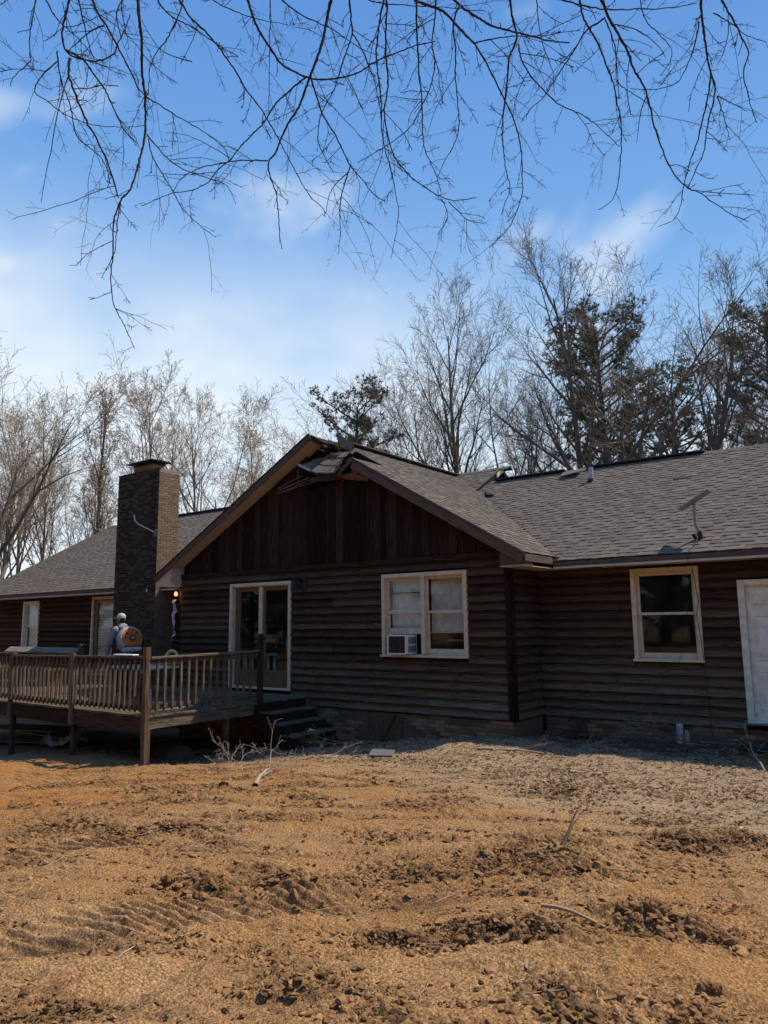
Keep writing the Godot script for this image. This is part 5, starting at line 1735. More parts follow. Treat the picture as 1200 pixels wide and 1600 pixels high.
# heaps of loose earth: x, z, radius along x, radius along z, height, damp
const HEAPS := [
	[-6.5, -5.0, 0.55, 0.22, 0.05, 1.0], [-6.05, -5.3, 0.35, 0.18, 0.07, 1.0], [-5.4, -5.6, 0.4, 0.2, 0.04, 0.8], [-3.85, -6.0, 0.32, 0.22, 0.07, 0.9],
	[-2.45, -5.3, 0.45, 0.32, 0.07, 0.9], [-2.15, -4.95, 0.3, 0.25, 0.05, 0.8], [-1.75, -6.05, 0.35, 0.2, 0.09, 1.0], [-1.35, -6.3, 0.3, 0.2, 0.07, 1.0],
	[-1.48, -4.26, 0.24, 0.14, 0.08, 1.0], [-1.2, -4.32, 0.2, 0.12, 0.06, 0.9], [-2.1, -3.72, 0.3, 0.09, 0.05, 0.9], [-2.5, -3.45, 0.3, 0.09, 0.045, 0.9],
	[-1.75, -3.85, 0.25, 0.12, 0.05, 0.8], [-3.7, -7.9, 0.4, 0.3, 0.06, 0.7], [-3.3, -7.4, 0.3, 0.2, 0.04, 0.7], [-3.9, -3.3, 0.30, 0.12, 0.05, 0.7], [-3.55, -3.65, 0.35, 0.14, 0.05, 0.7],
	[-3.25, -3.9, 0.25, 0.14, 0.05, 0.8], [-2.9, -4.3, 0.3, 0.15, 0.05, 0.8], [-4.9, -4.0, 0.4, 0.15, 0.04, 0.8], [-5.9, -3.7, 0.5, 0.2, 0.04, 0.9], [-8.0, -5.9, 0.5, 0.2, 0.05, 0.9],
	[-1.1, -2.95, 0.3, 0.2, 0.05, 0.8], [-1.5, -3.3, 0.28, 0.2, 0.05, 0.7], [-0.95, -3.4, 0.25, 0.2, 0.05, 0.7], [-2.0, -2.7, 0.3, 0.15, 0.04, 0.7], [-2.6, -2.75, 0.25, 0.15, 0.03, 0.6]]
# wheel tracks: points along the middle of each
const TRACKS := [[Vector2(-4.15, -1.9), Vector2(-3.75, -2.75), Vector2(-3.40, -3.35), Vector2(-2.95, -3.85)],
	[Vector2(-5.75, -2.7), Vector2(-5.35, -3.25), Vector2(-4.9, -3.9)],
	[Vector2(-1.1, -5.6), Vector2(-0.8, -5.0), Vector2(-0.4, -4.5), Vector2(0.1, -4.2)]]

func lay(x: float, z: float) -> float:
	var h := -0.26 * ss(-4.0, -12.0, z)
	h -= 0.52 * ss(-5.0, -12.0, x) * ss(-2.5, -7.0, z)
	h -= 0.045 * clampf(-x - 12.0, 0.0, 10.0) * ss(-2.5, -7.0, z)
	h -= 0.10 * ss(-15.0, -24.0, z)
	return h

func ground(x: float, z: float) -> float:
	var d := Vector2(x + 2.0, z + 6.0).length()
	return lay(x, z) + (hn.get_noise_2d(x, z) * 0.085 + hm.get_noise_2d(x, z) * 0.022) * (1.0 - ss(20.0, 40.0, d) * 0.5)

func heap(x: float, z: float) -> Vector2:
	var a := 0.0
	var c := 0.0
	for h in HEAPS:
		var dx: float = (x - h[0]) / h[2]
		var dz: float = (z - h[1]) / h[3]
		var q := dx * dx + dz * dz
		if q < 5.0:
			var e := exp(-q)
			a += h[4] * e
			c = maxf(c, h[5] * exp(-q * 0.55))
	return Vector2(a, c)

func track(x: float, z: float) -> Vector2:
	# (height, how much the tread has pressed the soil)
	var out := Vector2.ZERO
	var p := Vector2(x, z)
	for t in TRACKS:
		var run := 0.0
		var whole := 0.0
		for k in t.size() - 1:
			whole += t[k].distance_to(t[k + 1])
		for k in t.size() - 1:
			var a: Vector2 = t[k]
			var b: Vector2 = t[k + 1]
			var ab := b - a
			var l := ab.length()
			var u := (p - a).dot(ab) / (l * l)
			if u >= -0.02 and u <= 1.02:
				var side := (p - a).cross(ab / l)
				if absf(side) < 0.30:
					var along := run + u * l
					var ph := (along + side * 0.7 + 0.05 * sin(along * 6.0) + hm.get_noise_2d(x, z) * 0.05) / 0.105
					var lug := ss(0.15, 0.85, absf(fposmod(ph, 1.0) - 0.5) * 2.0)
					var edge := 1.0 - ss(0.18, 0.28, absf(side))
					var fade := ss(0.0, 0.45, along) * (1.0 - ss(whole - 0.55, whole, along)) * clampf(0.85 + hm.get_noise_2d(x * 0.5, z * 0.5 + 30.0) * 0.8, 0.2, 1.0)
					out = Vector2((-0.024 + lug * 0.046 * (0.85 + hf.get_noise_2d(x * 0.5, z * 0.5) * 0.4)) * edge * fade + 0.018 * (1.0 - ss(0.0, 0.05, absf(absf(side) - 0.26))) * fade, edge * clampf(fade, 0, 1))
			run += l
	return out

func litter_at(x: float, z: float) -> float:
	var n := hn.get_noise_2d(x * 0.8 + 50.0, z * 0.8) * 0.55 + hm.get_noise_2d(x * 0.4, z * 0.4 - 20.0) * 0.3
	var right := ss(-5.4, -8.0, z + n * 2.2 - (x + 3.0) * 0.35) * ss(-9.2, -5.5, x + n)
	var back := ss(-7.2, -9.0, z + n * 1.3)
	return clampf(maxf(right, back) + n * 0.35, 0.0, 1.0)

func build_ground() -> void:
	hn.seed = 41
	hn.frequency = 0.33
	hn.fractal_octaves = 3
	hm.seed = 43
	hm.frequency = 2.3
	hm.fractal_octaves = 3
	hf.seed = 47
	hf.frequency = 11.0
	hf.fractal_octaves = 4
	var hc := FastNoiseLite.new()
	hc.seed = 53
	hc.noise_type = FastNoiseLite.TYPE_CELLULAR
	hc.cellular_return_type = FastNoiseLite.RETURN_DISTANCE
	hc.frequency = 16.0
	var xs := PackedFloat32Array()
	var zs := PackedFloat32Array()
	for q in [[-900.0, -300.0, 300.0], [-300.0, -60.0, 40.0], [-60.0, -26.0, 2.0], [-26.0, -13.0, 0.25], [-13.0, -7.5, 0.035], [-7.5, -4.8, 0.018], [-4.8, -0.2, 0.0125], [-0.2, 2.0, 0.05], [2.0, 16.0, 0.5], [16.0, 60.0, 4.0], [60.0, 300.0, 40.0], [300.0, 901.0, 300.0]]:
		var k: float = q[0]
		while k < q[1] - q[2] * 0.5:
			xs.append(k)
			k += q[2]
	for q in [[-900.0, -300.0, 300.0], [-300.0, -80.0, 40.0], [-80.0, -26.0, 3.0], [-26.0, -12.6, 0.3], [-12.6, -8.5, 0.035], [-8.5, -5.6, 0.022], [-5.6, -1.6, 0.0125], [-1.6, 2.0, 0.1], [2.0, 40.0, 2.0], [40.0, 300.0, 40.0], [300.0, 901.0, 300.0]]:
		var k: float = q[0]
		while k < q[1] - q[2] * 0.5:
			zs.append(k)
			k += q[2]
	var nx := xs.size()
	var nz := zs.size()
	var v := PackedVector3Array()
	var n := PackedVector3Array()
	var c := PackedColorArray()
	var ix := PackedInt32Array()
	v.resize(nx * nz)
	n.resize(nx * nz)
	c.resize(nx * nz)
	var clay := Color(0.555, 0.300, 0.128)
	var pale := Color(0.63, 0.372, 0.178)
	var damp := Color(0.25, 0.14, 0.075)
	var grey := Color(0.60, 0.43, 0.275)
	var rust := Color(0.62, 0.275, 0.082)
	var k := 0
	for z in zs:
		for x in xs:
			var near := x > -13.5 and x < 2.5 and z < -1.4 and z > -13.0
			var y := ground(x, z)
			var col := clay
			if near:
				var h := heap(x, z)
				var t := track(x, z) if z > -6.0 else Vector2.ZERO
				var lit := litter_at(x, z)
				var f := hf.get_noise_2d(x, z)
				var m := hm.get_noise_2d(x * 0.45 + 7.0, z * 0.45)
				var rough := clampf(h.y * 1.2 + m * 0.6 + 0.45, 0.1, 1.4) * (1.0 - t.y * 0.75)
				var cell := hc.get_noise_2d(x + f * 0.02, z + f * 0.02)
				y += h.x * (0.8 + 0.5 * f) + t.x + f * 0.020 * rough - (cell + 0.6) * 0.011 * rough
				var drag := hm.get_noise_2d((x * 0.80 - z * 0.60) * 0.16 + 60.0, (x * 0.60 + z * 0.80) * 1.15)
				var drag2 := hm.get_noise_2d((x * 0.93 - z * 0.36) * 0.2 - 35.0, (x * 0.36 + z * 0.93) * 2.6)
				y += (drag * 0.035 + drag2 * 0.016) * (1.0 - lit * 0.7) * (1.0 - t.y)
				var w := hn.get_noise_2d(x * 1.7 - 11.0, z * 1.7 + 5.0)
				col = clay.lerp(pale, clampf(0.35 + w * 1.1 + t.y * 0.5, 0.0, 1.0))
				col = col.lerp(rust, clampf(ss(-5.2, -7.5, x) * ss(-8.0, -5.5, z) * 0.7 + m * 0.5, 0.0, 0.8))
				col = col.lerp(grey, lit * 0.9)
				var wet := clampf(h.y * 0.65 + m * 0.35 - 0.1 - f * 0.15, 0.0, 0.9) * (1.0 - lit * 0.35)
				wet = clampf(wet + maxf(0.0, -drag - 0.12) * 1.1 * (1.0 - lit) + maxf(0.0, -drag2 - 0.2) * 0.7, 0.0, 0.9)
				col = col.lerp(damp, wet)
				# soil darkened along the walls and under the deck, shade put into its colour
				var shade_tint := maxf(ss(-10.6, -11.7, z + m * 0.8), ss(-7.3, -8.4, z + m * 0.6) * ss(-8.6, -9.8, x))
				col = col.lerp(Color(0.13, 0.092, 0.062), shade_tint * 0.85)
			else:
				col = grey.lerp(clay, clampf(0.3 + hn.get_noise_2d(x, z), 0.0, 1.0))
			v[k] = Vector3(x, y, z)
			c[k] = col
			k += 1
	for j in nz:
		for i in nx:
			var i0 := maxi(i - 1, 0)
			var i1 := mini(i + 1, nx - 1)
			var j0 := maxi(j - 1, 0)
			var j1 := mini(j + 1, nz - 1)
			var dx := (v[j * nx + i1].y - v[j * nx + i0].y) / (xs[i1] - xs[i0])
			var dz := (v[j1 * nx + i].y - v[j0 * nx + i].y) / (zs[j1] - zs[j0])
			n[j * nx + i] = Vector3(-dx, 1.0, -dz).normalized()
	ix.resize((nx - 1) * (nz - 1) * 6)
	k = 0
	for j in nz - 1:
		for i in nx - 1:
			var a := j * nx + i
			ix[k] = a; ix[k + 1] = a + 1; ix[k + 2] = a + nx
			ix[k + 3] = a + 1; ix[k + 4] = a + nx + 1; ix[k + 5] = a + nx
			k += 6
	var arr := []
	arr.resize(Mesh.ARRAY_MAX)
	arr[Mesh.ARRAY_VERTEX] = v
	arr[Mesh.ARRAY_NORMAL] = n
	arr[Mesh.ARRAY_COLOR] = c
	arr[Mesh.ARRAY_INDEX] = ix
	var m := ArrayMesh.new()
	m.add_surface_from_arrays(Mesh.PRIMITIVE_TRIANGLES, arr)
	var o := obj("ground", m, M.dirt)
	o.set_meta("kind", "structure")

func lump(sd: int, flat := 0.7) -> ArrayMesh:
	# a broken clod of earth: a rough ball with flattened facets
	var r := RandomNumberGenerator.new()
	r.seed = sd
	var b := MB.new()
	var rings := 4
	var secs := 7
	var p := []
	for j in rings + 1:
		var row := []
		for i in secs:
			var th := PI * j / rings
			var ph := TAU * (i + 0.5 * (j % 2)) / secs
			var q := r.randf_range(0.55, 1.2)
			if j == 0 or j == rings:
				q = 0.85
			row.append(Vector3(sin(th) * cos(ph), cos(th) * flat, sin(th) * sin(ph)) * q)
		if j == 0 or j == rings:
			for i in secs:
				row[i] = row[0]
		p.append(row)
	for j in rings:
		for i in secs:
			var i2 := (i + 1) % secs
			var o: Vector3 = p[j][i] + p[j + 1][i2]
			if j > 0:
				b.tri(p[j][i], p[j][i2], p[j + 1][i2], o)
			if j < rings - 1:
				b.tri(p[j][i], p[j + 1][i2], p[j + 1][i], o)
	return b.mesh()

func leaf_mesh(sd: int) -> ArrayMesh:
	var r := RandomNumberGenerator.new()
	r.seed = sd
	var b := MB.new()
	var w := [0.0, 0.55, 0.8, 0.6, 0.85, 0.5, 0.0]
	var curl := r.randf_range(0.2, 0.9)
	var bend := r.randf_range(-0.5, 0.7)
	for k in 6:
		var t0 := k / 6.0
		var t1 := (k + 1) / 6.0
		for s in [-1.0, 1.0]:
			var a := Vector3(t0 - 0.5, bend * (t0 - 0.5) * (t0 - 0.5), 0)
			var d := Vector3(t1 - 0.5, bend * (t1 - 0.5) * (t1 - 0.5), 0)
			var wa: float = w[k] * 0.36
			var wd: float = w[k + 1] * 0.36
			b.quad(a, d, d + Vector3(0, wd * curl, s * wd), a + Vector3(0, wa * curl, s * wa), Vector3.UP)
	return b.mesh()

func scatter(called: String, meshes: Array, m: Material, spots: Array) -> void:
	# spots: [transform, colour]; one field of each mesh
	for q in meshes.size():
		var mine := []
		for k in range(q, spots.size(), meshes.size()):
			mine.append(spots[k])
		var mm := MultiMesh.new()
		mm.transform_format = MultiMesh.TRANSFORM_3D
		mm.use_colors = true
		mm.mesh = meshes[q]
		mm.instance_count = mine.size()
		for k in mine.size():
			mm.set_instance_transform(k, mine[k][0])
			mm.set_instance_color(k, mine[k][1])
		var o := MultiMeshInstance3D.new()
		o.name = numbered(called)
		o.multimesh = mm
		o.material_override = m
		add_child(o)
		stuff(o)

func spin(s: Vector3) -> Basis:
	return Basis.from_euler(Vector3(rnd(-0.5, 0.5), rnd(0, TAU), rnd(-0.5, 0.5))) * Basis.from_scale(s)

func scatter_ground() -> void:
	# crumbs and clods of clay
	var spots := []
	var tries := 0
	while spots.size() < 85000 and tries < 420000:
		tries += 1
		var x := rnd(-11.5, 0.6)
		var z := -1.7 - 7.3 * pow(rng.randf(), 1.35)
		if x < -3.6 - (-z - 1.8) * 1.9 or x > -0.4 + maxf(0.0, (-z - 4.0)) * 0.2 + 0.6:
			continue
		var h := heap(x, z)
		var t := track(x, z) if z > -6.0 else Vector2.ZERO
		var m := hm.get_noise_2d(x * 0.45 + 7.0, z * 0.45)
		var want := clampf(0.46 + h.y * 0.4 + m * 1.1, 0.1, 1.0) * (1.0 - t.y * 0.92)
		if rng.randf() > want:
			continue
		var s := 0.0026 + 0.013 * pow(rng.randf(), 4.0) + (0.020 * pow(rng.randf(), 4.0) if rng.randf() < h.y + 0.1 else 0.0)
		var y := ground(x, z) + h.x * 0.9 + t.x
		var c := Color(0.54, 0.305, 0.135).lerp(Color(0.18, 0.10, 0.055), clampf(h.y * 0.45 + rnd(-0.25, 0.6) + m * 0.4, 0.0, 1.0))
		var b := rnd(0.75, 1.2)
		spots.append([Transform3D(spin(Vector3(rnd(0.8, 1.9), rnd(0.5, 1.1), rnd(0.7, 1.3)) * s), Vector3(x, y + s * 0.15, z)), Color(c.r * b, c.g * b, c.b * b)])
	scatter("clay_crumbs", [lump(1), lump(2, 0.85), lump(3, 0.55)], M.clod, spots)
	# dry leaves
	spots = []
	tries = 0
	while spots.size() < 15000 and tries < 200000:
		tries += 1
		var x := rnd(-15.0, 1.5)
		var z := -3.0 - 9.4 * pow(rng.randf(), 0.75)
		if z < -11.3 and x < -5.8:
			continue
		var want := litter_at(x, z)
		want = want * want * (0.5 + 0.9 * clampf(hm.get_noise_2d(x, z) + 0.5, 0.0, 1.0)) + 0.012
		if z < -10.4:
			want = maxf(want, 0.5)
		if rng.randf() > want:
			continue
		var s := 0.018 + 0.05 * pow(rng.randf(), 1.7)
		var g := rng.randf()
		var c := Color(0.40, 0.26, 0.14).lerp(Color(0.60, 0.46, 0.30), g)
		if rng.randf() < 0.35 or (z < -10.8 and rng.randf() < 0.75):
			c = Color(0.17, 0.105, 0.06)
		if rng.randf() < 0.02:
			c = Color(0.70, 0.62, 0.50)
		spots.append([Transform3D(Basis.from_euler(Vector3(rnd(-0.45, 0.45), rnd(0, TAU), rnd(-0.45, 0.45))) * Basis.from_scale(Vector3(s, s * 0.8, s * rnd(0.6, 1.1))), Vector3(x, ground(x, z) + heap(x, z).x * 0.9 + rnd(0.0, 0.02), z)), c])
	scatter("dry_leaves", [leaf_mesh(1), leaf_mesh(2), leaf_mesh(3)], M.leaf, spots)
	# bits of stick and straw
	var st := MB.new()
	st.tube([Vector3(-0.5, 0, 0), Vector3(-0.15, 0.02, 0.04), Vector3(0.2, -0.01, 0.0), Vector3(0.5, 0.02, -0.05)], [0.016, 0.018, 0.014, 0.008], 5)
	var s2 := MB.new()
	s2.tube([Vector3(-0.5, 0, 0), Vector3(-0.1, 0.0, 0.0), Vector3(0.12, 0.03, 0.09), Vector3(0.5, 0.05, 0.03)], [0.012, 0.016, 0.012, 0.006], 5)
	s2.tube([Vector3(-0.1, 0.0, 0.0), Vector3(0.2, 0.03, -0.2)], [0.010, 0.005], 4)
	spots = []
	tries = 0
	while spots.size() < 15000 and tries < 230000:
		tries += 1
		var x := rnd(-14.0, 1.2)
		var z := -2.0 - 10.2 * pow(rng.randf(), 0.9)
		if z < -11.2 and x < -5.8:
			continue
		if rng.randf() > litter_at(x, z) * 0.8 + 0.13:
			continue
		var s := 0.035 + 0.24 * pow(rng.randf(), 3.0)
		var c := Color(0.30, 0.20, 0.12).lerp(Color(0.52, 0.42, 0.31), rng.randf())
		if rng.randf() < 0.3:
			c = Color(0.12, 0.075, 0.045)
		var th := 0.15 / s * rnd(0.5, 1.1)
		th = clampf(th, 0.5, 2.6)
		spots.append([Transform3D(Basis.from_euler(Vector3(0, rnd(0, TAU), rnd(-0.12, 0.12))) * Basis.from_scale(Vector3(s, s * th, s * th)), Vector3(x, ground(x, z) + heap(x, z).x * 0.9 + 0.006, z)), c])
	scatter("stick_litter", [st.mesh(), s2.mesh()], M.twig, spots)
	# lumps big enough to tell apart
	var big := [[-4.055, -3.135, 0.055, "reddish clod with a flat top beside the left wheel track"], [-4.12, -2.9, 0.036, "small dark clod left of the wheel track"], [-1.40, -4.30, 0.075, "largest clod at the broken hollow on the right"],
		[-1.22, -4.36, 0.05, "round clod right of the largest clod in the hollow"], [-1.55, -4.24, 0.05, "dark clod at the left rim of the hollow"], [-0.98, -3.72, 0.05, "dark clod near the right edge below the hollow"],
		[-1.02, -3.36, 0.045, "rough clod close to the lower right corner"], [-2.62, -3.25, 0.035, "pale clod on the ridge at lower centre"], [-2.18, -3.55, 0.04, "brown clod on the long ridge of loose earth"], [-6.02, -5.28, 0.06, "black damp clod on the far heap before the fallen branch"]]
	for k in big.size():
		var q = big[k]
		var m := MB.new()
		field_mesh(m, [[Vector3(-0.5, 0, 0.1), Vector3(0.45, 0.1, -0.1), 0.62, 0.55], [Vector3(0.1, 0.25, 0.3), Vector3(-0.2, 0.2, -0.4), 0.45, 0.4]], 0.1, 0.16, Color(0.36, 0.185, 0.08) if k != 9 else Color(0.10, 0.055, 0.03), Transform3D.IDENTITY)
		var r := FastNoiseLite.new()
		r.seed = k
		r.frequency = 1.3
		for j in m.v.size():
			m.v[j] *= 1.0 + r.get_noise_3dv(m.v[j] * 1.4) * 0.45 + r.get_noise_3dv(m.v[j] * 5.0 + Vector3(9, 3, 1)) * 0.22
		var fm := MB.new()
		for j in range(0, m.i.size(), 3):
			var p0 := m.v[m.i[j]]
			var p1 := m.v[m.i[j + 1]]
			var p2 := m.v[m.i[j + 2]]
			fm.col = m.c[0]
			fm.tri(p0, p1, p2, p0 + p1 + p2)
		var o := obj("dirt_clod", fm.mesh(), M.clod)
		o.transform = Transform3D(Basis(Vector3.UP, k * 1.3) * Basis.from_scale(Vector3.ONE * q[2]), Vector3(q[0], ground(q[0], q[1]) + heap(q[0], q[1]).x * 0.8 + q[2] * 0.05, q[1]))
		tag(o, q[3], "clod", "large clods of earth")


# ---------------------------------------------------------------- trees

func turned(d: Vector3, angle: float, around: float) -> Vector3:
	var x := d.cross(Vector3(0.3, 0.2, 0.93)).normalized()
	if x.length_squared() < 0.5:
		x = Vector3.RIGHT
	x = x.rotated(d, around)
	return d.rotated(x, angle).normalized()

func limb(wood: MB, fine: MB, buds: MB, p: Vector3, d: Vector3, length: float, r: float, lvl: int, g: Dictionary) -> void:
	var segs: int = [9, 6, 4, 3, 2][lvl]
	var pts := [p]
	var rad := [r]
	var q := p
	var dir := d
	var up: float = g.up[lvl]
	var wob: float = g.wob[lvl]
	for s in segs:
		dir = (dir + Vector3(rnd(-wob, wob), rnd(-wob, wob), rnd(-wob, wob)) + Vector3.UP * up).normalized()
		q += dir * (length / segs)
		pts.append(q)
		rad.append(maxf(r * (1.0 - 0.86 * (s + 1.0) / segs), g.rmin))
	var last: int = g.levels
	(wood if lvl < 3 else fine).tube(pts, rad, [8, 6, 4, 3, 3][lvl], false)
	if lvl >= last:
		if buds and rng.randf() < g.bud:
			for k in 2:
				var c: Vector3 = pts[segs - k] + Vector3(rnd(-0.04, 0.04), rnd(-0.04, 0.04), rnd(-0.04, 0.04))
				var a: Vector3 = Vector3(rnd(-1, 1), rnd(-1, 1), rnd(-1, 1)).normalized() * float(g.budsize)
				var e: Vector3 = a.cross(Vector3(rnd(-1, 1), rnd(-1, 1), rnd(-1, 1))).normalized() * float(g.budsize) * 0.8
				var w := rnd(0.7, 1.2)
				buds.col = Color(g.budcol.r * w, g.budcol.g * w, g.budcol.b * w)
				buds.tri(c - a * 0.5, c + a * 0.5 + e * 0.4, c - e * 0.3 + a * 0.2, Vector3.UP)
		return
	var n: int = g.kids[lvl]
	var start: float = g.start[lvl]
	var az := rnd(0, TAU)
	for k in n:
		var f := lerpf(start, 1.0, (k + rnd(0.1, 0.9)) / n)
		var idx := clampi(int(f * segs), 0, segs - 1)
		var t := f * segs - idx
		var at: Vector3 = pts[idx].lerp(pts[idx + 1], t)
		var here: Vector3 = (pts[idx + 1] - pts[idx]).normalized()
		az += 2.4 + rnd(-0.5, 0.5)
		var ang: float = g.angle[lvl] * rnd(0.75, 1.25) * (1.0 - 0.25 * f)
		var l: float = length * g.ratio[lvl] * rnd(0.7, 1.2) * (1.0 - g.fall[lvl] * (f - start) / (1.0 - start))
		var rr: float = maxf(minf(lerpf(rad[idx], rad[idx + 1], t) * 0.72, l * g.thick), g.rmin)
		limb(wood, fine, buds, at, turned(here, ang, az), l, rr, lvl + 1, g)

func habit(kind: String) -> Dictionary:
	var g := {"levels": 4, "kids": [16, 8, 6, 4], "start": [0.34, 0.35, 0.25, 0.2], "angle": [0.75, 0.65, 0.7, 0.7], "ratio": [0.42, 0.42, 0.42, 0.5], "fall": [0.5, 0.3, 0.25, 0.2],
		"up": [0.03, 0.10, 0.06, 0.03, 0.02], "wob": [0.06, 0.13, 0.18, 0.24, 0.25], "thick": 0.018, "rmin": 0.0062, "bud": 0.0, "budsize": 0.085, "budcol": Color(0.62, 0.47, 0.30)}
	match kind:
		"tall":      # one leader, limbs rising steeply
			g.angle = [0.62, 0.6, 0.7, 0.7]
			g.ratio = [0.40, 0.45, 0.42, 0.5]
			g.start = [0.30, 0.35, 0.25, 0.2]
		"narrow":
			g.kids = [17, 8, 6, 4]
			g.angle = [0.5, 0.55, 0.7, 0.7]
			g.ratio = [0.26, 0.45, 0.45, 0.5]
			g.start = [0.25, 0.3, 0.25, 0.2]
		"vase":      # a few great limbs that fork low and spread
			g.kids = [7, 8, 7, 5]
			g.start = [0.30, 0.36, 0.28, 0.2]
			g.angle = [0.80, 0.62, 0.7, 0.8]
			g.ratio = [0.98, 0.46, 0.44, 0.5]
			g.fall = [0.30, 0.22, 0.2, 0.2]
			g.up = [0.02, 0.05, 0.04, 0.02, 0.01]
			g.wob = [0.07, 0.13, 0.19, 0.25, 0.25]
			g.thick = 0.021
		"bush":
			g.kids = [9, 6, 4, 2]
			g.start = [0.05, 0.2, 0.2, 0.2]
	return g

func bare_tree(at: Vector3, h: float, lean: Vector3, kind: String, r: float, sd: int, bud := 0.0, bark := Color(0.20, 0.172, 0.148)) -> Array:
	rng.seed = sd
	var g := habit(kind)
	g.bud = bud
	var wood := MB.new()
	var fine := MB.new()
	var buds := MB.new()
	wood.col = bark
	fine.col = Color(bark.r * 1.05, bark.g * 0.98, bark.b * 0.92)
	var d := (Vector3(0, h, 0) + lean).normalized()
	var l := h * (0.93 if kind != "vase" else 0.55)
	# the bole down into the soil
	wood.tube([Vector3(0, -0.5, 0), Vector3(0, 0.0, 0), d * 0.25], [r * 1.5, r * 1.3, r * 1.02], 8, false)
	limb(wood, fine, buds if bud > 0.0 else null, d * 0.2, d, l, r, 0, g)
	return [wood.mesh(), fine.mesh(), buds.mesh() if bud > 0.0 else null]

func plant(called: String, meshes: Array, at: Vector3, label: String, group := "", turn := 0.0, scale := 1.0) -> Node3D:
	var t := thing(called, label, "tree", at, turn, group)
	t.scale = Vector3.ONE * scale
	obj("trunk", meshes[0], M.bark, t)
	obj("crown", meshes[1], M.twig, t)
	if meshes.size() > 2 and meshes[2]:
		obj("buds", meshes[2], M.bud, t)
	return t

func tuft(b: MB, p: Vector3, d: Vector3, size: float) -> void:
	for k in 11:
		var q := (d * 0.7 + Vector3(rnd(-1, 1), rnd(-0.7, 1), rnd(-1, 1))).normalized()
		var s := q.cross(Vector3(rnd(-1, 1), rnd(-1, 1), rnd(-1, 1))).normalized() * size * 0.10
		var w := rnd(0.7, 1.35)
		b.col = Color(0.125 * w, 0.125 * w, 0.078 * w)
		b.tri(p + s, p - s, p + q * size * rnd(0.7, 1.2), Vector3.UP)

func pine(h: float, r: float, sd: int, crown: float, spread: float, dense := 1.0) -> Array:
	rng.seed = sd
	var wood := MB.new()
	var fine := MB.new()
	var leaf := MB.new()
	wood.col = Color(0.12, 0.085, 0.065)
	fine.col = Color(0.10, 0.078, 0.06)
	var pts := []
	var rad := []
	for k in 9:
		pts.append(Vector3(sin(k * 0.9 + sd) * (0.12 if k > 0 else 0.0), h * k / 8.0 - (0.5 if k == 0 else 0.0), cos(k * 0.7 + sd) * 0.12))
		rad.append(r * (1.0 - 0.9 * k / 8.0) + 0.02)
	wood.tube(pts, rad, 8, false)
	var n := int(44 * dense)
	var az := 0.0
	for k in n:
		var f := lerpf(crown, 1.0, (k + rng.randf()) / n)
		var at: Vector3 = pts[mini(int(f * 8), 7)].lerp(pts[mini(int(f * 8), 7) + 1], f * 8 - mini(int(f * 8), 7))
		az += 2.4 + rnd(-0.6, 0.6)
		var e := (f - crown) / (1.0 - crown)
		var env := sqrt(maxf(0.0, 1.0 - pow(absf(e - 0.55) / 0.62, 2.0)))
		var l := spread * (0.12 + env) * rnd(0.45, 1.15)
		var d := Vector3(cos(az), rnd(0.0, 0.55) + (f - crown) * 0.6, sin(az)).normalized()
		var bp := [at]
		var br := []
		br.append(clampf(l * 0.02, 0.015, 0.07))
		var q := at
		for s in 4:
			d = (d + Vector3(rnd(-0.15, 0.15), rnd(-0.08, 0.2), rnd(-0.15, 0.15))).normalized()
			q += d * l / 4.0
			bp.append(q)
			br.append(maxf(br[0] * (1.0 - s * 0.22), 0.009))
		wood.tube(bp, br, 4, false)
		for s in int(3 + l * 2.4):
			var u := rnd(0.3, 1.0)
			var b0: Vector3 = bp[mini(int(u * 4), 3)].lerp(bp[mini(int(u * 4), 3) + 1], u * 4 - mini(int(u * 4), 3))
			var td := (d + Vector3(rnd(-1, 1), rnd(-0.2, 0.9), rnd(-1, 1))).normalized()
			var tl := rnd(0.25, 0.8)
			fine.tube([b0, b0 + td * tl], [0.009, 0.006], 3, false)
			for c in 8:
				tuft(leaf, b0 + td * tl * rnd(0.55, 1.05) + Vector3(rnd(-0.24, 0.24), rnd(-0.16, 0.2), rnd(-0.24, 0.24)), td, rnd(0.15, 0.25))
	return [wood.mesh(), fine.mesh(), leaf.mesh()]

func evergreen(called: String, meshes: Array, at: Vector3, label: String, turn := 0.0, scale := 1.0, group := "") -> void:
	var t := thing(called, label, "tree", at, turn, group)
	t.scale = Vector3.ONE * scale
	obj("trunk", meshes[0], M.bark, t)
	stuff(obj("shoots", meshes[1], M.twig, t))
	obj("needles", meshes[2], M.needle, t)

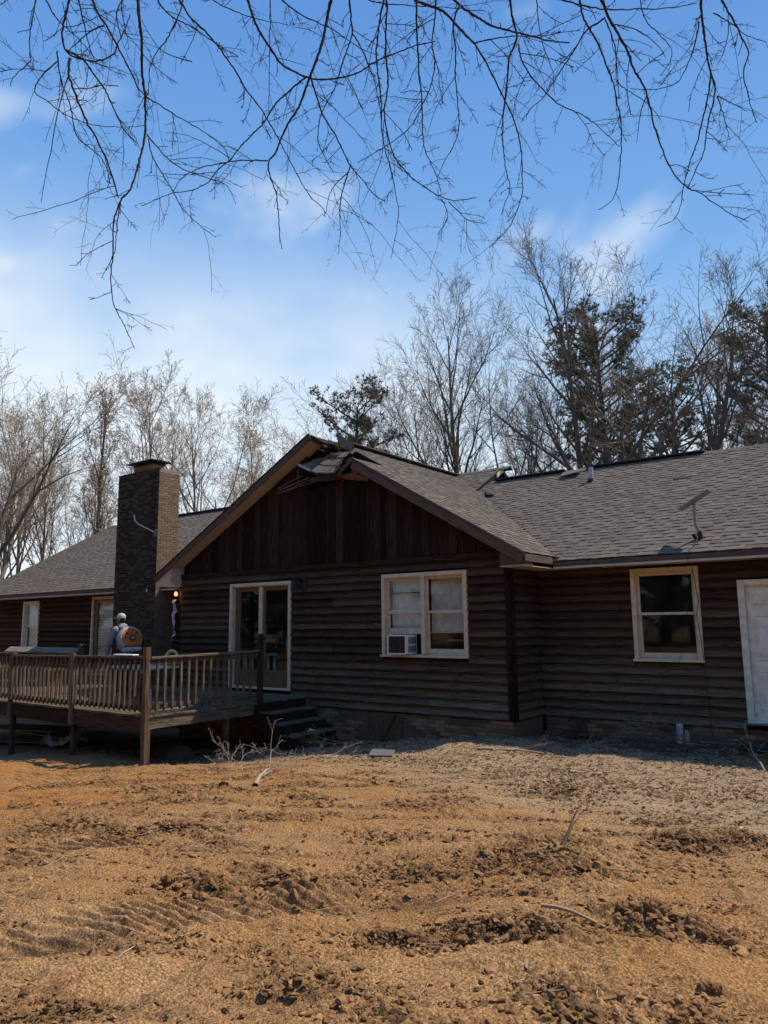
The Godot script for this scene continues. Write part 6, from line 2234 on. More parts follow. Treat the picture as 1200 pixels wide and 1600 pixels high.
func build_trees() -> void:
	var L := LAND
	# the trees one can tell apart
	plant("budding_tree", bare_tree(Vector3.ZERO, 15.8, Vector3(0.2, 0, -0.4), "vase", 0.24, 101, 0.85, Color(0.24, 0.20, 0.165)), Vector3(-29.9, L, -13.9), "large spreading tree in tan bud at the left edge, with a thick leaning limb")
	plant("budding_tree", bare_tree(Vector3.ZERO, 12.9, Vector3.ZERO, "narrow", 0.17, 102, 0.425, Color(0.26, 0.215, 0.175)), Vector3(-30.6, L, -19.0), "slender straight tree between the left edge tree and the brick chimney")
	plant("budding_tree", bare_tree(Vector3.ZERO, 15.0, Vector3(-0.6, 0, 0.6), "vase", 0.19, 103, 0.595, Color(0.26, 0.215, 0.175)), Vector3(-28.0, L, -24.1), "tall pale budding tree just right behind the brick chimney", "")
	plant("budding_tree", bare_tree(Vector3.ZERO, 14.6, Vector3(-0.1, 0, 0.1), "tall", 0.16, 104, 0.51, Color(0.26, 0.215, 0.175)), Vector3(-32.4, L, -23.5), "thin budding tree whose crown rises straight above the chimney cap")
	plant("budding_tree", bare_tree(Vector3.ZERO, 15.2, Vector3(0.3, 0, -0.3), "vase", 0.18, 105, 1.0, Color(0.26, 0.215, 0.175)), Vector3(-31.3, L, -30.9), "round crowned tan budding tree above the left slope of the front gable")
	plant("bare_tree", bare_tree(Vector3.ZERO, 15.6, Vector3(-0.3, 0, 0.2), "vase", 0.22, 106), Vector3(-19.3, L, -28.0), "bare tree with a lacy crown right of the small dark evergreen behind the gable peak")
	plant("bare_tree", bare_tree(Vector3.ZERO, 17.6, Vector3(1.9, 0, -1.1), "tall", 0.20, 107), Vector3(-18.4, L, -29.8), "bare tree leaning slightly right behind the small roof end at the ridge")
	plant("bare_tree", bare_tree(Vector3.ZERO, 17.6, Vector3(3.4, 0, -1.7), "vase", 0.22, 108), Vector3(-17.8, L, -31.3), "bare tree with dark trunks leaning far to the right over the ridge")
	plant("bare_tree", bare_tree(Vector3.ZERO, 17.2, Vector3(-2.3, 0, 0.9), "tall", 0.25, 109), Vector3(-11.3, L, -30.8), "tall bare tree leaning left in front of the big pine")
	plant("bare_tree", bare_tree(Vector3.ZERO, 19.2, Vector3(0.7, 0, -0.2), "vase", 0.34, 119), Vector3(-9.4, L, -29.5), "largest bare tree with a broad fan of limbs right of the big pine")
	plant("bare_tree", bare_tree(Vector3.ZERO, 15.0, Vector3(6.5, 0, -0.9), "tall", 0.24, 111), Vector3(-9.2, L, -29.0), "bare tree leaning hard to the right across the base of the largest bare tree")
	plant("bare_tree", bare_tree(Vector3.ZERO, 14.6, Vector3(0.6, 0, 0.0), "tall", 0.2, 112), Vector3(-3.9, L, -29.6), "bare tree cut off by the right edge of the photo")
	# pines
	var p1 := pine(16.4, 0.24, 211, 0.44, 2.9, 1.5)
	evergreen("pine_tree", p1, Vector3(-12.1, L, -33.9), "big dark pine standing among the bare trees at the right")
	evergreen("pine_tree", pine(13.6, 0.20, 212, 0.36, 2.6, 1.3), Vector3(-9.6, L, -37.2), "lower dense pine right of the big pine, partly behind the largest bare tree")
	evergreen("pine_tree", pine(14.6, 0.22, 213, 0.38, 2.6, 1.2), Vector3(-4.6, L, -33.0), "dark pine at the right edge of the photo")
	var p4 := pine(13.0, 0.2, 214, 0.24, 2.5, 1.3)
	evergreen("pine_tree", p4, Vector3(-22.6, L, -28.1), "small dark evergreen just behind the broken gable peak")
	# the wood behind: a few kinds, repeated
	var pale := Color(0.27, 0.225, 0.185)
	var kinds := [bare_tree(Vector3.ZERO, 16.0, Vector3(0.3, 0, 0), "tall", 0.15, 301, 0.7, pale), bare_tree(Vector3.ZERO, 16.0, Vector3(-0.5, 0, 0.3), "vase", 0.16, 302, 0.7, pale), bare_tree(Vector3.ZERO, 16.0, Vector3.ZERO, "narrow", 0.13, 303, 0.7, pale), bare_tree(Vector3.ZERO, 16.0, Vector3(0.6, 0, 0.2), "vase", 0.17, 304, 0.0, Color(0.23, 0.195, 0.165))]
	var protos := []
	var far := [[-37.0, -19.9, 12.0, 0], [-37.5, -30.0, 16.2, 0], [-26.4, -35.2, 17.6, 3], [-8.5, -43.2, 18.0, 2],
		[-36.7, -16.0, 14.5, 1], [-36.6, -34.1, 17.0, 2], [-27.9, -41.5, 18.0, 0], [-22.5, -46.9, 18.6, 3], [-40.2, -20.2, 14.0, 0], [-30.5, -38.5, 16.0, 2], [-15.5, -44.0, 18.0, 0],
		[-4.5, -41.0, 17.0, 1], [-33.5, -20.5, 11.5, 2], [-34.0, -16.5, 11.0, 0], [-47.0, -26.5, 15.0, 1], [-45.0, -20.0, 13.0, 2], [-16.2, -34.0, 13.0, 0]]
	rng.seed = 77
	far.sort_custom(func(p, q): return atan2(p[0], -p[1]) < atan2(q[0], -q[1]))
	var count := {true: 0, false: 0}
	var nth := ["first", "second", "third", "fourth", "fifth", "sixth", "seventh", "eighth", "ninth", "tenth", "eleventh", "twelfth", "thirteenth", "fourteenth", "fifteenth", "sixteenth", "seventeenth", "eighteenth", "nineteenth", "twentieth", "twenty-first"]
	for q in far:
		var left: bool = q[0] < -25.0
		var which: String = nth[count[left]]
		count[left] += 1
		var look: String = ["thin budding tree", "spreading budding tree", "narrow thin tree", "spreading bare tree"][q[3]]
		plant("background_tree", kinds[q[3]], Vector3(q[0], L - 0.2, q[1]), "%s, %s from the left in the wood behind the %s" % [look, which, "left wing" if left else "right ridge"], "trees of the wood behind the left wing" if left else "trees of the wood behind the right wing", rnd(0, TAU), q[2] / 16.0)
	# scrub at the wood's edge behind the left wing's roof
	var sc := bare_tree(Vector3.ZERO, 4.5, Vector3.ZERO, "bush", 0.05, 401, 0.5)
	rng.seed = 78
	var bush_no := -1
	for q in [[-33.0, -14.5, 1.0], [-34.6, -18.0, 1.2], [-35.0, -22.0, 1.1], [-36.5, -24.5, 1.3], [-34.0, -12.5, 1.0]]:
		bush_no += 1
		var t := thing("undergrowth_bush", "low twiggy bush, %s in the row behind the left roof end" % nth[bush_no], "bush", Vector3(q[0], L, q[1]), rnd(0, TAU), "bushes at the wood's edge")
		t.scale = Vector3.ONE * q[2]
		obj("stems", sc[0], M.bark, t)
		obj("twigs", sc[1], M.twig, t)
		obj("buds", sc[2], M.bud, t)
	var edge := pine(11.0, 0.18, 205, 0.05, 2.8, 2.0)
	for k in 44:
		var a := lerpf(0.0, PI + 0.45, k / 43.0)
		var d := rnd(21.0, 33.0)
		evergreen("edge_pine", edge, Vector3(cos(a) * d * 1.1, 0.0, sin(a) * d + 4.0), "low branched pine at the edge of the wood across the clearing", rnd(0, TAU), rnd(0.85, 1.25), "low pines across the clearing")
	# the wood across the clearing, behind the camera: it darkens the window panes
	for k in 15:
		var a := lerpf(-0.3, PI + 0.3, k / 14.0)
		var d := rnd(17.0, 26.0)
		var at := Vector3(cos(a) * d * 1.1, 0.0, sin(a) * d + 6.0)
		if k % 3 == 1:
			plant("clearing_tree", kinds[k % 4], at, "bare tree of the wood across the clearing, opposite the house", "trees across the clearing", rnd(0, TAU), rnd(0.8, 1.1))
		else:
			evergreen("clearing_pine", p4 if k % 2 else p1, at, "pine of the wood across the clearing, opposite the house", rnd(0, TAU), rnd(0.75, 0.95), "pines across the clearing")


# ---------------------------------------------------------------- the tree overhead

var over: Node3D
var limbs := []

func twigged(b: MB, pts: Array, rad: Array, every: float) -> void:
	# short side shoots along a hanging branch, each with small buds
	var k := every
	for s in pts.size() - 1:
		var a: Vector3 = pts[s]
		var e: Vector3 = pts[s + 1]
		var l := a.distance_to(e)
		var d := (e - a) / maxf(l, 1e-5)
		k -= l
		while k < 0.0:
			var o := a.lerp(e, clampf(1.0 + k / l, 0.0, 1.0))
			k += every * rnd(0.4, 1.6)
			var t := turned(d, rnd(0.6, 1.25), rnd(0, TAU))
			var tl := 0.03 + 0.34 * pow(rng.randf(), 2.0)
			var r := minf(rad[s] * 0.6, 0.0028)
			var p := [o]
			var q := o
			for j in 3:
				t = (t + Vector3(rnd(-0.3, 0.3), rnd(-0.35, 0.15), rnd(-0.3, 0.3))).normalized()
				q += t * tl / 3.0
				p.append(q)
			b.tube(p, [r, r * 0.85, r * 0.75, r * 0.9], 4, false)
			if tl > 0.09:
				for j in int(tl / 0.035):
					var u := rnd(0.2, 1.0) * 3.0
					var o2: Vector3 = p[mini(int(u), 2)].lerp(p[mini(int(u), 2) + 1], u - mini(int(u), 2))
					var t2 := turned(t, rnd(0.6, 1.2), rnd(0, TAU))
					b.tube([o2, o2 + t2 * rnd(0.012, 0.06)], [r * 0.75, r * 0.7], 3, false)

func strand(line: Array, r0: float, r1: float, top: bool) -> void:
	var c := Curve3D.new()
	for k in line.size():
		var t: Vector3 = (line[mini(k + 1, line.size() - 1)] - line[maxi(k - 1, 0)]) * 0.16
		c.add_point(line[k], -t, t)
	c.bake_interval = 0.035
	var bp := c.get_baked_points()
	var pts := []
	var rad := []
	for k in bp.size():
		var u := float(k) / maxf(1.0, bp.size() - 1.0)
		pts.append(bp[k] + Vector3(rnd(-1, 1), rnd(-1, 1), rnd(-1, 1)) * 0.003)
		rad.append(lerpf(r0, r1, pow(u, 0.8)) * 0.74 * (1.25 if k % 7 == 3 else 1.0))
	var b := MB.new()
	b.col = Color(0.085, 0.068, 0.056)
	b.tube(pts, rad, 6, true)
	twigged(b, pts, rad, 0.105)
	# longer side branches, drooping like the one that carries them
	var gap := rnd(0.1, 0.3)
	for k in range(2, pts.size() - 2):
		gap -= 0.035
		if gap > 0.0:
			continue
		gap = rnd(0.5, 1.5)
		var d: Vector3 = (pts[k + 1] - pts[k]).normalized()
		var t := turned(d, rnd(0.5, 1.1), rnd(0, TAU))
		var sl := rnd(0.18, 0.75)
		var q: Vector3 = pts[k]
		var sp := [q]
		var sr := [minf(rad[k] * 0.62, 0.0034)]
		var n := int(sl / 0.05) + 2
		for j in n:
			t = (t + Vector3(rnd(-0.13, 0.13), rnd(-0.17, 0.08), rnd(-0.13, 0.13))).normalized()
			q += t * sl / n
			sp.append(q)
			sr.append(maxf(sr[0] * (1.0 - 0.55 * (j + 1.0) / n), 0.0014))
		b.tube(sp, sr, 4, false)
		twigged(b, sp, sr, 0.09)
	if top:
		# up to the nearest limb of the tree
		var s: Vector3 = line[0]
		var best := Vector3.ZERO
		var bd := 1e9
		for l in limbs:
			for k in l.size() - 1:
				for j in 6:
					var p: Vector3 = l[k].lerp(l[k + 1], j / 6.0)
					if p.distance_to(s) < bd:
						bd = p.distance_to(s)
						best = p
		var d0: Vector3 = (line[0] - line[1]).normalized()
		var mid := s.lerp(best, 0.5) + d0 * bd * 0.15 + Vector3(0, 0.12, 0)
		var up := []
		var ur := []
		for k in 9:
			var u := k / 8.0
			up.append(s.lerp(mid, u).lerp(mid.lerp(best, u), u))
			ur.append(lerpf(r0, r0 * 2.4, u))
		b.tube(up, ur, 6, false)
	obj("hanging_branch", b.mesh(), M.bark, over)

func build_overhead() -> void:
	rng.seed = 909
	over = thing("overhanging_tree", "bare tree whose long thin branches hang down across the top of the photo", "tree", Vector3.ZERO)
	limbs = [[Vector3(1.6, 5.2, 2.6), Vector3(0.4, 6.8, 0.8), Vector3(-1.0, 7.5, -0.8), Vector3(-2.6, 7.4, -2.2)], [Vector3(0.4, 6.8, 0.8), Vector3(0.0, 7.4, -1.0), Vector3(-0.5, 7.4, -3.0)], [Vector3(0.4, 6.8, 0.8), Vector3(-1.6, 7.3, 0.6), Vector3(-3.4, 7.2, -0.6)]]
	var b := MB.new()
	b.col = Color(0.12, 0.1, 0.085)
	b.tube([Vector3(2.1, -0.4, 3.2), Vector3(2.0, 0.2, 3.15), Vector3(1.9, 2.5, 3.0), limbs[0][0], Vector3(1.2, 8.0, 2.6), Vector3(1.0, 11.0, 2.4)], [0.30, 0.24, 0.20, 0.18, 0.11, 0.02], 10)
	obj("trunk", b.mesh(), M.bark, over)
	for l in limbs:
		var m := MB.new()
		m.col = Color(0.11, 0.092, 0.078)
		var rr := []
		for k in l.size():
			rr.append(lerpf(0.10, 0.022, float(k) / (l.size() - 1)))
		m.tube(l, rr, 8)
		obj("limb", m.mesh(), M.bark, over)
	strands()
	over.set_meta("base", Vector3(2.1, 0.0, 3.2))
	rebase(over)

func fallen(called: String, label: String, at: Vector3, d: Vector3, length: float, r: float, sd: int, col: Color, kids: Array, group := "") -> void:
	rng.seed = sd
	var g := habit("bush")
	g.kids = kids
	g.levels = 3
	g.rmin = 0.0022
	g.up = [-0.03, -0.02, 0.0, 0.0, 0.0]
	g.wob = [0.14, 0.2, 0.22, 0.25, 0.2]
	g.start = [0.25, 0.2, 0.2, 0.2]
	g.ratio = [0.55, 0.5, 0.45, 0.4]
	g.angle = [0.5, 0.6, 0.7, 0.8]
	g.thick = 0.006
	var wood := MB.new()
	var fine := MB.new()
	wood.col = col
	fine.col = col
	limb(wood, fine, null, Vector3.ZERO, d.normalized(), length, r, 0, g)
	merge(wood, fine)
	var t := thing(called, label, "branch", at, 0.0, group)
	obj("branch", wood.mesh(), M.twig, t)

func fallen_branches() -> void:
	var grey := Color(0.33, 0.265, 0.20)
	var y := func(x: float, z: float) -> float: return ground(x, z) + 0.02
	fallen("fallen_branch", "pale fallen branch with many thin twigs lying before the deck corner", Vector3(-6.15, y.call(-6.15, -5.85), -5.85), Vector3(-0.62, 0.10, -0.78), 2.7, 0.012, 501, grey, [10, 5, 3])
	fallen("fallen_branch", "thick pale butt of a broken limb at the near end of the fallen twiggy branch", Vector3(-6.1, y.call(-6.1, -5.8), -5.8), Vector3(-0.55, 0.16, -0.8), 0.7, 0.03, 511, grey, [2, 1, 1])
	fallen("fallen_branch", "thin twiggy branch lying before the deck steps", Vector3(-6.9, y.call(-6.9, -6.9), -6.9), Vector3(0.3, 0.22, -0.9), 1.3, 0.007, 502, grey, [8, 4, 3])
	fallen("fallen_branch", "thin twiggy branch nearest the deck rim, left of the other fallen twigs", Vector3(-7.5, y.call(-7.5, -6.9), -6.9), Vector3(-0.8, 0.30, -0.5), 1.2, 0.007, 507, grey, [7, 4, 3])
	fallen("fallen_branch", "long curved pale branch lying at the shadow edge near the house corner", Vector3(-5.7, y.call(-5.7, -9.9), -9.9), Vector3(0.95, 0.16, -0.22), 1.7, 0.02, 503, grey, [4, 2, 2])
	fallen("fallen_branch", "short thick stick lying on pale litter below the right window", Vector3(-3.75, y.call(-3.75, -8.7), -8.7), Vector3(0.7, 0.05, -0.7), 0.75, 0.022, 504, grey, [2, 1, 1])
	fallen("fallen_branch", "thin forked branch in the shade at the right edge near the step", Vector3(-1.9, y.call(-1.9, -10.3), -10.3), Vector3(-0.5, 0.4, -0.8), 0.9, 0.012, 505, grey, [4, 2, 1])
	fallen("fallen_branch", "dark upright stub of stick poking out of the leaf heap at the right", Vector3(-2.28, y.call(-2.28, -5.0), -5.05), Vector3(0.05, 0.7, -0.35), 0.42, 0.017, 506, Color(0.22, 0.16, 0.11), [4, 2, 1])
	fallen("fallen_branch", "dark tangle of brush against the wall in the inner corner", Vector3(-5.3, y.call(-5.3, -12.0), -12.0), Vector3(0.9, 0.2, 0.15), 1.9, 0.02, 508, Color(0.13, 0.10, 0.08), [10, 4, 3])
	fallen("fallen_branch", "dark loose brush at the foot of the right wall, left of the pipe stubs", Vector3(-4.6, y.call(-4.6, -12.1), -12.05), Vector3(0.85, 0.12, 0.2), 1.5, 0.014, 521, Color(0.17, 0.13, 0.095), [11, 5, 3])
	fallen("fallen_branch", "dark brush lying between the pipe stubs and the plank step", Vector3(-2.95, y.call(-2.95, -11.9), -11.9), Vector3(-0.6, 0.15, 0.4), 1.1, 0.012, 522, Color(0.2, 0.155, 0.11), [9, 4, 3])
	fallen("fallen_branch", "thin brown brush lying in the shade before the access panels", Vector3(-7.9, y.call(-7.9, -10.6), -10.6), Vector3(-0.9, 0.10, 0.2), 1.6, 0.011, 523, Color(0.24, 0.185, 0.13), [10, 4, 3])
	fallen("fallen_branch", "grey twigs heaped beside the lowest tread of the deck steps", Vector3(-8.9, y.call(-8.9, -9.6), -9.6), Vector3(0.7, 0.2, 0.5), 1.2, 0.010, 524, Color(0.26, 0.2, 0.15), [10, 4, 3])
	fallen("fallen_branch", "bare root lying along the broken clods at lower right", Vector3(-1.95, y.call(-1.95, -4.05) + 0.02, -4.05), Vector3(0.96, 0.02, -0.25), 0.8, 0.011, 509, Color(0.40, 0.27, 0.16), [2, 1, 1])
	tag(obj("broken_slab", one_box(Vector3(-4.9, ground(-4.9, -11.9) + 0.12, -11.9), Vector3(0.26, 0.34, 0.04), Basis(Vector3.UP, 0.4) * Basis(Vector3.BACK, 0.3), 0.01), M.ply), "dark broken slab leaning in the brush below the right wall", "slab")
	tag(obj("rotten_board", one_box(Vector3(-3.95, -0.01, -12.38), Vector3(0.75, 0.05, 0.03), Basis(Vector3.BACK, -0.03), 0.003, Color(0.28, 0.22, 0.17)), M.deckwood), "pale rotten board end along the bottom of the right wall", "board")


func strands() -> void:
	strand([Vector3(-4.15, 6.17, -2.68), Vector3(-4.10, 5.92, -2.67), Vector3(-4.16, 5.80, -2.74), Vector3(-4.26, 5.65, -2.82), Vector3(-4.33, 5.53, -2.90), Vector3(-4.37, 5.36, -2.94), Vector3(-4.37, 5.23, -2.94), Vector3(-4.36, 5.05, -2.90), Vector3(-4.35, 4.87, -2.86), Vector3(-4.36, 4.73, -2.82), Vector3(-4.41, 4.67, -2.79), Vector3(-4.50, 4.53, -2.80), Vector3(-4.60, 4.36, -2.87), Vector3(-4.68, 4.23, -2.91), Vector3(-4.72, 4.04, -2.97), Vector3(-4.69, 3.92, -3.02), Vector3(-4.63, 3.81, -3.04), Vector3(-4.57, 3.68, -3.06)], 0.0160, 0.0035, true)
	strand([Vector3(-4.48, 4.73, -2.84), Vector3(-4.45, 4.56, -2.80), Vector3(-4.54, 4.42, -2.85), Vector3(-4.62, 4.37, -2.89)], 0.0067, 0.0040, false)
	strand([Vector3(-4.85, 6.44, -2.57), Vector3(-4.81, 6.22, -2.52), Vector3(-4.89, 6.11, -2.54), Vector3(-4.97, 6.08, -2.60), Vector3(-5.01, 6.08, -2.65), Vector3(-5.01, 6.08, -2.72), Vector3(-4.94, 6.07, -2.80), Vector3(-4.84, 6.06, -2.85), Vector3(-4.73, 6.08, -2.88), Vector3(-4.67, 6.13, -2.87), Vector3(-4.63, 6.25, -2.90), Vector3(-4.63, 6.41, -2.94)], 0.0127, 0.0048, true)
	strand([Vector3(-4.78, 6.30, -2.81), Vector3(-4.83, 6.22, -2.73), Vector3(-4.95, 6.15, -2.69), Vector3(-5.02, 6.11, -2.67)], 0.0095, 0.0044, false)
	strand([Vector3(-3.57, 4.78, -1.91), Vector3(-3.56, 4.68, -1.90), Vector3(-3.53, 4.59, -1.91), Vector3(-3.53, 4.50, -1.96), Vector3(-3.56, 4.44, -2.03), Vector3(-3.61, 4.43, -2.11), Vector3(-3.67, 4.40, -2.20), Vector3(-3.70, 4.35, -2.26), Vector3(-3.70, 4.26, -2.30), Vector3(-3.66, 4.17, -2.30)], 0.0094, 0.0056, false)
	strand([Vector3(-4.79, 6.49, -2.69), Vector3(-4.70, 6.29, -2.71), Vector3(-4.70, 6.24, -2.78), Vector3(-4.74, 6.19, -2.89), Vector3(-4.79, 6.17, -2.98), Vector3(-4.81, 6.08, -3.09), Vector3(-4.81, 6.00, -3.15), Vector3(-4.76, 5.92, -3.18)], 0.0128, 0.0064, true)
	strand([Vector3(-4.88, 5.98, -2.58), Vector3(-4.92, 6.02, -2.74), Vector3(-4.89, 5.92, -2.83), Vector3(-4.83, 5.81, -2.88), Vector3(-4.76, 5.66, -2.90), Vector3(-4.71, 5.54, -2.93), Vector3(-4.69, 5.45, -2.98), Vector3(-4.69, 5.41, -3.08)], 0.0107, 0.0061, false)
	strand([Vector3(-4.22, 5.67, -2.05), Vector3(-4.29, 5.63, -2.19), Vector3(-4.21, 5.53, -2.27), Vector3(-4.13, 5.42, -2.32), Vector3(-4.08, 5.34, -2.34)], 0.0070, 0.0032, true)
	strand([Vector3(-4.35, 5.76, -2.07), Vector3(-4.31, 5.56, -2.04), Vector3(-4.33, 5.43, -2.04), Vector3(-4.38, 5.34, -2.07), Vector3(-4.45, 5.35, -2.11), Vector3(-4.54, 5.33, -2.10), Vector3(-4.61, 5.29, -2.08), Vector3(-4.62, 5.22, -2.07)], 0.0072, 0.0028, true)
	strand([Vector3(-3.57, 4.77, -1.83), Vector3(-3.67, 4.77, -1.90), Vector3(-3.64, 4.65, -1.91), Vector3(-3.59, 4.53, -1.93), Vector3(-3.55, 4.43, -1.93), Vector3(-3.55, 4.35, -1.95), Vector3(-3.57, 4.33, -1.99), Vector3(-3.61, 4.34, -2.09), Vector3(-3.65, 4.35, -2.18), Vector3(-3.69, 4.30, -2.26)], 0.0053, 0.0033, false)
	strand([Vector3(-3.58, 4.73, -1.85), Vector3(-3.69, 4.70, -1.83), Vector3(-3.66, 4.59, -1.78), Vector3(-3.62, 4.50, -1.75), Vector3(-3.58, 4.46, -1.77), Vector3(-3.58, 4.45, -1.82), Vector3(-3.61, 4.46, -1.89), Vector3(-3.65, 4.50, -1.99), Vector3(-3.67, 4.53, -2.08), Vector3(-3.64, 4.55, -2.17), Vector3(-3.56, 4.55, -2.24)], 0.0049, 0.0026, false)
	strand([Vector3(-4.79, 6.41, -2.59), Vector3(-4.73, 6.21, -2.60), Vector3(-4.79, 6.15, -2.67), Vector3(-4.86, 6.10, -2.75), Vector3(-4.90, 6.08, -2.81)], 0.0101, 0.0047, true)
	strand([Vector3(-3.34, 5.49, -2.48), Vector3(-3.33, 5.30, -2.44), Vector3(-3.45, 5.22, -2.45), Vector3(-3.56, 5.17, -2.45), Vector3(-3.63, 5.12, -2.46), Vector3(-3.65, 5.02, -2.47), Vector3(-3.64, 4.89, -2.45)], 0.0064, 0.0032, true)
	strand([Vector3(-3.34, 5.44, -2.42), Vector3(-3.24, 5.25, -2.47), Vector3(-3.20, 5.19, -2.56), Vector3(-3.20, 5.14, -2.69), Vector3(-3.23, 5.11, -2.82), Vector3(-3.25, 5.07, -2.92), Vector3(-3.23, 5.00, -3.01), Vector3(-3.19, 4.90, -3.06), Vector3(-3.12, 4.76, -3.08), Vector3(-3.05, 4.61, -3.10), Vector3(-3.00, 4.48, -3.14), Vector3(-2.97, 4.37, -3.22), Vector3(-2.95, 4.32, -3.33), Vector3(-3.00, 4.32, -3.40)], 0.0083, 0.0029, true)
	strand([Vector3(-3.60, 4.63, -2.43), Vector3(-3.63, 4.60, -2.56), Vector3(-3.63, 4.57, -2.65), Vector3(-3.58, 4.53, -2.72), Vector3(-3.46, 4.47, -2.80), Vector3(-3.35, 4.41, -2.84), Vector3(-3.30, 4.34, -2.85), Vector3(-3.28, 4.26, -2.88)], 0.0055, 0.0025, false)
	strand([Vector3(-3.60, 4.62, -2.45), Vector3(-3.58, 4.49, -2.47), Vector3(-3.62, 4.42, -2.60), Vector3(-3.65, 4.36, -2.70), Vector3(-3.65, 4.31, -2.75), Vector3(-3.58, 4.21, -2.83), Vector3(-3.48, 4.11, -2.89)], 0.0050, 0.0025, false)
	strand([Vector3(-3.67, 4.94, -2.47), Vector3(-3.71, 4.98, -2.60), Vector3(-3.62, 4.90, -2.68), Vector3(-3.52, 4.82, -2.71), Vector3(-3.42, 4.73, -2.78), Vector3(-3.37, 4.67, -2.85), Vector3(-3.39, 4.61, -2.91)], 0.0058, 0.0026, false)
	strand([Vector3(-3.46, 5.20, -2.65), Vector3(-3.55, 5.23, -2.57), Vector3(-3.64, 5.31, -2.51), Vector3(-3.67, 5.44, -2.41)], 0.0049, 0.0024, false)
	strand([Vector3(-3.51, 6.80, -4.07), Vector3(-3.61, 6.68, -4.12), Vector3(-3.62, 6.45, -4.08), Vector3(-3.63, 6.24, -4.02), Vector3(-3.67, 6.07, -3.98), Vector3(-3.74, 5.94, -3.98), Vector3(-3.82, 5.86, -4.00), Vector3(-3.95, 5.78, -4.01), Vector3(-4.04, 5.71, -4.03), Vector3(-4.10, 5.59, -4.02), Vector3(-4.13, 5.49, -3.97), Vector3(-4.09, 5.33, -3.95), Vector3(-4.03, 5.17, -3.96), Vector3(-4.01, 5.00, -3.97), Vector3(-4.04, 4.83, -4.02), Vector3(-4.08, 4.74, -4.09)], 0.0194, 0.0042, true)
	strand([Vector3(-4.12, 6.86, -3.68), Vector3(-4.06, 6.63, -3.70), Vector3(-4.01, 6.47, -3.75), Vector3(-3.98, 6.37, -3.85), Vector3(-3.98, 6.32, -3.96), Vector3(-3.98, 6.34, -4.08), Vector3(-3.92, 6.33, -4.22), Vector3(-3.85, 6.33, -4.30), Vector3(-3.69, 6.31, -4.37), Vector3(-3.52, 6.31, -4.42), Vector3(-3.34, 6.35, -4.45), Vector3(-3.18, 6.39, -4.52), Vector3(-3.05, 6.45, -4.61), Vector3(-2.94, 6.52, -4.74)], 0.0159, 0.0066, true)
	strand([Vector3(-3.53, 5.87, -3.79), Vector3(-3.70, 5.84, -3.79), Vector3(-3.78, 5.68, -3.69), Vector3(-3.80, 5.50, -3.61), Vector3(-3.82, 5.38, -3.53), Vector3(-3.88, 5.26, -3.46), Vector3(-3.98, 5.16, -3.43), Vector3(-4.10, 5.11, -3.41), Vector3(-4.21, 5.05, -3.41), Vector3(-4.33, 5.00, -3.35), Vector3(-4.43, 4.94, -3.22), Vector3(-4.53, 4.79, -3.04)], 0.0093, 0.0035, false)
	strand([Vector3(-3.85, 5.23, -3.69), Vector3(-3.94, 5.22, -3.59), Vector3(-4.09, 5.23, -3.52), Vector3(-4.24, 5.19, -3.40), Vector3(-4.31, 5.11, -3.30), Vector3(-4.32, 5.00, -3.22), Vector3(-4.31, 4.88, -3.16)], 0.0078, 0.0034, false)
	strand([Vector3(-3.53, 5.89, -3.83), Vector3(-3.53, 5.77, -3.90), Vector3(-3.55, 5.67, -4.00), Vector3(-3.52, 5.57, -4.09), Vector3(-3.47, 5.41, -4.15), Vector3(-3.40, 5.25, -4.16), Vector3(-3.30, 5.11, -4.18), Vector3(-3.23, 4.99, -4.21), Vector3(-3.19, 4.94, -4.26), Vector3(-3.18, 4.95, -4.33)], 0.0105, 0.0041, false)
	strand([Vector3(-3.39, 5.25, -4.15), Vector3(-3.42, 5.13, -4.13), Vector3(-3.51, 5.05, -4.18), Vector3(-3.57, 4.93, -4.23), Vector3(-3.59, 4.78, -4.26), Vector3(-3.60, 4.60, -4.24)], 0.0084, 0.0028, false)
	strand([Vector3(-3.41, 5.20, -4.15), Vector3(-3.54, 5.15, -4.15), Vector3(-3.55, 5.02, -4.08), Vector3(-3.55, 4.83, -4.03)], 0.0062, 0.0028, false)
	strand([Vector3(-2.85, 5.97, -3.48), Vector3(-2.93, 5.90, -3.60), Vector3(-2.92, 5.79, -3.60), Vector3(-2.92, 5.63, -3.55), Vector3(-2.93, 5.48, -3.50), Vector3(-2.95, 5.34, -3.47), Vector3(-2.99, 5.27, -3.47), Vector3(-3.09, 5.21, -3.49), Vector3(-3.18, 5.15, -3.54), Vector3(-3.24, 5.08, -3.60), Vector3(-3.23, 4.99, -3.66), Vector3(-3.18, 4.86, -3.70)], 0.0092, 0.0033, true)
	strand([Vector3(-2.88, 5.73, -3.55), Vector3(-2.91, 5.72, -3.69), Vector3(-2.87, 5.57, -3.73), Vector3(-2.82, 5.42, -3.73), Vector3(-2.78, 5.24, -3.72), Vector3(-2.76, 5.09, -3.72)], 0.0069, 0.0032, false)
	strand([Vector3(-2.36, 5.49, -3.23), Vector3(-2.46, 5.37, -3.30), Vector3(-2.47, 5.14, -3.28), Vector3(-2.44, 4.94, -3.27), Vector3(-2.44, 4.80, -3.29), Vector3(-2.47, 4.69, -3.33), Vector3(-2.51, 4.60, -3.42), Vector3(-2.54, 4.54, -3.52), Vector3(-2.57, 4.43, -3.61), Vector3(-2.58, 4.32, -3.65), Vector3(-2.59, 4.18, -3.64), Vector3(-2.61, 3.98, -3.60)], 0.0087, 0.0024, true)
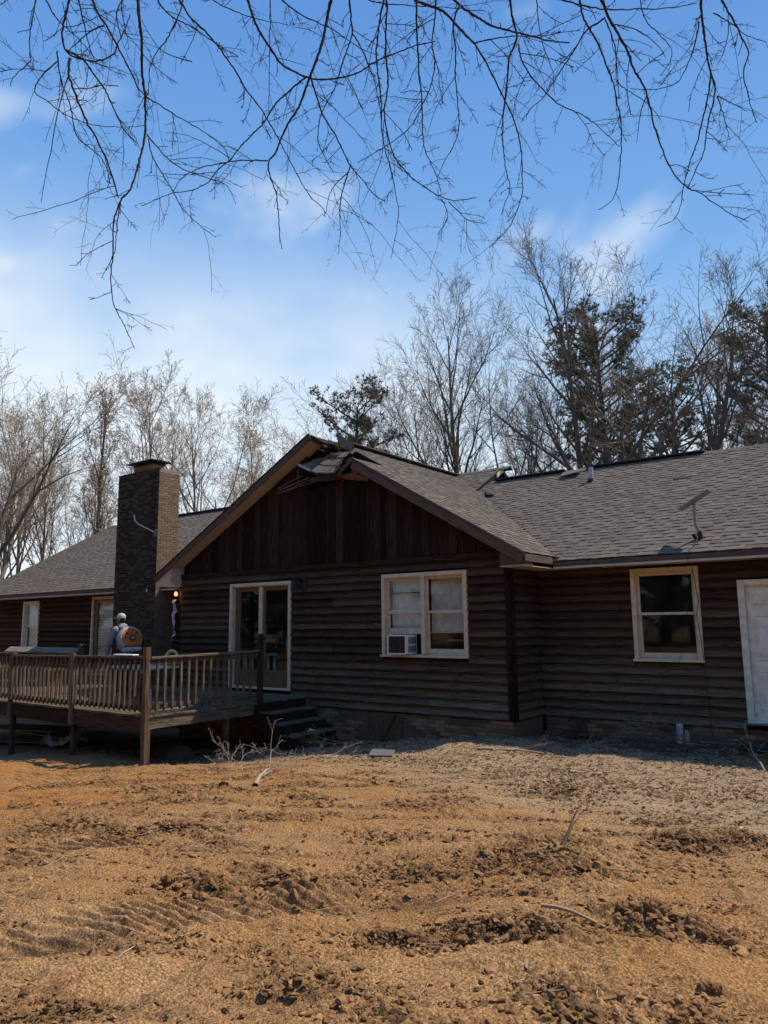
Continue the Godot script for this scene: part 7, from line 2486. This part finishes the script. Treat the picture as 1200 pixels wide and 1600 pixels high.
	strand([Vector3(-2.35, 5.48, -3.24), Vector3(-2.33, 5.23, -3.20), Vector3(-2.36, 5.10, -3.23), Vector3(-2.41, 4.96, -3.32), Vector3(-2.50, 4.85, -3.40), Vector3(-2.54, 4.78, -3.48), Vector3(-2.55, 4.67, -3.56), Vector3(-2.50, 4.57, -3.60), Vector3(-2.41, 4.45, -3.61), Vector3(-2.30, 4.34, -3.63), Vector3(-2.22, 4.27, -3.63), Vector3(-2.15, 4.25, -3.68), Vector3(-2.06, 4.28, -3.77)], 0.0087, 0.0034, true)
	strand([Vector3(-2.23, 4.26, -3.62), Vector3(-2.16, 4.15, -3.56), Vector3(-2.18, 4.09, -3.60), Vector3(-2.28, 4.05, -3.64)], 0.0048, 0.0022, false)
	strand([Vector3(-2.19, 4.24, -3.64), Vector3(-2.16, 4.19, -3.74), Vector3(-2.08, 4.10, -3.71), Vector3(-1.98, 4.05, -3.71)], 0.0043, 0.0022, false)
	strand([Vector3(-2.42, 5.88, -3.69), Vector3(-2.42, 5.67, -3.67), Vector3(-2.48, 5.53, -3.77), Vector3(-2.54, 5.42, -3.87), Vector3(-2.56, 5.32, -3.93), Vector3(-2.58, 5.10, -3.96), Vector3(-2.56, 4.92, -3.96), Vector3(-2.49, 4.73, -3.97), Vector3(-2.45, 4.57, -3.98)], 0.0101, 0.0032, true)
	strand([Vector3(-2.47, 6.14, -4.01), Vector3(-2.53, 6.03, -4.08), Vector3(-2.54, 5.80, -4.05), Vector3(-2.51, 5.64, -4.03), Vector3(-2.54, 5.47, -4.03), Vector3(-2.63, 5.35, -4.04), Vector3(-2.76, 5.25, -4.07), Vector3(-2.94, 5.19, -4.06), Vector3(-3.07, 5.16, -4.04), Vector3(-3.18, 5.09, -3.98)], 0.0085, 0.0034, true)
	strand([Vector3(-2.33, 6.05, -4.11), Vector3(-2.32, 5.91, -4.02), Vector3(-2.37, 5.85, -4.07), Vector3(-2.41, 5.76, -4.16), Vector3(-2.47, 5.64, -4.25), Vector3(-2.50, 5.46, -4.33), Vector3(-2.51, 5.30, -4.35), Vector3(-2.53, 5.15, -4.31), Vector3(-2.57, 5.00, -4.24), Vector3(-2.60, 4.86, -4.19)], 0.0101, 0.0028, false)
	strand([Vector3(-2.40, 6.14, -4.05), Vector3(-2.37, 6.12, -4.19), Vector3(-2.29, 6.05, -4.27), Vector3(-2.18, 5.94, -4.31), Vector3(-2.03, 5.82, -4.32), Vector3(-1.89, 5.71, -4.32), Vector3(-1.76, 5.62, -4.35), Vector3(-1.65, 5.59, -4.41)], 0.0127, 0.0057, true)
	strand([Vector3(-3.06, 6.90, -4.64), Vector3(-2.93, 6.88, -4.83), Vector3(-2.86, 6.79, -4.93), Vector3(-2.77, 6.65, -4.98), Vector3(-2.69, 6.52, -4.97), Vector3(-2.59, 6.29, -4.99), Vector3(-2.52, 6.09, -5.01), Vector3(-2.47, 5.93, -5.07), Vector3(-2.45, 5.82, -5.16), Vector3(-2.46, 5.74, -5.26), Vector3(-2.48, 5.62, -5.35), Vector3(-2.51, 5.43, -5.41), Vector3(-2.51, 5.31, -5.41), Vector3(-2.55, 5.12, -5.36), Vector3(-2.60, 4.96, -5.30), Vector3(-2.74, 4.78, -5.21)], 0.0153, 0.0037, true)
	strand([Vector3(-2.21, 6.50, -4.67), Vector3(-2.19, 6.29, -4.66), Vector3(-2.21, 6.18, -4.77), Vector3(-2.31, 6.10, -4.83), Vector3(-2.35, 5.98, -4.87), Vector3(-2.37, 5.82, -4.87), Vector3(-2.39, 5.61, -4.84), Vector3(-2.38, 5.44, -4.80), Vector3(-2.37, 5.27, -4.79), Vector3(-2.37, 5.12, -4.83), Vector3(-2.38, 5.03, -4.90), Vector3(-2.46, 4.98, -4.97), Vector3(-2.53, 4.92, -5.02)], 0.0136, 0.0034, true)
	strand([Vector3(-1.68, 5.06, -3.64), Vector3(-1.64, 4.91, -3.60), Vector3(-1.63, 4.86, -3.70), Vector3(-1.61, 4.84, -3.81), Vector3(-1.56, 4.78, -3.90), Vector3(-1.50, 4.73, -3.94), Vector3(-1.42, 4.65, -3.93), Vector3(-1.33, 4.53, -3.90), Vector3(-1.26, 4.42, -3.88), Vector3(-1.20, 4.33, -3.90)], 0.0069, 0.0027, false)
	strand([Vector3(-1.91, 5.11, -3.52), Vector3(-1.82, 5.14, -3.59), Vector3(-1.67, 5.07, -3.58), Vector3(-1.53, 4.99, -3.59)], 0.0060, 0.0028, false)
	strand([Vector3(-1.63, 6.10, -4.59), Vector3(-1.65, 6.01, -4.70), Vector3(-1.63, 5.94, -4.76), Vector3(-1.58, 5.80, -4.79), Vector3(-1.53, 5.61, -4.78), Vector3(-1.48, 5.42, -4.76), Vector3(-1.46, 5.25, -4.75), Vector3(-1.45, 5.12, -4.78), Vector3(-1.48, 5.00, -4.85), Vector3(-1.53, 4.90, -4.95), Vector3(-1.58, 4.81, -5.03), Vector3(-1.65, 4.73, -5.07), Vector3(-1.74, 4.68, -5.04)], 0.0109, 0.0032, true)
	strand([Vector3(-1.22, 5.24, -3.78), Vector3(-1.23, 5.22, -3.91), Vector3(-1.18, 5.07, -3.92), Vector3(-1.12, 4.90, -3.90), Vector3(-1.09, 4.76, -3.88), Vector3(-1.04, 4.63, -3.89), Vector3(-1.03, 4.54, -3.94), Vector3(-1.04, 4.49, -4.03), Vector3(-1.04, 4.43, -4.13), Vector3(-1.03, 4.35, -4.22), Vector3(-1.00, 4.26, -4.26), Vector3(-0.93, 4.15, -4.26), Vector3(-0.86, 4.07, -4.22), Vector3(-0.79, 3.97, -4.18), Vector3(-0.71, 3.88, -4.19), Vector3(-0.63, 3.82, -4.23)], 0.0130, 0.0028, true)
	strand([Vector3(-1.21, 5.11, -3.82), Vector3(-1.26, 5.11, -3.83), Vector3(-1.35, 5.14, -3.88), Vector3(-1.43, 5.09, -3.91), Vector3(-1.49, 5.00, -3.89), Vector3(-1.53, 4.90, -3.84), Vector3(-1.59, 4.76, -3.78), Vector3(-1.65, 4.67, -3.72), Vector3(-1.72, 4.61, -3.72)], 0.0069, 0.0028, false)
	strand([Vector3(-1.21, 5.10, -3.82), Vector3(-1.22, 5.09, -3.95), Vector3(-1.20, 4.95, -3.95), Vector3(-1.20, 4.77, -3.93), Vector3(-1.11, 4.63, -3.91), Vector3(-1.04, 4.55, -3.92), Vector3(-0.99, 4.46, -3.98)], 0.0060, 0.0023, false)
	strand([Vector3(-0.93, 6.07, -5.09), Vector3(-0.94, 5.86, -5.14), Vector3(-0.95, 5.73, -5.25), Vector3(-0.95, 5.62, -5.32), Vector3(-0.93, 5.50, -5.34), Vector3(-0.94, 5.38, -5.31), Vector3(-0.97, 5.23, -5.26), Vector3(-0.99, 5.10, -5.23), Vector3(-1.03, 4.95, -5.25), Vector3(-1.11, 4.86, -5.30), Vector3(-1.18, 4.80, -5.38)], 0.0142, 0.0036, true)
	strand([Vector3(-0.93, 5.53, -5.23), Vector3(-0.97, 5.39, -5.27), Vector3(-1.04, 5.28, -5.36), Vector3(-1.09, 5.18, -5.42), Vector3(-1.15, 5.05, -5.42), Vector3(-1.20, 4.87, -5.39), Vector3(-1.24, 4.66, -5.36), Vector3(-1.29, 4.56, -5.32), Vector3(-1.39, 4.54, -5.30)], 0.0086, 0.0029, false)
	strand([Vector3(-0.96, 5.89, -5.13), Vector3(-1.02, 5.78, -5.20), Vector3(-1.06, 5.62, -5.15), Vector3(-1.12, 5.50, -5.12), Vector3(-1.19, 5.47, -5.10), Vector3(-1.31, 5.51, -5.11), Vector3(-1.47, 5.61, -5.13)], 0.0070, 0.0029, false)
	strand([Vector3(-0.71, 5.45, -4.44), Vector3(-0.64, 5.21, -4.43), Vector3(-0.60, 5.07, -4.43), Vector3(-0.58, 4.99, -4.47), Vector3(-0.63, 4.94, -4.55), Vector3(-0.63, 4.85, -4.66), Vector3(-0.63, 4.81, -4.74), Vector3(-0.61, 4.72, -4.77)], 0.0087, 0.0028, true)
	strand([Vector3(-0.75, 5.35, -4.46), Vector3(-0.66, 5.20, -4.41), Vector3(-0.58, 5.13, -4.50), Vector3(-0.50, 5.11, -4.59)], 0.0056, 0.0025, false)
	strand([Vector3(-1.49, 5.38, -3.80), Vector3(-1.23, 5.18, -3.82), Vector3(-1.04, 5.15, -3.93), Vector3(-0.89, 5.15, -4.03), Vector3(-0.77, 5.16, -4.10)], 0.0072, 0.0029, true)
	strand([Vector3(-0.91, 5.37, -5.27), Vector3(-0.83, 5.25, -5.22), Vector3(-0.73, 5.19, -5.32)], 0.0057, 0.0028, false)
	strand([Vector3(-0.91, 5.36, -5.27), Vector3(-0.88, 5.20, -5.27), Vector3(-0.87, 5.06, -5.38)], 0.0062, 0.0028, false)
	strand([Vector3(-2.46, 5.44, -3.09), Vector3(-2.38, 5.40, -3.18), Vector3(-2.26, 5.44, -3.35), Vector3(-2.08, 5.44, -3.51), Vector3(-1.87, 5.37, -3.61)], 0.0052, 0.0024, true)
	strand([Vector3(-2.83, 5.40, -2.76), Vector3(-2.81, 5.40, -2.96), Vector3(-2.68, 5.33, -3.11), Vector3(-2.55, 5.20, -3.20), Vector3(-2.42, 5.10, -3.23)], 0.0062, 0.0024, true)
	strand([Vector3(-3.51, 5.81, -2.77), Vector3(-3.37, 5.67, -2.82), Vector3(-3.25, 5.64, -2.99), Vector3(-3.14, 5.67, -3.18)], 0.0064, 0.0027, true)
	strand([Vector3(-3.94, 6.80, -3.78), Vector3(-4.00, 6.61, -3.84), Vector3(-3.99, 6.30, -3.83), Vector3(-3.99, 6.00, -3.83), Vector3(-4.01, 5.79, -3.85)], 0.0065, 0.0033, true)
	strand([Vector3(-2.14, 6.72, -5.03), Vector3(-2.12, 6.41, -5.01), Vector3(-2.10, 6.22, -5.03), Vector3(-2.07, 6.05, -5.11), Vector3(-2.10, 5.90, -5.21)], 0.0071, 0.0032, true)
	strand([Vector3(-1.13, 5.56, -4.28), Vector3(-1.13, 5.45, -4.37), Vector3(-0.99, 5.17, -4.39), Vector3(-1.06, 5.01, -4.36)], 0.0051, 0.0026, true)
	strand([Vector3(-3.89, 5.06, -1.62), Vector3(-3.93, 5.22, -1.72)], 0.0052, 0.0024, false)
	strand([Vector3(-3.51, 5.38, -2.20), Vector3(-3.48, 5.17, -2.12), Vector3(-3.53, 5.08, -2.19)], 0.0073, 0.0034, true)
	strand([Vector3(-4.62, 6.74, -3.13), Vector3(-4.66, 6.70, -3.31), Vector3(-4.54, 6.62, -3.46), Vector3(-4.38, 6.47, -3.61), Vector3(-4.24, 6.36, -3.71)], 0.0092, 0.0039, true)


# ---------------------------------------------------------------- the scene

func _ready() -> void:
	rng.seed = 2024
	var cam := Camera3D.new()
	cam.name = "camera"
	cam.position = Vector3(0, 1.65, 0)
	cam.rotation_degrees = Vector3(8.63, 36.73, -0.63)
	cam.fov = 69.73
	cam.near = 0.05
	cam.far = 3000.0
	cam.current = true
	add_child(cam)
	var env := Environment.new()
	env.background_mode = Environment.BG_SKY
	var sky := Sky.new()
	var sm := PanoramaSkyMaterial.new()
	sm.panorama = sky_texture()
	sky.sky_material = sm
	env.sky = sky
	env.background_energy_multiplier = 1.0
	env.tonemap_mode = Environment.TONE_MAPPER_LINEAR
	env.tonemap_exposure = 1.1
	env.sdfgi_enabled = true
	env.ssao_enabled = true
	env.ssil_enabled = true
	var we := WorldEnvironment.new()
	we.name = "world_environment"
	we.environment = env
	add_child(we)
	var sun := DirectionalLight3D.new()
	sun.name = "sun"
	sun.light_color = Color(1.0, 0.95, 0.87)
	sun.light_energy = 1.6
	sun.light_angular_distance = 0.5
	sun.shadow_enabled = true
	add_child(sun)
	sun.look_at_from_position(Vector3(0.38, 1.0, -0.57) * 50.0, Vector3.ZERO, Vector3.UP)
	make_materials()
	build_ground()
	build_house()
	rebase(house)
	build_deck()
	rebase(deck)
	build_trees()
	rng.seed = 11
	small_things()
	build_person()
	build_overhead()
	fallen_branches()
	rng.seed = 12
	scatter_ground()
